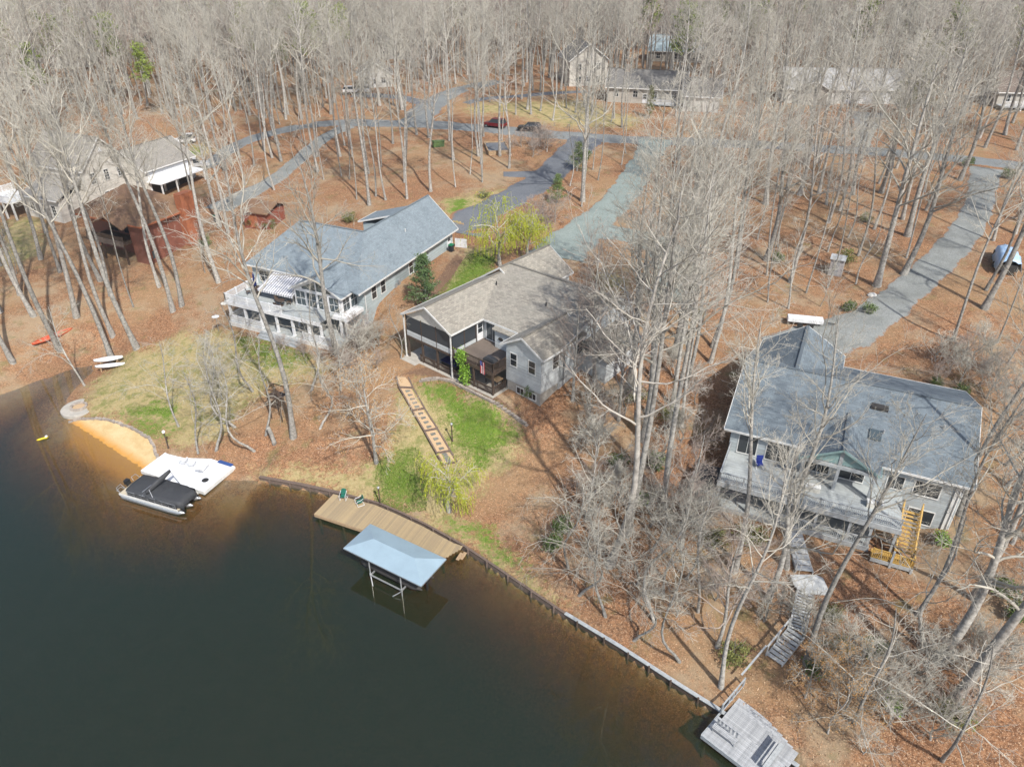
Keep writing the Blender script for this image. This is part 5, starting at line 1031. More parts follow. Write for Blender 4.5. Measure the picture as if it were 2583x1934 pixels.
# ------------------------------------------------------------------ neighbouring houses
O = (-52.0, 98.6); rdz = 5.5; hr = thing('chalet', 'dark red chalet with brown hipped roof and orange brick chimney on the left', 'house', (*O, rdz), R(-26))
mb = MB(); slab(mb, [(-14.4,0,5.6),(0,0,5.6),(-5.6,5.4,9.2),(-8.2,5.4,9.2)]); slab(mb, [(0,0,5.6),(0,10.8,5.6),(-5.6,5.4,9.2)]); slab(mb, [(0,10.8,5.6),(-14.4,10.8,5.6),(-8.2,5.4,9.2),(-5.6,5.4,9.2)]); slab(mb, [(-14.4,10.8,5.6),(-14.4,0,5.6),(-8.2,5.4,9.2)]); mr_ = mb.build('roof', 'shingle_brown', hr)
mb = MB(); slab(mb, [(-8.8,-1.2,5.2),(-5.6,-1.2,6.6),(-5.6,4.5,7.6),(-8.8,2.0,6.2)]); slab(mb, [(-5.6,-1.2,6.6),(-2.4,-1.2,5.2),(-2.4,2.0,6.2),(-5.6,4.5,7.6)]); mb.build('prow_roof', 'shingle_brown', hr)
edges_trim([((-14.4,-.03,5.6),(0,-.03,5.6)),((.03,0,5.6),(.03,10.8,5.6))], 'fascia', 'brick_orange', mr_, .25, .06)
MB().box(-13.8,-.7,2.4,10.3,-2,5.5).build('wall', 'siding_red', hr); MB().box(-3.4,-.6,.6,2.4,-2,5.5).build('corner_wall', 'siding_red', hr)
MB().box(-11,-3.4,-.8,2.4,2.5,2.7).build('deck', 'dark_wood', hr); railing(hr, [(-11,-.7,2.7),(-3.5,-.7,2.7)], 'dark_wood', 1.0, .14, 1.9, .08); MB().box(-11,-3.4,-.9,-.8,2.3,3.1).build('deck_fascia', 'brown_deck', hr)
for x in (-10.8,-8.4,-6,-3.7): MB().box(x-.09,x+.09,-.7,-.5,-2,2.5).build('post', 'dark_wood', hr)
MB().box(-.6,.7,7.2,9.6,-2,8.2).build('chimney', 'brick_orange', hr); window(hr, (-.6,1.6,.3), .9, 1.2, '+x', 'brick_orange', 'glass_blue', (1,0)); window(hr, (-9,2.4,3.0), 1.6, 1.9, '-y', 'dark_wood', 'glass', (1,0)); window(hr, (-6,2.4,3.0), 1.6, 1.9, '-y', 'dark_wood', 'glass', (1,0))
MB().box(-10,-3,-3.0,-.9,-2,-.75).build('turf_mat', 'green_turf', hr)
p = P(700,565); t = thing('red_shed', 'small dark red shed with purple-brown roof left of the blue house', 'shed', tuple(p), R(-20)); MB().box(-4.4,0,-2.2,2.2,-.5,2.4).build('wall', 'red_siding', t); mb = MB(); slab(mb, [(-4.8,-2.6,2.4),(.4,-2.6,2.4),(.4,.4,3.4),(-4.8,.4,3.4)]); slab(mb, [(.4,2.6,2.4),(-4.8,2.6,2.4),(-4.8,.4,3.4),(.4,.4,3.4)]); mb.build('roof', 'shingle_brown', t); MB().box(-3.4,-1.9,-2.26,-2.2,-.2,1.9).build('door', 'brick_orange', t)
C_ = (-69.9, 119.4); cz = 6.3; hc = thing('cream_house', 'cream two-storey house with steep gable and grey roofs at the left', 'house', (*C_, cz), R(-24))
gable_wall(hc, 'siding_cream', -12, 0, 0, 8.6, -2, 6.6, 'x', 10.9, 4.3); gable_roof(hc, 'shingle_greige', -12.3, .35, -.35, 8.95, 6.6, 11.2, 'x', 4.3)
for y, z_ in ((1.6,4.2),(4.3,4.2),(7.0,4.2)): window(hc, (0,y,z_), .85, 1.7, '+x', bars=(1,3))
window(hc, (0,3.4,.8), .8, 1.6, '+x', bars=(1,2)); window(hc, (0,4.4,.8), .8, 1.6, '+x', bars=(1,2)); o = MB().lathe([(.35,0),(.35,.05)], 14).build('round_vent', 'white_paint', hc, loc=(.02,4.3,9.1)); o.rotation_euler = (0,R(90),0)
MB().box(-9,-1,-5,0,-2,3.2).build('side_wing_wall', 'siding_cream', hc); mb = MB(); slab(mb, [(-9.4,-5.5,3.2),(-.6,-5.5,3.2),(-.6,0,5.4),(-9.4,0,5.4)]); mb.build('side_wing_roof', 'shingle_greige', hc); edges_trim([((-9.4,-5.54,3.2),(-.6,-5.54,3.2))], 'fascia', 'white_trim', hc)
for x in (-7.5,-5,-2.5): window(hc, (x,-5,.4), .9, 1.7, '-y', bars=(1,2))
MB().box(-16,-9,-7.5,-2,2.2,2.4).build('side_deck', 'white_trim', hc); railing(hc, [(-16,-2,2.4),(-16,-7.4,2.4),(-9,-7.4,2.4)], 'white_paint', .95, .2, 1.8, .06)
for x in (-15.9,-13.6,-11.3,-9.1): MB().box(x-.12,x+.12,-7.4,-7.16,-2,2.2).build('deck_post', 'white_trim', hc)
gable_wall(hc, 'siding_cream', -6, 3.3, 8.7, 20, -1, 4.6, 'y', 7.4, -1.2, 'garage_wall'); gable_roof(hc, 'shingle_greige', -6.3, 3.8, 8.62, 20.4, 4.65, 7.8, 'y', -1.2, name='garage_roof')
mb = MB(); mb.box(3.3,3.36,9.5,19.5,1.2,4.2); mb.build('garage_front', 'white_paint', hc)
for y in (11,14,17): MB().box(3.36,3.42,y-1.2,y+1.2,.2,2.6).build('garage_door', 'dark_interior', hc)
MB().box(3.3,6.5,9,19.5,2.7,2.85).build('carport_roof', 'white_paint', hc)
for y in (9.3,12.6,16,19.2): MB().box(6.2,6.4,y-.1,y+.1,-1,2.7).build('carport_post', 'white_trim', hc)
def mpp(p): return (p[1]*_c+(CAM_H-p[2])*_s)/FPX
def fhouse(name, label, px, py, ang, W_, D_, hw, rise, wall, roof, axis='x', nwin=3, door_=True, trim='white_trim', chim=False, face='-y'):
    """far house: (px,py) is the middle of the foot of its front wall"""
    p = P(px, py); t = thing(name, label, 'house', tuple(p), R(ang)); x0, x1 = -W_/2, W_/2
    gable_wall(t, wall, x0, x1, 0, D_, -1.5, hw, axis, hw+rise); gable_roof(t, roof, x0-.4, x1+.4, -.5, D_+.5, hw, hw+rise+.2, axis, trim=trim)
    for i in range(nwin): window(t, (x0+W_*(i+.5)/nwin, 0, hw-1.9 if hw < 4 else hw-2.0), 1.0, 1.3, '-y', bars=(1,1))
    if hw > 4:
        for i in range(nwin): window(t, (x0+W_*(i+.5)/nwin, 0, .7), 1.0, 1.4, '-y', bars=(1,1))
    if door_: door(t, (x0+W_*.5+.9 if nwin % 2 else 0, 0, .1), 1.0, 2.0, '-y')
    if chim: MB().box(x0+W_*.2,x0+W_*.2+1,D_*.4,D_*.4+.8,hw,hw+rise+1.2).build('chimney', 'stone', t)
    return t
fhouse('beige_house', 'tall beige gabled house among trunks beyond the thin drive', 1483, 216, 12, 9.5, 10, 5.6, 3.6, 'siding_cream', 'grey_roof_far', 'y', 2)
t = fhouse('ranch_house', 'low tan house with grey-brown roof and bright white gable board, top centre right', 1625, 262, -14, 17, 9, 3.2, 3.0, 'pale_wall', 'grey_roof_far', 'x', 4, chim=True)
gable_wall(t, 'white_wall_far', 8.6, 16, -5, 7, -1.5, 3.0, 'x', 5.4, name='wing_wall'); gable_roof(t, 'grey_roof_far', 8.2, 16.4, -5.5, 7.5, 3.0, 5.7, 'x', name='wing_roof', trim='white_paint')
MB().box(1,8,-2.6,-.1,.3,.5).build('porch_floor', 'grey_paint_wood', t); railing(t, [(1,-2.5,.5),(8,-2.5,.5)], 'white_paint', .9, .25, 2, .08)
fhouse('white_house', 'tall white house showing through treetops at the top right', 1676, 118, -5, 9, 9, 6, 3, 'white_wall_far', 'grey_roof_far', 'y', 2)
fhouse('blue_roof_house', 'house with pale blue-green roof behind the tan house', 1705, 158, -12, 15, 9, 2.8, 3.4, 'pale_wall', 'blue_roof_far', 'x', 3)
t = fhouse('grey_ranch_house', 'wide low house with pale grey roof and white garage doors at the upper right', 2125, 262, -5, 25, 9, 3.0, 3.4, 'white_wall_far', 'pale_roof_far', 'x', 5)
gable_wall(t, 'pale_wall', -10, -4, -1.4, 3, -1, 3.0, 'y', 4.8, name='front_gable_wall'); gable_roof(t, 'pale_roof_far', -10.4, -3.6, -1.9, 4, 3.0, 5.0, 'y', name='front_gable_roof')
for x in (4.5, 8.3): MB().box(x-1.5,x+1.5,-.08,0,0,2.3).build('garage_door', 'white_paint', t)
t = fhouse('porch_house', 'brown-roofed house with white porch railing at the right edge', 2610, 275, -8, 16, 9, 3.2, 3.4, 'pale_wall', 'tan_roof_far', 'x', 4)
MB().box(-8,8,-2.8,-.1,.6,.8).build('porch_floor', 'grey_paint_wood', t); railing(t, [(-8,-2.7,.8),(8,-2.7,.8)], 'white_paint', 1.0, .25, 2.5, .09)
for x in (-7.8,-4,0,4,7.8): MB().box(x-.12,x+.12,-2.8,-2.56,-1,3.0).build('porch_post', 'white_paint', t)
fhouse('small_cottage', 'small grey-white cottage behind the road branch, top centre left', 948, 222, 10, 8, 7, 3.0, 2.8, 'white_wall_far', 'grey_roof_far', 'y', 2)
fhouse('pale_house', 'pale house half hidden by treetops above the small cottage', 1000, 150, -5, 11, 9, 4.5, 3.2, 'white_wall_far', 'grey_roof_far', 'x', 3)
fhouse('hidden_white_house', 'white house half hidden in the woods at the top left', 185, 172, 8, 10, 9, 4.5, 3.4, 'white_wall_far', 'grey_roof_far', 'y', 2)
# ------------------------------------------------------------------ trees
def nrm(v): return v/np.maximum(np.linalg.norm(v, axis=-1, keepdims=True), 1e-9)
def sub_branches(rng, Pp, Rp, m, t0, t1, ang, asd, lr, k, up, rr, tip, jit=.12, shape=0.5, prob=1.0, lmin=.15):
    n, kp, _ = Pp.shape; L = np.linalg.norm(np.diff(Pp, axis=1), axis=2).sum(1)
    t = t0+(t1-t0)*((np.arange(m)[None]+rng.random((n, m)))/m)
    f = t*(kp-1); i = np.minimum(f.astype(int), kp-2); fr = (f-i)[..., None]; r_ = np.arange(n)[:, None]
    p0 = Pp[r_, i]*(1-fr)+Pp[r_, i+1]*fr; tan = nrm(Pp[r_, i+1]-Pp[r_, i]); R0 = Rp[r_, i]*(1-fr[..., 0])+Rp[r_, i+1]*fr[..., 0]
    ref = np.where(np.abs(tan[..., 2:3]) < .9, np.array([0, 0, 1.]), np.array([1., 0, 0])); a = nrm(np.cross(tan, ref)); b = np.cross(tan, a)
    az = np.arange(m)[None]*2.399+rng.random((n, 1))*6.283+rng.normal(0, .5, (n, m)); an = np.radians(rng.normal(ang, asd, (n, m)))[..., None]
    d = np.cos(an)*tan+np.sin(an)*(np.cos(az)[..., None]*a+np.sin(az)[..., None]*b)
    ln = np.maximum(lmin, L[:, None]*lr*(1-shape*(t-t0)/(t1-t0+1e-6))*rng.uniform(.65, 1.25, (n, m)))
    P0 = p0.reshape(-1, 3); D = nrm(d.reshape(-1, 3)); LN = ln.reshape(-1); RB = (np.minimum(R0*rr, R0*.85)).reshape(-1)
    if prob < 1: q = rng.random(len(P0)) < prob; P0, D, LN, RB = P0[q], D[q], LN[q], RB[q]
    out = [P0]; step = (LN/(k-1))[:, None]
    for j in range(k-1):
        D = nrm(D+np.array([0, 0, 1.])*up/(k-1)+rng.normal(0, jit, D.shape)); out.append(out[-1]+D*step)
    PB = np.stack(out, 1); tt = np.linspace(0, 1, k)[None]; RR = np.maximum(tip, RB[:, None]*(1-tt)+tip*tt)
    return PB, RR
def tubes(PB, RR, s):
    """open tapered tubes, vectorised"""
    n, k, _ = PB.shape; tan = nrm(np.gradient(PB, axis=1)); ref = np.where(np.abs(tan[..., 2:3]) < .9, np.array([0, 0, 1.]), np.array([1., 0, 0])); a = nrm(np.cross(tan, ref)); b = np.cross(tan, a)
    q = np.arange(s)*2*np.pi/s; V = PB[:, :, None]+RR[:, :, None, None]*(np.cos(q)[None, None, :, None]*a[:, :, None]+np.sin(q)[None, None, :, None]*b[:, :, None])
    idx = np.arange(n*k*s).reshape(n, k, s); i0 = idx[:, :-1]; i1 = idx[:, 1:]
    F_ = np.stack([i0, np.roll(i0, -1, 2), np.roll(i1, -1, 2), i1], -1).reshape(-1, 4)
    return V.reshape(-1, 3), F_
def spikes(PB, RR):
    """three-sided twig: ring of 3 at base, one tip"""
    n = len(PB); V0, _ = tubes(PB[:, :2], RR[:, :2], 3); V0 = V0.reshape(n, 2, 3, 3)[:, 0]; V = np.concatenate([V0, PB[:, -1:]], 1); i = np.arange(n)[:, None]*4
    return V.reshape(-1, 3), np.concatenate([i+np.array([0, 1, 3]), i+np.array([1, 2, 3]), i+np.array([2, 0, 3])], 0)
def leaves(rng, C, size, flat=.0):
    n = len(C); u = nrm(rng.normal(0, 1, (n, 3))); v = nrm(np.cross(u, rng.normal(0, 1, (n, 3)))); s = size*rng.uniform(.6, 1.3, (n, 1))
    V = np.stack([C-u*s, C+v*s*.55, C+u*s, C-v*s*.55], 1).reshape(-1, 3); return V, np.arange(4*n).reshape(n, 4)
class Acc:
    def __init__(s): s.V = []; s.F = {3: [], 4: []}; s.mi = {3: [], 4: []}; s.n = 0
    def add(s, VF, mi=0):
        V, F_ = VF; s.V.append(V); k = F_.shape[1]; s.F[k].append(F_+s.n); s.mi[k].append(np.full(len(F_), mi)); s.n += len(V)
    def mesh(s, name, mats):
        fl = []; mi = []
        for k in (4, 3):
            if s.F[k]: fl.append(np.concatenate(s.F[k])); mi.append(np.concatenate(s.mi[k]))
        return np_mesh(name, np.concatenate(s.V), fl, mats, np.concatenate(mi))
def trunk_curve(rng, H, r0, r1, k=12, bend=.25, lean=(0, 0)):
    t = np.linspace(0, 1, k); w1 = rng.normal(0, bend, 2); w2 = rng.normal(0, bend*.6, 2)
    x = w1[0]*np.sin(t*3)+w2[0]*np.sin(t*7)+lean[0]*H*t**1.3; y = w1[1]*np.sin(t*3+1)-w1[1]*math.sin(1)+w2[1]*np.sin(t*6)+lean[1]*H*t**1.3
    Pt = np.stack([x-x[0], y-y[0], t*H], 1); Rt = r0*(1-t)**.8+r1*t; Rt = Rt*(1+.55*np.exp(-t*H/.5)); Pt[0, 2] = -.6
    return Pt[None], Rt[None]
TREES = {}
def make_tree(key, seed, H=24, r0=.26, r1=.03, bend=.35, crown=.45, n1=18, n2=7, n3=6, n4=4, a1=48, l1=.30, up1=.55, up2=.25, l2=.46, l3=.45, tip=.0075, mats=('bark_grey', 'twig_grey'), leaf=None, nleaf=0, lsize=.06, shape=.55, lean=(0, 0), big=0, droop=0.0, rr1=.48):
    rng = np.random.default_rng(seed); T, RT = trunk_curve(rng, H, r0, r1, 14, bend, lean); A = Acc(); B = Acc(); A.add(tubes(T, RT, 8))
    limbs = [sub_branches(rng, T, RT, n1, crown, .98, a1, 10, l1, 9, up1, rr1, tip*2.0, .16, shape)]
    if big: limbs.append(sub_branches(rng, T, RT, big, crown*.85, crown+.28, 30, 7, .5, 11, .35, .52, tip*2.2, .17, .2))
    kids2 = []
    for q, (Lp, Lr) in enumerate(limbs):
        B.add(tubes(Lp, Lr, 5)); kids2.append(sub_branches(rng, Lp, Lr, n2 if q == 0 else n2+4, .22, .98, 42, 12, l2 if q == 0 else l2*.7, 5, up2-droop*.5, .6, tip*1.4, .14, .45))
    P2 = np.concatenate([p for p, _ in kids2]); R2 = np.concatenate([r for _, r in kids2]); B.add(tubes(P2, R2, 3))
    P3, R3 = sub_branches(rng, P2, R2, n3, .2, .98, 40, 12, l3, 4, .15-droop, .62, tip, .16, .4); B.add(tubes(P3, R3, 3))
    if n4:
        P4, R4 = sub_branches(rng, P3, R3, n4, .25, 1.0, 38, 12, .55, 2, .1-droop, .8, tip*.8, .1, .3, 1.0, .25); R4[:, 0] = np.maximum(R4[:, 0], tip*.9); B.add(spikes(P4, R4)); ends = P4
    else: ends = P3
    ms = [mats[1]]
    if leaf:
        C = ends[rng.integers(0, len(ends), nleaf), -1]+rng.normal(0, .12, (nleaf, 3)); B.add(leaves(rng, C, lsize), 1); ms.append(leaf)
    TREES[key] = (A.mesh('trunk', [mats[0]]), B.mesh('crown', ms), H)
for i in range(5): make_tree('forest%d' % i, 20+i, H=24+i*1.1, r0=.18+.017*i, crown=.48+.05*(i % 3), n1=17+2*(i % 3), a1=44+3*(i % 3), l1=.27, bend=.45)
for i in range(3): make_tree('pole%d' % i, 40+i, H=20+i*2, r0=.10+.012*i, crown=.58, n1=14, n2=6, n3=5, n4=4, l1=.2, a1=42, bend=.5, tip=.007)
for i in range(3): make_tree('oak%d' % i, 50+i, H=24+i, r0=.36, crown=.36, n1=16, n2=8, n3=6, n4=4, a1=52, l1=.30, big=3, bend=.5, up1=.4)
for i in range(2): make_tree('pale%d' % i, 60+i, H=25, r0=.26, crown=.46, n1=15, n2=7, n3=6, n4=4, a1=60, l1=.33, big=3, bend=.7, up1=.25, mats=('bark_pale', 'twig_pale'), tip=.009)
for i in range(2): make_tree('maple%d' % i, 70+i, H=14, r0=.2, crown=.22, n1=18, n2=9, n3=7, n4=4, a1=52, l1=.42, big=2, bend=.3, up1=.5, mats=('bark_grey', 'twig_red'), tip=.007)
for i in range(3): make_tree('under%d' % i, 80+i, H=9+i*1.5, r0=.09+.02*i, crown=.25, n1=12, n2=6, n3=5, n4=3, a1=58, l1=.48, bend=.6, up1=-.1, rr1=.38, up2=-.05, droop=.3, tip=.0068, mats=('bark_grey', 'twig_grey'), lean=(.06, .03))
make_tree('beech', 90, H=11, r0=.17, crown=.15, n1=20, n2=9, n3=6, n4=4, a1=68, l1=.46, bend=.3, up1=.1, leaf='leaf_tan', nleaf=3500, lsize=.055, tip=.0065)
make_tree('beechsap', 91, H=6.5, r0=.07, crown=.15, n1=14, n2=8, n3=5, n4=4, a1=62, l1=.5, bend=.3, up1=.0, leaf='leaf_tan', nleaf=3200, lsize=.05, tip=.006)
make_tree('arch', 92, H=10, r0=.12, crown=.42, n1=14, n2=8, n3=6, n4=3, a1=52, l1=.42, bend=.7, up1=-.25, droop=.35, rr1=.36, lean=(-.10, .05), tip=.007)
make_tree('sapling', 93, H=7, r0=.05, crown=.3, n1=12, n2=6, n3=5, n4=3, a1=45, l1=.34, bend=.3, tip=.006)
for i in range(2): make_tree('shrub%d' % i, 95+i, H=2.6, r0=.05, crown=.05, n1=16, n2=6, n3=5, n4=3, a1=45, l1=.8, bend=.2, up1=.2, tip=.006, mats=('bark_grey', 'twig_red' if i else 'twig_grey'))
for i in range(3): make_tree('tall%d' % i, 110+i, H=31+i, r0=.29+.02*i, crown=.52+.04*i, n1=19, n2=8, n3=6, n4=4, a1=44, l1=.23, big=2, bend=.7, up1=.5)
# low-detail trees for the far woods
def far_tree(key, seed, mats, H, **kw):
    rng = np.random.default_rng(seed); T, RT = trunk_curve(rng, H, .22, .04, 8, .5); A = Acc(); A.add(tubes(T, RT, 5))
    L1 = sub_branches(rng, T, RT, 16, .38, .98, 44, 10, .27, 5, .5, .5, .03, .1, .5); A.add(tubes(*L1, 3), 1); L2 = sub_branches(rng, *L1, 6, .2, .98, 42, 12, .5, 4, .25, .6, .018, .14, .4); A.add(tubes(*L2, 3), 1)
    L3 = sub_branches(rng, *L2, 6, .15, 1, 40, 12, .55, 2, .2, .7, .013, .1, .3); L3[1][:, 0] = .014; A.add(spikes(*L3), 1); TREES[key] = A.mesh(key, mats)
for i in range(5): far_tree('far%d' % i, 200+i, ['bark_grey', 'twig_grey' if i not in (1, 3) else 'twig_red'], 20+1.5*i)
# evergreens and willows
def conifer(key, seed, H, r0, crown, wid, mat, n1=40, ncl=9, per=26, lsz=.13, spread=.35, cone=1.0):
    rng = np.random.default_rng(seed); T, RT = trunk_curve(rng, H, r0, .03, 10, .2); A = Acc(); A.add(tubes(T, RT, 7)); B = Acc()
    L1 = sub_branches(rng, T, RT, n1, crown, .97, 72, 9, wid/H, 5, .15, .4, .012, .12, .85*cone); B.add(tubes(*L1, 3))
    tt = rng.uniform(.25, 1.0, (len(L1[0]), ncl)); f = tt*4; i = np.minimum(f.astype(int), 3); fr = (f-i)[..., None]; rr_ = np.arange(len(L1[0]))[:, None]; C = L1[0][rr_, i]*(1-fr)+L1[0][rr_, i+1]*fr
    C = np.repeat(C.reshape(-1, 3), per, 0)+rng.normal(0, 1, (C.shape[0]*C.shape[1]*per, 3))*np.array([spread, spread, spread*.6]); B.add(leaves(rng, C, lsz), 1); TREES[key] = (A.mesh('trunk', ['bark_grey']), B.mesh('crown', ['twig_grey', mat]), H)
conifer('cedar', 300, 7.5, .14, .05, 2.5, 'leaf_cedar', 46, 8, 20, .11, .28); conifer('pine0', 301, 19, .22, .5, 3.6, 'leaf_pine', 26, 6, 34, .17, .5, .5); conifer('pine1', 302, 22, .25, .55, 4.0, 'leaf_pine', 26, 6, 34, .17, .55, .4); conifer('cedar1', 303, 12, .16, .1, 2.4, 'leaf_olive', 44, 6, 16, .13, .33)
conifer('farpine', 305, 19, .22, .5, 3.4, 'leaf_pine', 22, 5, 16, .24, .5, .5)
conifer('smallpine', 304, 4.5, .08, .05, 1.7, 'leaf_green', 30, 6, 16, .09, .22)
def willow(key, seed, H, n1, ns, l1):
    rng = np.random.default_rng(seed); T, RT = trunk_curve(rng, H*.7, .2, .06, 10, .4); A = Acc(); A.add(tubes(T, RT, 7)); B = Acc()
    L1 = sub_branches(rng, T, RT, n1, .3, .98, 40, 14, l1, 8, .25, .6, .02, .16, .2); B.add(tubes(*L1, 4)); L2 = sub_branches(rng, *L1, 6, .35, 1, 42, 16, .5, 6, -.5, .6, .012, .16, .2); B.add(tubes(*L2, 3))
    L3 = sub_branches(rng, *L2, ns, .1, 1, 40, 20, 1.3, 8, -4.5, .6, .006, .07, .1, 1, 1.7); L3[0][..., 2] = np.maximum(L3[0][..., 2], .15); B.add(tubes(*L3, 3), 1)
    p = L3[0]; n = len(p); m = 16; t = rng.random((n, m))*6.99; i = t.astype(int); fr = (t-i)[..., None]; r_ = np.arange(n)[:, None]; C = (p[r_, i]*(1-fr)+p[r_, i+1]*fr).reshape(-1, 3)+rng.normal(0, .025, (n*m, 3)); V, F_ = leaves(rng, C, .075); V = (V-np.repeat(C, 4, 0))*np.array([.55, .55, 1.5])+np.repeat(C, 4, 0); B.add((V, F_), 1)
    TREES[key] = (A.mesh('trunk', ['bark_grey']), B.mesh('crown', ['twig_grey', 'leaf_yellowgreen']), H)
willow('willow0', 310, 7.5, 11, 6, .6); willow('willow1', 315, 6.0, 9, 6, .62)
def bush(key, seed, rx, rz, n, mat, lsz):
    rng = np.random.default_rng(seed); T, RT = trunk_curve(rng, rz*1.1, .04, .01, 5, .1); L1 = sub_branches(rng, T, RT, 12, .05, .9, 50, 14, 1.0*rx/rz, 4, .3, .6, .008); A = Acc(); A.add(tubes(T, RT, 5)); A.add(tubes(*L1, 3))
    k = 26; cc = nrm(rng.normal(0, 1, (k, 3)))*rng.uniform(.35, .95, (k, 1))*np.array([rx, rx, rz*.55])+np.array([0, 0, rz*.6]); C = np.repeat(cc, n//k, 0); C = C+rng.normal(0, 1, C.shape)*np.array([rx, rx, rz*.7])*.17; B = Acc(); B.add(leaves(rng, C, lsz)); TREES[key] = (A.mesh('stem', ['bark_grey']), B.mesh('foliage', [mat]), rz)
bush('bush_green', 320, .9, 1.2, 900, 'leaf_green', .09); bush('bush_bright', 321, .8, 1.0, 800, 'leaf_bright', .09); bush('bush_olive', 322, 1.2, 1.3, 1000, 'leaf_olive', .085)
NT = [0]
def plant(key, x, y, label, cat='tree', group=None, s=1.0, rz=None, name='bare_tree', tilt=None, sz=None, parts=('trunk', 'crown')):
    z = float(zt(x, y)[0]); rz = random.uniform(0, 6.283) if rz is None else rz
    t = thing(name, label, cat, (x, y, z), rz, group); t.scale = (s, s, s*(sz or 1))
    tl = tilt or (random.gauss(0, .025), random.gauss(0, .025)); t.rotation_euler = (Matrix.Rotation(tl[1], 3, 'Y') @ Matrix.Rotation(tl[0], 3, 'X') @ Matrix.Rotation(rz, 3, 'Z')).to_euler()
    inst(TREES[key][0], parts[0], t); inst(TREES[key][1], parts[1], t); NT[0] += 1; PLANTED.append((x, y)); return t
PLANTED = []
def pp(key, px, py, label, **kw):
    p = P(px, py); return plant(key, p[0], p[1], label, **kw)
# trees one can single out
pp('tall0', 739, 1103, 'tall straight grey tree in front of the white decks, on the lawn slope', s=.97, rz=.4, tilt=(.0,-.05))
pp('oak1', 850, 893, 'big crooked bare tree right in front of the blue-grey house', s=.93, rz=2.2)
pp('pale0', 1537, 1425, 'thick pale-limbed tree at the edge of the right bank, spreading over the taupe roof', s=1.2, rz=1.0, tilt=(-.02,.10))
pp('tall1', 1581, 1347, 'straight grey tree just right behind the thick pale-limbed tree', s=1.0, tilt=(0,.05)); pp('tall0', 1673, 1278, 'bare tree with dark fork between the two right-hand houses', s=.95)
pp('arch', 1452, 1501, 'short broken tree with arching sprays on the grassy bank edge', s=.95, rz=2.6); pp('beech', 949, 1166, 'spreading tree with tan leaves still on, in the middle of the lawn', s=1.05)
pp('arch', 648, 1134, 'slim double-stemmed arching tree near the lower lawn edge', s=1.0, rz=.2); pp('under2', 541, 1137, 'small leaning bare tree behind the white platform, right one of two', s=1.0, rz=.3); pp('under1', 500, 1144, 'small leaning bare tree behind the white platform, left one of two', s=.95, rz=.1)
pp('under2', 782, 986, 'thin bare tree just below the white deck steps', s=1.0); pp('sapling', 560, 1010, 'thin sapling in the middle of the dry left lawn', s=1.1)
pp('tall1', 283, 908, 'thick leaning bare tree beside the two white boats', s=.98, rz=3.0, tilt=(0,-.10)); pp('tall2', 346, 877, 'thick bare tree right of the two white boats', s=1.0, rz=1.7, tilt=(0,-.07)); pp('tall0', 86, 797, 'thick bare trunk above the red canoe', s=1.0, tilt=(0,-.05))
pp('tall2', 150, 880, 'bare tree standing just right of the red canoe', s=.95, tilt=(0,-.06)); pp('tall1', 32, 912, 'pale leaning trunk at the left edge below the canoe', s=.9, tilt=(0,-.06)); pp('under1', 214, 972, 'thin tree leaning over the inlet by the fire pit', s=1.0, rz=2.9); pp('tall1', 436, 785, 'bare tree left of the white decks, front one of a pair', s=.95, tilt=(0,-.05)); pp('tall0', 458, 772, 'bare tree left of the white decks, rear one of a pair', s=.95, tilt=(0,-.04)); pp('tall2', 553, 712, 'dark trunk between the chalet and the white decks', s=.85)
pp('oak0', 2368, 1668, 'tall straight smooth trunk at the lower right, left of two', s=.95, rz=.9, tilt=(.0,.03)); pp('oak1', 2402, 1775, 'thick dark trunk at the lower right, nearest the corner', s=1.0, rz=2.0, tilt=(.02,.09)); pp('tall2', 2036, 1672, 'forked tree beside the long grey stair', s=.68, rz=.3, tilt=(0,.07)); pp('under2', 2335, 1640, 'thin grey tree between the two big lower right trunks', s=1.0)
pp('tall0', 1985, 1432, 'forked thick tree in front of the grey deck left half', s=.72, rz=2.6); pp('tall1', 1852, 1440, 'bare tree in front of the left end of the grey deck', s=.72, rz=1.2); pp('forest3', 1820, 1733, 'bare tree just above the weathered dock', s=.75, tilt=(0,.03)); pp('oak0', 1935, 1512, 'double bare trunk left of the stair landing', s=.7)
pp('oak0', 2278, 693, 'tall dark trunk beside the long gravel drive', s=1.0, rz=1.2, tilt=(0,.09)); pp('oak1', 2482, 778, 'dark trunk right of the gravel drive casting a long shadow', s=1.0, tilt=(0,.07)); pp('pale1', 2560, 590, 'pale tree at the right edge above the blue tarp', s=.95, tilt=(0,.05)); pp('forest2', 2420, 1300, 'bare trunk right of the slate house corner', s=.9, tilt=(0,.05))
pp('oak2', 1470, 508, 'tall isolated trunk between the two central drives', s=.95, rz=.6); pp('forest0', 1027, 502, 'dark straight trunk behind the garage of the blue house', s=.95); pp('pale0', 1087, 483, 'tall pale trunk behind the blue garage roof', s=.92); pp('pale1', 1284, 424, 'pale forked tree beside the parking spur', s=.8)
pp('maple0', 1500, 960, 'reddish twiggy tree against the right side of the taupe house', s=1.05); pp('maple1', 1445, 1010, 'reddish twiggy tree at the front right corner of the taupe house', s=.8); pp('maple0', 1560, 1060, 'bushy bare tree right of the garden wall', s=.85); pp('under0', 1010, 905, 'bare bush-like tree at the left corner of the screened porch', s=.75); pp('maple1', 905, 890, 'bare shrubby tree between the two central houses', s=.36)
pp('willow0', 1262, 672, 'bright yellow-green weeping willow behind the taupe roof', name='willow_tree', s=1.2); pp('willow1', 1335, 655, 'smaller yellow-green willow right of the weeping willow', name='willow_tree', s=1.1); pp('willow1', 1135, 1290, 'yellow-green weeping willow at the foot of the garden walk', name='willow_tree', s=.95)
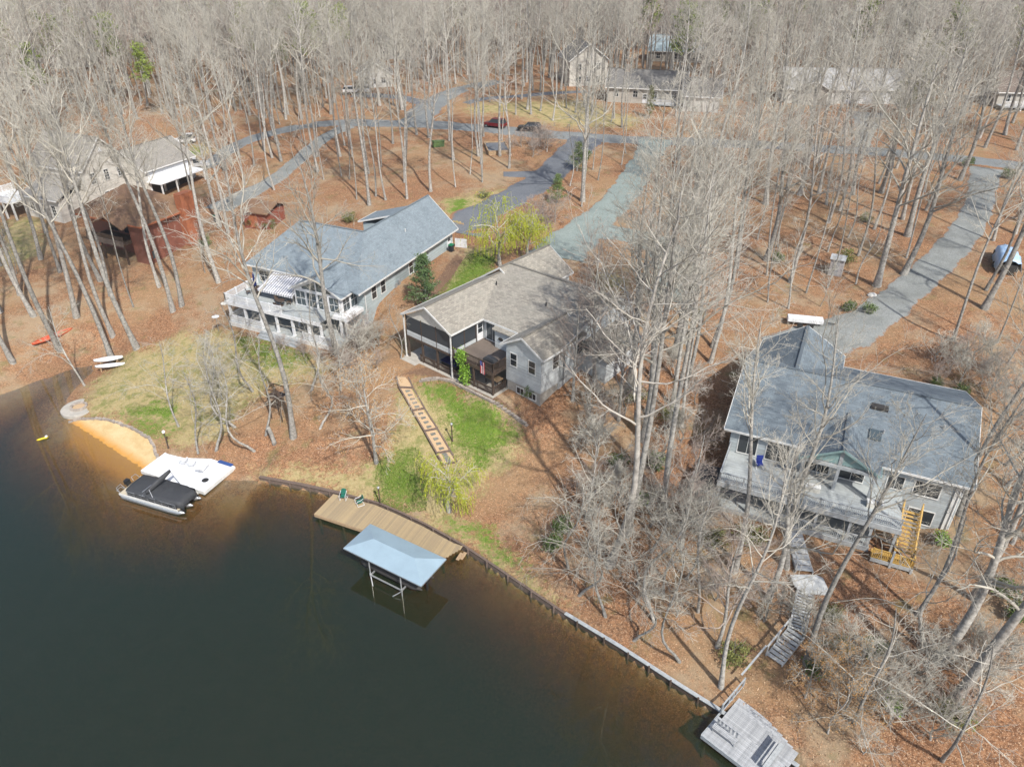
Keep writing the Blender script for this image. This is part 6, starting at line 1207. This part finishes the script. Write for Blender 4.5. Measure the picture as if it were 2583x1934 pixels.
pp('cedar', 1075, 772, 'dark green cedar between the blue and taupe houses', name='cedar_tree', s=.9); pp('smallpine', 1405, 512, 'small green pine at the edge of the asphalt drive', name='pine_tree', s=1.0); pp('smallpine', 1455, 432, 'small green pine beside the tall isolated trunk', name='pine_tree', s=1.1); pp('cedar1', 1638, 298, 'golden-brown evergreen in front of the tan house', name='evergreen_tree', s=.55); pp('cedar1', 2270, 300, 'olive evergreen right of the grey ranch house', name='evergreen_tree', s=1.4); pp('cedar1', 2310, 290, 'second olive evergreen right of the grey ranch house', name='evergreen_tree', s=1.2)
pp('pine0', 375, 118, 'bright green pine crown at the top left, left one', name='pine_tree', s=1.5); pp('pine1', 430, 112, 'bright green pine crown at the top left, right one', name='pine_tree', s=1.35); pp('pine0', 575, 160, 'small green pine at the top edge left of centre', name='pine_tree', s=1.3); pp('pine1', 2290, 180, 'olive pine rising above the grey ranch house', name='pine_tree', s=1.35); pp('pine1', 1310, 130, 'yellow-green pine in the woods at the top centre', name='pine_tree', s=.9)
for i_, (k_, x_, y_, l_) in enumerate((('arch', 600, 1075, 'slim arching tree on the lower lawn, left of the short stump'), ('under2', 668, 1100, 'slim leaning tree between the lawn and the bulkhead'), ('under1', 452, 1075, 'thin leaning tree on the lawn behind the globe lamp'), ('arch', 800, 1085, 'arching bare tree right of the tall lawn tree'), ('under2', 640, 985, 'thin bare tree in the middle of the left lawn'), ('under1', 860, 985, 'thin bare tree between the white decks and the garden walk'))): pp(k_, x_, y_, l_, s=.95, rz=i_*1.1)
p = P(692,1118); o = MB().rings([[(dx+r*math.cos(q*.785), r*math.sin(q*.785), z_) for q in range(8)] for dx, r, z_ in ((0,.3,-.2),(0,.24,.3),(-.12,.21,1.2),(-.3,.19,2.1),(-.33,.1,2.15))]).build('tree_stump', 'bark_grey', None, True, loc=tuple(p)); tag(o, 'short cut-off grey tree stump on the brown lower lawn', 'stump')
# climbing plant on the taupe deck
v0 = in_frame(h2, 1.9, -.35); t = thing('climbing_plant', 'bright green climbing plant against the brown deck railing', 'plant', (v0[0], v0[1], float(zt(v0[0], v0[1])[0])), H2A)
rng = np.random.default_rng(5); MB().tube([(0,0,0),(.05,.1,1.2),(-.05,.1,2.4),(-.25,.1,3.6)], .03, 6).build('stem', 'bark_grey', t)
C = np.concatenate([np.array(c)+rng.normal(0, 1, (m_, 3))*np.array([.32,.2,.34]) for c, m_ in (((-.2,0,3.5),330),((-.3,.0,3.0),220),((.1,0,1.9),300),((.15,0,1.3),240),((.1,0,.6),130),((0,0,.2),50))]); A = Acc(); A.add(leaves(rng, C, .11)); inst(A.mesh('foliage', ['leaf_bright']), 'foliage', t)
# ------------------------------------------------------------------ woods: countable trees first, then the far mass
HOUSES = [(H1O, H1A, -3, 18, -3, 30), (H2O, H2A, -9, 15, -3, 23), (H3O, H3A, -4, 21, -6.5, 19), (O, R(-26), -16, 2.5, -4, 12), (C_, R(-24), -17, 8, -8, 22)]
LAWN = [W2(p_) for p_ in G_DRY+G_GRS+G_SND]
FARH = [(o.location.x, o.location.y) for o in bpy.data.objects if o.get('category') == 'house' and o.location.y > 135]
CARS = [(o.location.x, o.location.y) for o in bpy.data.objects if o.get('category') in ('car', 'truck', 'shed', 'trailer', 'planter')]
def free(x, y, road=.8, lawn=True, hm=0):
    x = np.asarray(x); y = np.asarray(y); ok = np.ones(x.shape, bool)
    for (o, a, x0, x1, y0, y1) in HOUSES:
        dx = x-o[0]; dy = y-o[1]; lx = dx*math.cos(a)+dy*math.sin(a); ly = -dx*math.sin(a)+dy*math.cos(a); ok &= ~((lx > x0-hm) & (lx < x1+hm) & (ly > y0-hm) & (ly < y1+hm))
    for c, w_ in ROADS:
        d = np.full(x.shape, 1e9)
        for (p, q) in zip(c[::3], w_[::3]): d = np.minimum(d, np.hypot(x-p[0], y-p[1])-q/2)
        ok &= d > road
    if lawn:
        for L_ in LAWN: sd, _ = poly_sd(x, y, L_); ok &= sd < .3
    sd, _ = poly_sd(x, y, LAKE); ok &= sd < -.8
    for hx, hy in FARH: ok &= ~((np.abs(x-hx) < 11) & (y > hy-14) & (y < hy)) if hx > 60 else True
    for hx, hy in FARH: ok &= np.hypot(x-hx, y-hy-4) > 7.5
    for hx, hy in CARS: ok &= np.hypot(x-hx, y-hy) > 3.2
    return ok
def scatter(poly, n, mind, rngs, **kw):
    """random spots inside a photo-surveyed outline, kept off roads, houses and lawns and apart from each other"""
    W_ = W2(poly); lo, hi = W_.min(0), W_.max(0); out = []
    for _ in range(60):
        q = rngs.uniform(lo, hi, (400, 2)); sd, _h = poly_sd(q[:, 0], q[:, 1], W_); q = q[(sd > 0)]
        if len(q): q = q[free(q[:, 0], q[:, 1], **kw)]
        for p in q:
            if all((p[0]-a)**2+(p[1]-b)**2 > mind**2 for a, b in PLANTED[-260:]+out): out.append((p[0], p[1]))
            if len(out) >= n: return out
    return out
rs = np.random.default_rng(77); rk_ = random.Random(5)
FK = ['sapling','under1','forest0','forest1','forest2','forest3','forest4','forest1','pole0','pole1','pole2','oak0','oak2','pale1']
AREAS = [ # outline, count, min spacing, kinds, label, group
 ([(860,340),(1060,330),(1290,350),(1330,420),(1240,470),(1120,480),(1080,500),(960,520),(880,520),(800,480),(760,430)], 34, 2.4, ['forest0','forest2','forest3','pole0','pole1','pole2','forest4'], 'slim straight bare tree on the orange leaf slope between road and blue house', 'trees between the road and the blue house'),
 ([(560,400),(760,330),(870,330),(760,420),(700,500),(620,540),(560,620),(500,620),(500,520)], 16, 3.0, FK, 'bare tree between the chalet drive and the blue house', 'trees around the chalet drive'),
 ([(0,640),(160,640),(300,690),(420,690),(540,640),(560,740),(470,820),(330,860),(200,905),(60,950),(0,980)], 13, 4.2, ['tall0','tall1','tall2','pole2','sapling','forest3'], 'bare tree on the leaf-covered bank at the left', 'trees on the left bank'),
 ([(0,420),(60,340),(200,330),(160,480),(140,620),(0,640)], 6, 5.0, ['tall0','tall1','tall2','forest4'], 'bare tree around the cream house at the left edge', 'trees by the cream house'),
 ([(1690,380),(2060,390),(2420,420),(2440,560),(2290,700),(2150,770),(1960,780),(1800,760),(1760,620)], 62, 2.3, FK+['pole0','pole1','under1'], 'bare tree in the wood between the two gravel drives', 'trees between the gravel drives'),
 ([(1500,760),(1740,780),(1850,860),(1790,1060),(1760,1150),(1600,1130),(1510,980)], 15, 2.8, ['maple0','oak0','oak1','forest1','forest3','under2','forest2'], 'bare tree between the taupe house and the slate house', 'trees between the two right-hand houses'),
 ([(1400,1430),(1560,1330),(1760,1340),(1830,1480),(1800,1700),(1660,1660),(1480,1540)], 13, 2.5, ['under2','under1','arch','under2','arch','under0','maple0'], 'bare tree on the bank above the pale seawall', 'trees above the seawall'),
 ([(2500,470),(2700,470),(2800,900),(2650,1000),(2480,960),(2250,880),(2330,780),(2500,640)], 16, 3.2, FK, 'bare tree right of the long gravel drive', 'trees at the right edge'),
 ([(2480,1050),(2700,1000),(2800,1500),(2700,1900),(2450,1934),(2200,1934),(2130,1800),(2230,1600),(2420,1450),(2500,1300)], 15, 3.0, ['forest0','forest2','under1','under2','arch','under2'], 'bare tree on the leafy slope at the lower right corner', 'trees at the lower right'),
 ([(1480,390),(1600,380),(1590,440),(1530,510),(1470,545),(1400,575),(1330,600),(1300,560),(1400,480)], 7, 2.2, ['pole0','pole1','sapling','under0'], 'thin bare tree on the strip between the two central drives', 'trees between the central drives'),
 ([(1180,250),(1450,250),(1620,310),(1600,335),(1400,312),(1280,300)], 22, 2.2, ['forest0','forest2','pole1','pole2'], 'bare tree on the dry grass behind the parked cars', 'trees behind the parked cars'),
 ([(1650,330),(1650,290),(1900,270),(2250,290),(2480,330),(2700,330),(2700,400),(2400,380),(2000,355)], 30, 3.0, FK, 'bare tree beyond the road at the upper right', 'trees beyond the road, right'),
 ([(420,300),(700,250),(900,260),(1040,265),(1000,295),(800,300),(640,325),(500,340)], 34, 2.5, FK, 'bare tree beyond the road at the upper left', 'trees beyond the road, left'),
]
KW = {'forest': 'straight', 'pole': 'slim', 'oak': 'broad-crowned', 'pale': 'pale-barked', 'tall': 'very tall', 'maple': 'bushy reddish', 'under': 'small drooping', 'arch': 'small arching', 'sapling': 'thin young'}
def kl(lab, key): return KW[key.rstrip('0123456789')]+' '+lab.replace('slim straight ', '').replace('thin bare', 'bare')
for poly, n_, md, kinds, lab, grp in AREAS:
    lawn_ = 'dry grass' not in lab
    sp_ = scatter(poly, n_, md, rs, lawn=lawn_); sp_.sort(key=lambda p: p[0]/p[1])
    for i, (x, y) in enumerate(sp_): kk = rk_.choice(kinds); plant(kk, x, y, kl(lab, kk) if len(sp_) > 12 else kl(lab, kk)+', %s from the left' % ORD[i], group=grp, s=rk_.uniform(.78, 1.08))
# understory shrubs
SHR = [([(1440,1000),(1750,900),(1800,1350),(1720,1600),(1500,1450),(1450,1250)], 34, 'bare twiggy shrub in the undergrowth right of the taupe house', 'shrubs right of the taupe house', ['shrub0','shrub1','shrub0']),
 ([(1720,1500),(1850,1500),(2150,1900),(2500,1900),(2583,1500),(2250,1650),(2050,1600)], 24, 'bare twiggy shrub on the lower right slope', 'shrubs on the lower right slope', ['shrub0','shrub0','shrub1']),
 ([(880,860),(1000,850),(1010,920),(900,1000),(830,950)], 10, 'bare brown shrub between the two central houses', 'shrubs between the central houses', ['shrub0','shrub1']),
 ([(1330,560),(1460,560),(1400,620),(1330,640),(1290,600)], 8, 'bare brown shrub behind the taupe garage', 'shrubs behind the taupe garage', ['shrub1']),
 ([(1290,365),(1400,370),(1380,400),(1290,400)], 8, 'reddish bare shrub by the parking spur', 'shrubs by the parking spur', ['shrub1']),
 ([(2200,880),(2450,900),(2600,1000),(2500,1040),(2300,960)], 12, 'bare shrub behind the slate roof ridge', 'shrubs behind the slate house', ['shrub0','shrub1']),
 ([(600,835),(700,862),(860,905),(800,925),(690,870)], 6, 'low brown shrub along the white deck skirting', 'shrubs along the white decks', ['shrub1'])]
for poly, n_, lab, grp, kinds in SHR:
    sp_ = scatter(poly, n_, 1.1, rs, lawn=False, hm=-2.2 if 'white deck' in lab else 0); sp_.sort(key=lambda p: p[0]/p[1])
    for i, (x, y) in enumerate(sp_): plant(rk_.choice(kinds), x, y, lab if len(sp_) > 12 else lab+', %s from the left' % ORD[i], 'shrub', grp, (rk_.uniform(.4, .6) if 'white deck' in lab else rk_.uniform(.7, 1.4)), name='bare_shrub', parts=('stem', 'twigs'))
GR = [(1340,1000,'bush_green'),(1600,1010,'bush_olive'),(1560,1180,'bush_green'),(1660,1180,'bush_green'),(1690,1060,'bush_olive'),(1395,1385,'bush_green'),(1620,1270,'bush_bright'),(1800,1370,'bush_olive'),(1890,1370,'bush_olive'),(2120,1640,'bush_olive'),(2200,1650,'bush_green'),(2060,1700,'bush_green'),(2250,1780,'bush_bright'),(1850,1660,'bush_olive'),(2530,1500,'bush_green'),(2560,1560,'bush_green'),(2375,1370,'bush_bright'),(2360,975,'bush_green'),(2420,1000,'bush_green'),(2190,790,'bush_green'),(2140,785,'bush_green'),(2440,420,'bush_green'),(2540,450,'bush_green'),(650,570,'bush_olive'),(680,575,'bush_olive'),(880,560,'bush_olive'),(1480,400,'bush_green'),(2180,560,'bush_olive'),(2130,660,'bush_olive'),(1960,660,'bush_green'),(1740,720,'bush_green'),(1760,800,'bush_olive'),(2100,1560,'bush_olive'),(2400,1820,'bush_olive'),(1420,1340,'bush_green'),(1020,590,'bush_green'),(520,620,'bush_green'),(1220,500,'bush_olive')]
for x_, y_, k_ in GR: pp(k_, x_, y_, {'bush_green': 'dark green leafy bush in the undergrowth', 'bush_olive': 'olive green bush in the undergrowth', 'bush_bright': 'bright green leafy bush in the undergrowth'}[k_], cat='bush', group='green bushes in the undergrowth', name='green_bush', s=random.uniform(.8, 1.3), parts=('stem', 'foliage'))
for i, (x_, y_) in enumerate(((2030,1760),(2090,1850),(2130,1790))): pp('beechsap', x_, y_, 'small sapling hung with tan leaves beside the weathered dock, %s from the left' % ORD[i], group='leafy saplings by the weathered dock', name='beech_sapling', s=random.uniform(.7, .9))
# far woods: one mass, instanced on points
n_far = 0; pts = []
rf = np.random.default_rng(99)
for dmin, dmax, step in ((150, 260, 4.3), (260, 420, 5.2), (420, 640, 7.5)):
    ys = np.arange(dmin, dmax, step)
    for yy in ys:
        hw_ = yy*.78+25; xs = np.arange(-hw_, hw_, step); q = np.stack([xs, np.full(xs.shape, yy)], 1)+rf.uniform(-step*.48, step*.48, (len(xs), 2)); pts.append(q)
yy = np.concatenate(pts); sdist = np.ones(len(yy), bool)
# leave out what the individual trees, the road corridor and open ground already fill
def px_of(x, y, z):
    zc = y*_c-(z-CAM_H)*_s; yc = -(y*_s+(z-CAM_H)*_c); return CX+FPX*x/zc, CY+FPX*yc/zc
zz_ = zt(yy[:, 0], yy[:, 1]); pxs, pys = px_of(yy[:, 0], yy[:, 1], zz_)
limit = np.interp(pxs, [-400, 0, 420, 900, 1040, 1180, 1450, 1650, 2250, 2600, 3000], [420, 340, 300, 262, 255, 240, 228, 262, 275, 320, 330])
m = pys < limit
near = np.hypot(yy[:, 0], yy[:, 1]) < 260; okm = np.ones(len(yy), bool); okm[near] = free(yy[near, 0], yy[near, 1], 1.2, False); m &= okm
side = np.zeros(0)
yy = yy[m]; zz_ = zz_[m]
me = bpy.data.meshes.new('far_woods'); me.from_pydata([(a, b, c) for (a, b), c in zip(yy, zz_)], [], [])
for nm, ty, val in (('rot', 'FLOAT', rf.uniform(0, 6.28, len(yy))), ('scl', 'FLOAT', rf.uniform(.75, 1.12, len(yy))), ('idx', 'INT', np.where(rf.random(len(yy)) < .055, 5, rf.integers(0, 5, len(yy))))):
    a_ = me.attributes.new(nm, ty, 'POINT'); a_.data.foreach_set('value', val.astype(np.float32 if ty == 'FLOAT' else np.int32))
fw = bpy.data.objects.new('far_woods', me); col.objects.link(fw); tag(fw, 'dense grey mass of bare woodland filling the top of the picture', 'woods'); fw['kind'] = 'stuff'
src = bpy.data.collections.new('far_tree_sources')
for i in range(5): src.objects.link(bpy.data.objects.new('far_tree_%d' % i, TREES['far%d' % i]))
fp2 = bpy.data.objects.new('far_tree_5', TREES['farpine'][1]); src.objects.link(fp2)
ng = bpy.data.node_groups.new('far_woods', 'GeometryNodeTree'); ng.interface.new_socket('Geometry', in_out='INPUT', socket_type='NodeSocketGeometry'); ng.interface.new_socket('Geometry', in_out='OUTPUT', socket_type='NodeSocketGeometry')
gi = ng.nodes.new('NodeGroupInput'); go = ng.nodes.new('NodeGroupOutput'); ip = ng.nodes.new('GeometryNodeInstanceOnPoints'); ci = ng.nodes.new('GeometryNodeCollectionInfo')
ci.inputs['Collection'].default_value = src; ci.inputs['Separate Children'].default_value = True; ci.inputs['Reset Children'].default_value = True; ip.inputs['Pick Instance'].default_value = True
def na(nm, ty):
    x = ng.nodes.new('GeometryNodeInputNamedAttribute'); x.data_type = ty; x.inputs['Name'].default_value = nm; return [o for o in x.outputs if o.enabled][0] if any(o.enabled for o in x.outputs) else x.outputs[0]
cx_ = ng.nodes.new('ShaderNodeCombineXYZ'); ng.links.new(na('rot', 'FLOAT'), cx_.inputs[2]); ng.links.new(cx_.outputs[0], ip.inputs['Rotation']); ng.links.new(na('scl', 'FLOAT'), ip.inputs['Scale']); ng.links.new(na('idx', 'INT'), ip.inputs['Instance Index'])
ng.links.new(gi.outputs[0], ip.inputs['Points']); ng.links.new(ci.outputs[0], ip.inputs['Instance']); ng.links.new(ip.outputs[0], go.inputs[0])
md_ = fw.modifiers.new('woods', 'NODES'); md_.node_group = ng
print('TREES', NT[0], 'FAR', len(yy))

# fallen leaves and sticks lying on the near ground
rl = np.random.default_rng(3); q = np.stack([rl.uniform(-75, 70, 150000), 24+110*rl.random(150000)**1.5], 1); zz2 = zt(q[:, 0], q[:, 1]); k_ = (zz2 > .12) & (np.abs(q[:, 0]) < q[:, 1]*.72+12)
q = q[k_]; zz2 = zz2[k_]; k_ = free(q[:, 0], q[:, 1], .1, True); q = q[k_][:70000]; zz2 = zz2[k_][:70000]
C = np.concatenate([q, (zz2+.035)[:, None]], 1); n = len(C); u = nrm(np.concatenate([rl.normal(0, 1, (n, 2)), rl.normal(0, .18, (n, 1))], 1)); v = nrm(np.cross(np.array([[0, 0, 1.]])+rl.normal(0, .25, (n, 3)), u)); s_ = rl.uniform(.03, .07, (n, 1))
V = np.stack([C-u*s_, C+v*s_*.6, C+u*s_, C-v*s_*.6], 1).reshape(-1, 3)
plain('fallen_leaf_pale', (.60,.43,.28), .9, (.50,.33,.2), 3); plain('fallen_leaf_dark', (.20,.105,.06), .9, (.14,.075,.045), 3); plain('fallen_leaf_orange', (.40,.235,.135), .9, (.33,.18,.10), 3)
lm = np_mesh('leaf_litter', V, [np.arange(4*n).reshape(n, 4)], ['fallen_leaf_pale', 'fallen_leaf_dark', 'fallen_leaf_orange'], rl.integers(0, 3, n)); ll = inst(lm, 'leaf_litter'); ll['kind'] = 'stuff'; tag(ll, 'fallen brown leaves scattered over the woodland floor', 'leaves')
# grass tufts on the lawns
gl_ = []
for W_, n_, mi_ in [(W2(p_), 9000, 0) for p_ in (G_GRS[0], G_GRS[3], G_GRS[4], G_GRS[1])]+[(W2(p_), 16000, 1) for p_ in G_DRY[:2]]:
    q = rl.uniform(W_.min(0), W_.max(0), (n_, 2)); sd, _h = poly_sd(q[:, 0], q[:, 1], W_); q = q[sd > -.6]; q = q[poly_sd(q[:, 0], q[:, 1], W2(G_SND[0]))[0] < -.2]; z_ = zt(q[:, 0], q[:, 1]); k_ = z_ > .1; gl_.append((q[k_], z_[k_], mi_))
C = np.concatenate([np.concatenate([a, b[:, None]], 1) for a, b, _ in gl_]); mi2 = np.concatenate([np.full(len(a), c) for a, _, c in gl_]); n = len(C); u = nrm(np.concatenate([rl.normal(0, 1, (n, 2)), np.zeros((n, 1))], 1)); s_ = rl.uniform(.03, .07, (n, 1)); hh = rl.uniform(.05, .13, (n, 1))
V = np.stack([C-u*s_, C+u*s_, C+np.concatenate([rl.normal(0, .04, (n, 2)), hh], 1)], 1).reshape(-1, 3)
plain('grass_green', (.10,.165,.022), .9, (.17,.215,.04), 1.2); plain('grass_dry', (.33,.27,.13), .9, (.21,.205,.07), .8)
gt = inst(np_mesh('lawn_grass', V, [np.arange(3*n).reshape(n, 3)], ['grass_green', 'grass_dry'], mi2), 'lawn_grass'); gt['kind'] = 'stuff'; tag(gt, 'short patchy green and dry grass on the waterside lawns', 'grass')
# thin spring haze
hm = bpy.data.materials.new('haze'); hm.use_nodes = True; hn = hm.node_tree; hn.nodes.clear(); ho = hn.nodes.new('ShaderNodeOutputMaterial'); pv = hn.nodes.new('ShaderNodeVolumePrincipled'); M['haze'] = hm
pv.inputs['Color'].default_value = (.86,.9,.96,1); pv.inputs['Density'].default_value = .00014; hn.links.new(pv.outputs[0], ho.inputs['Volume'])
hz = MB().box(-1700, 1700, -170, 2600, -8, 49).build('haze', 'haze'); hz['kind'] = 'stuff'
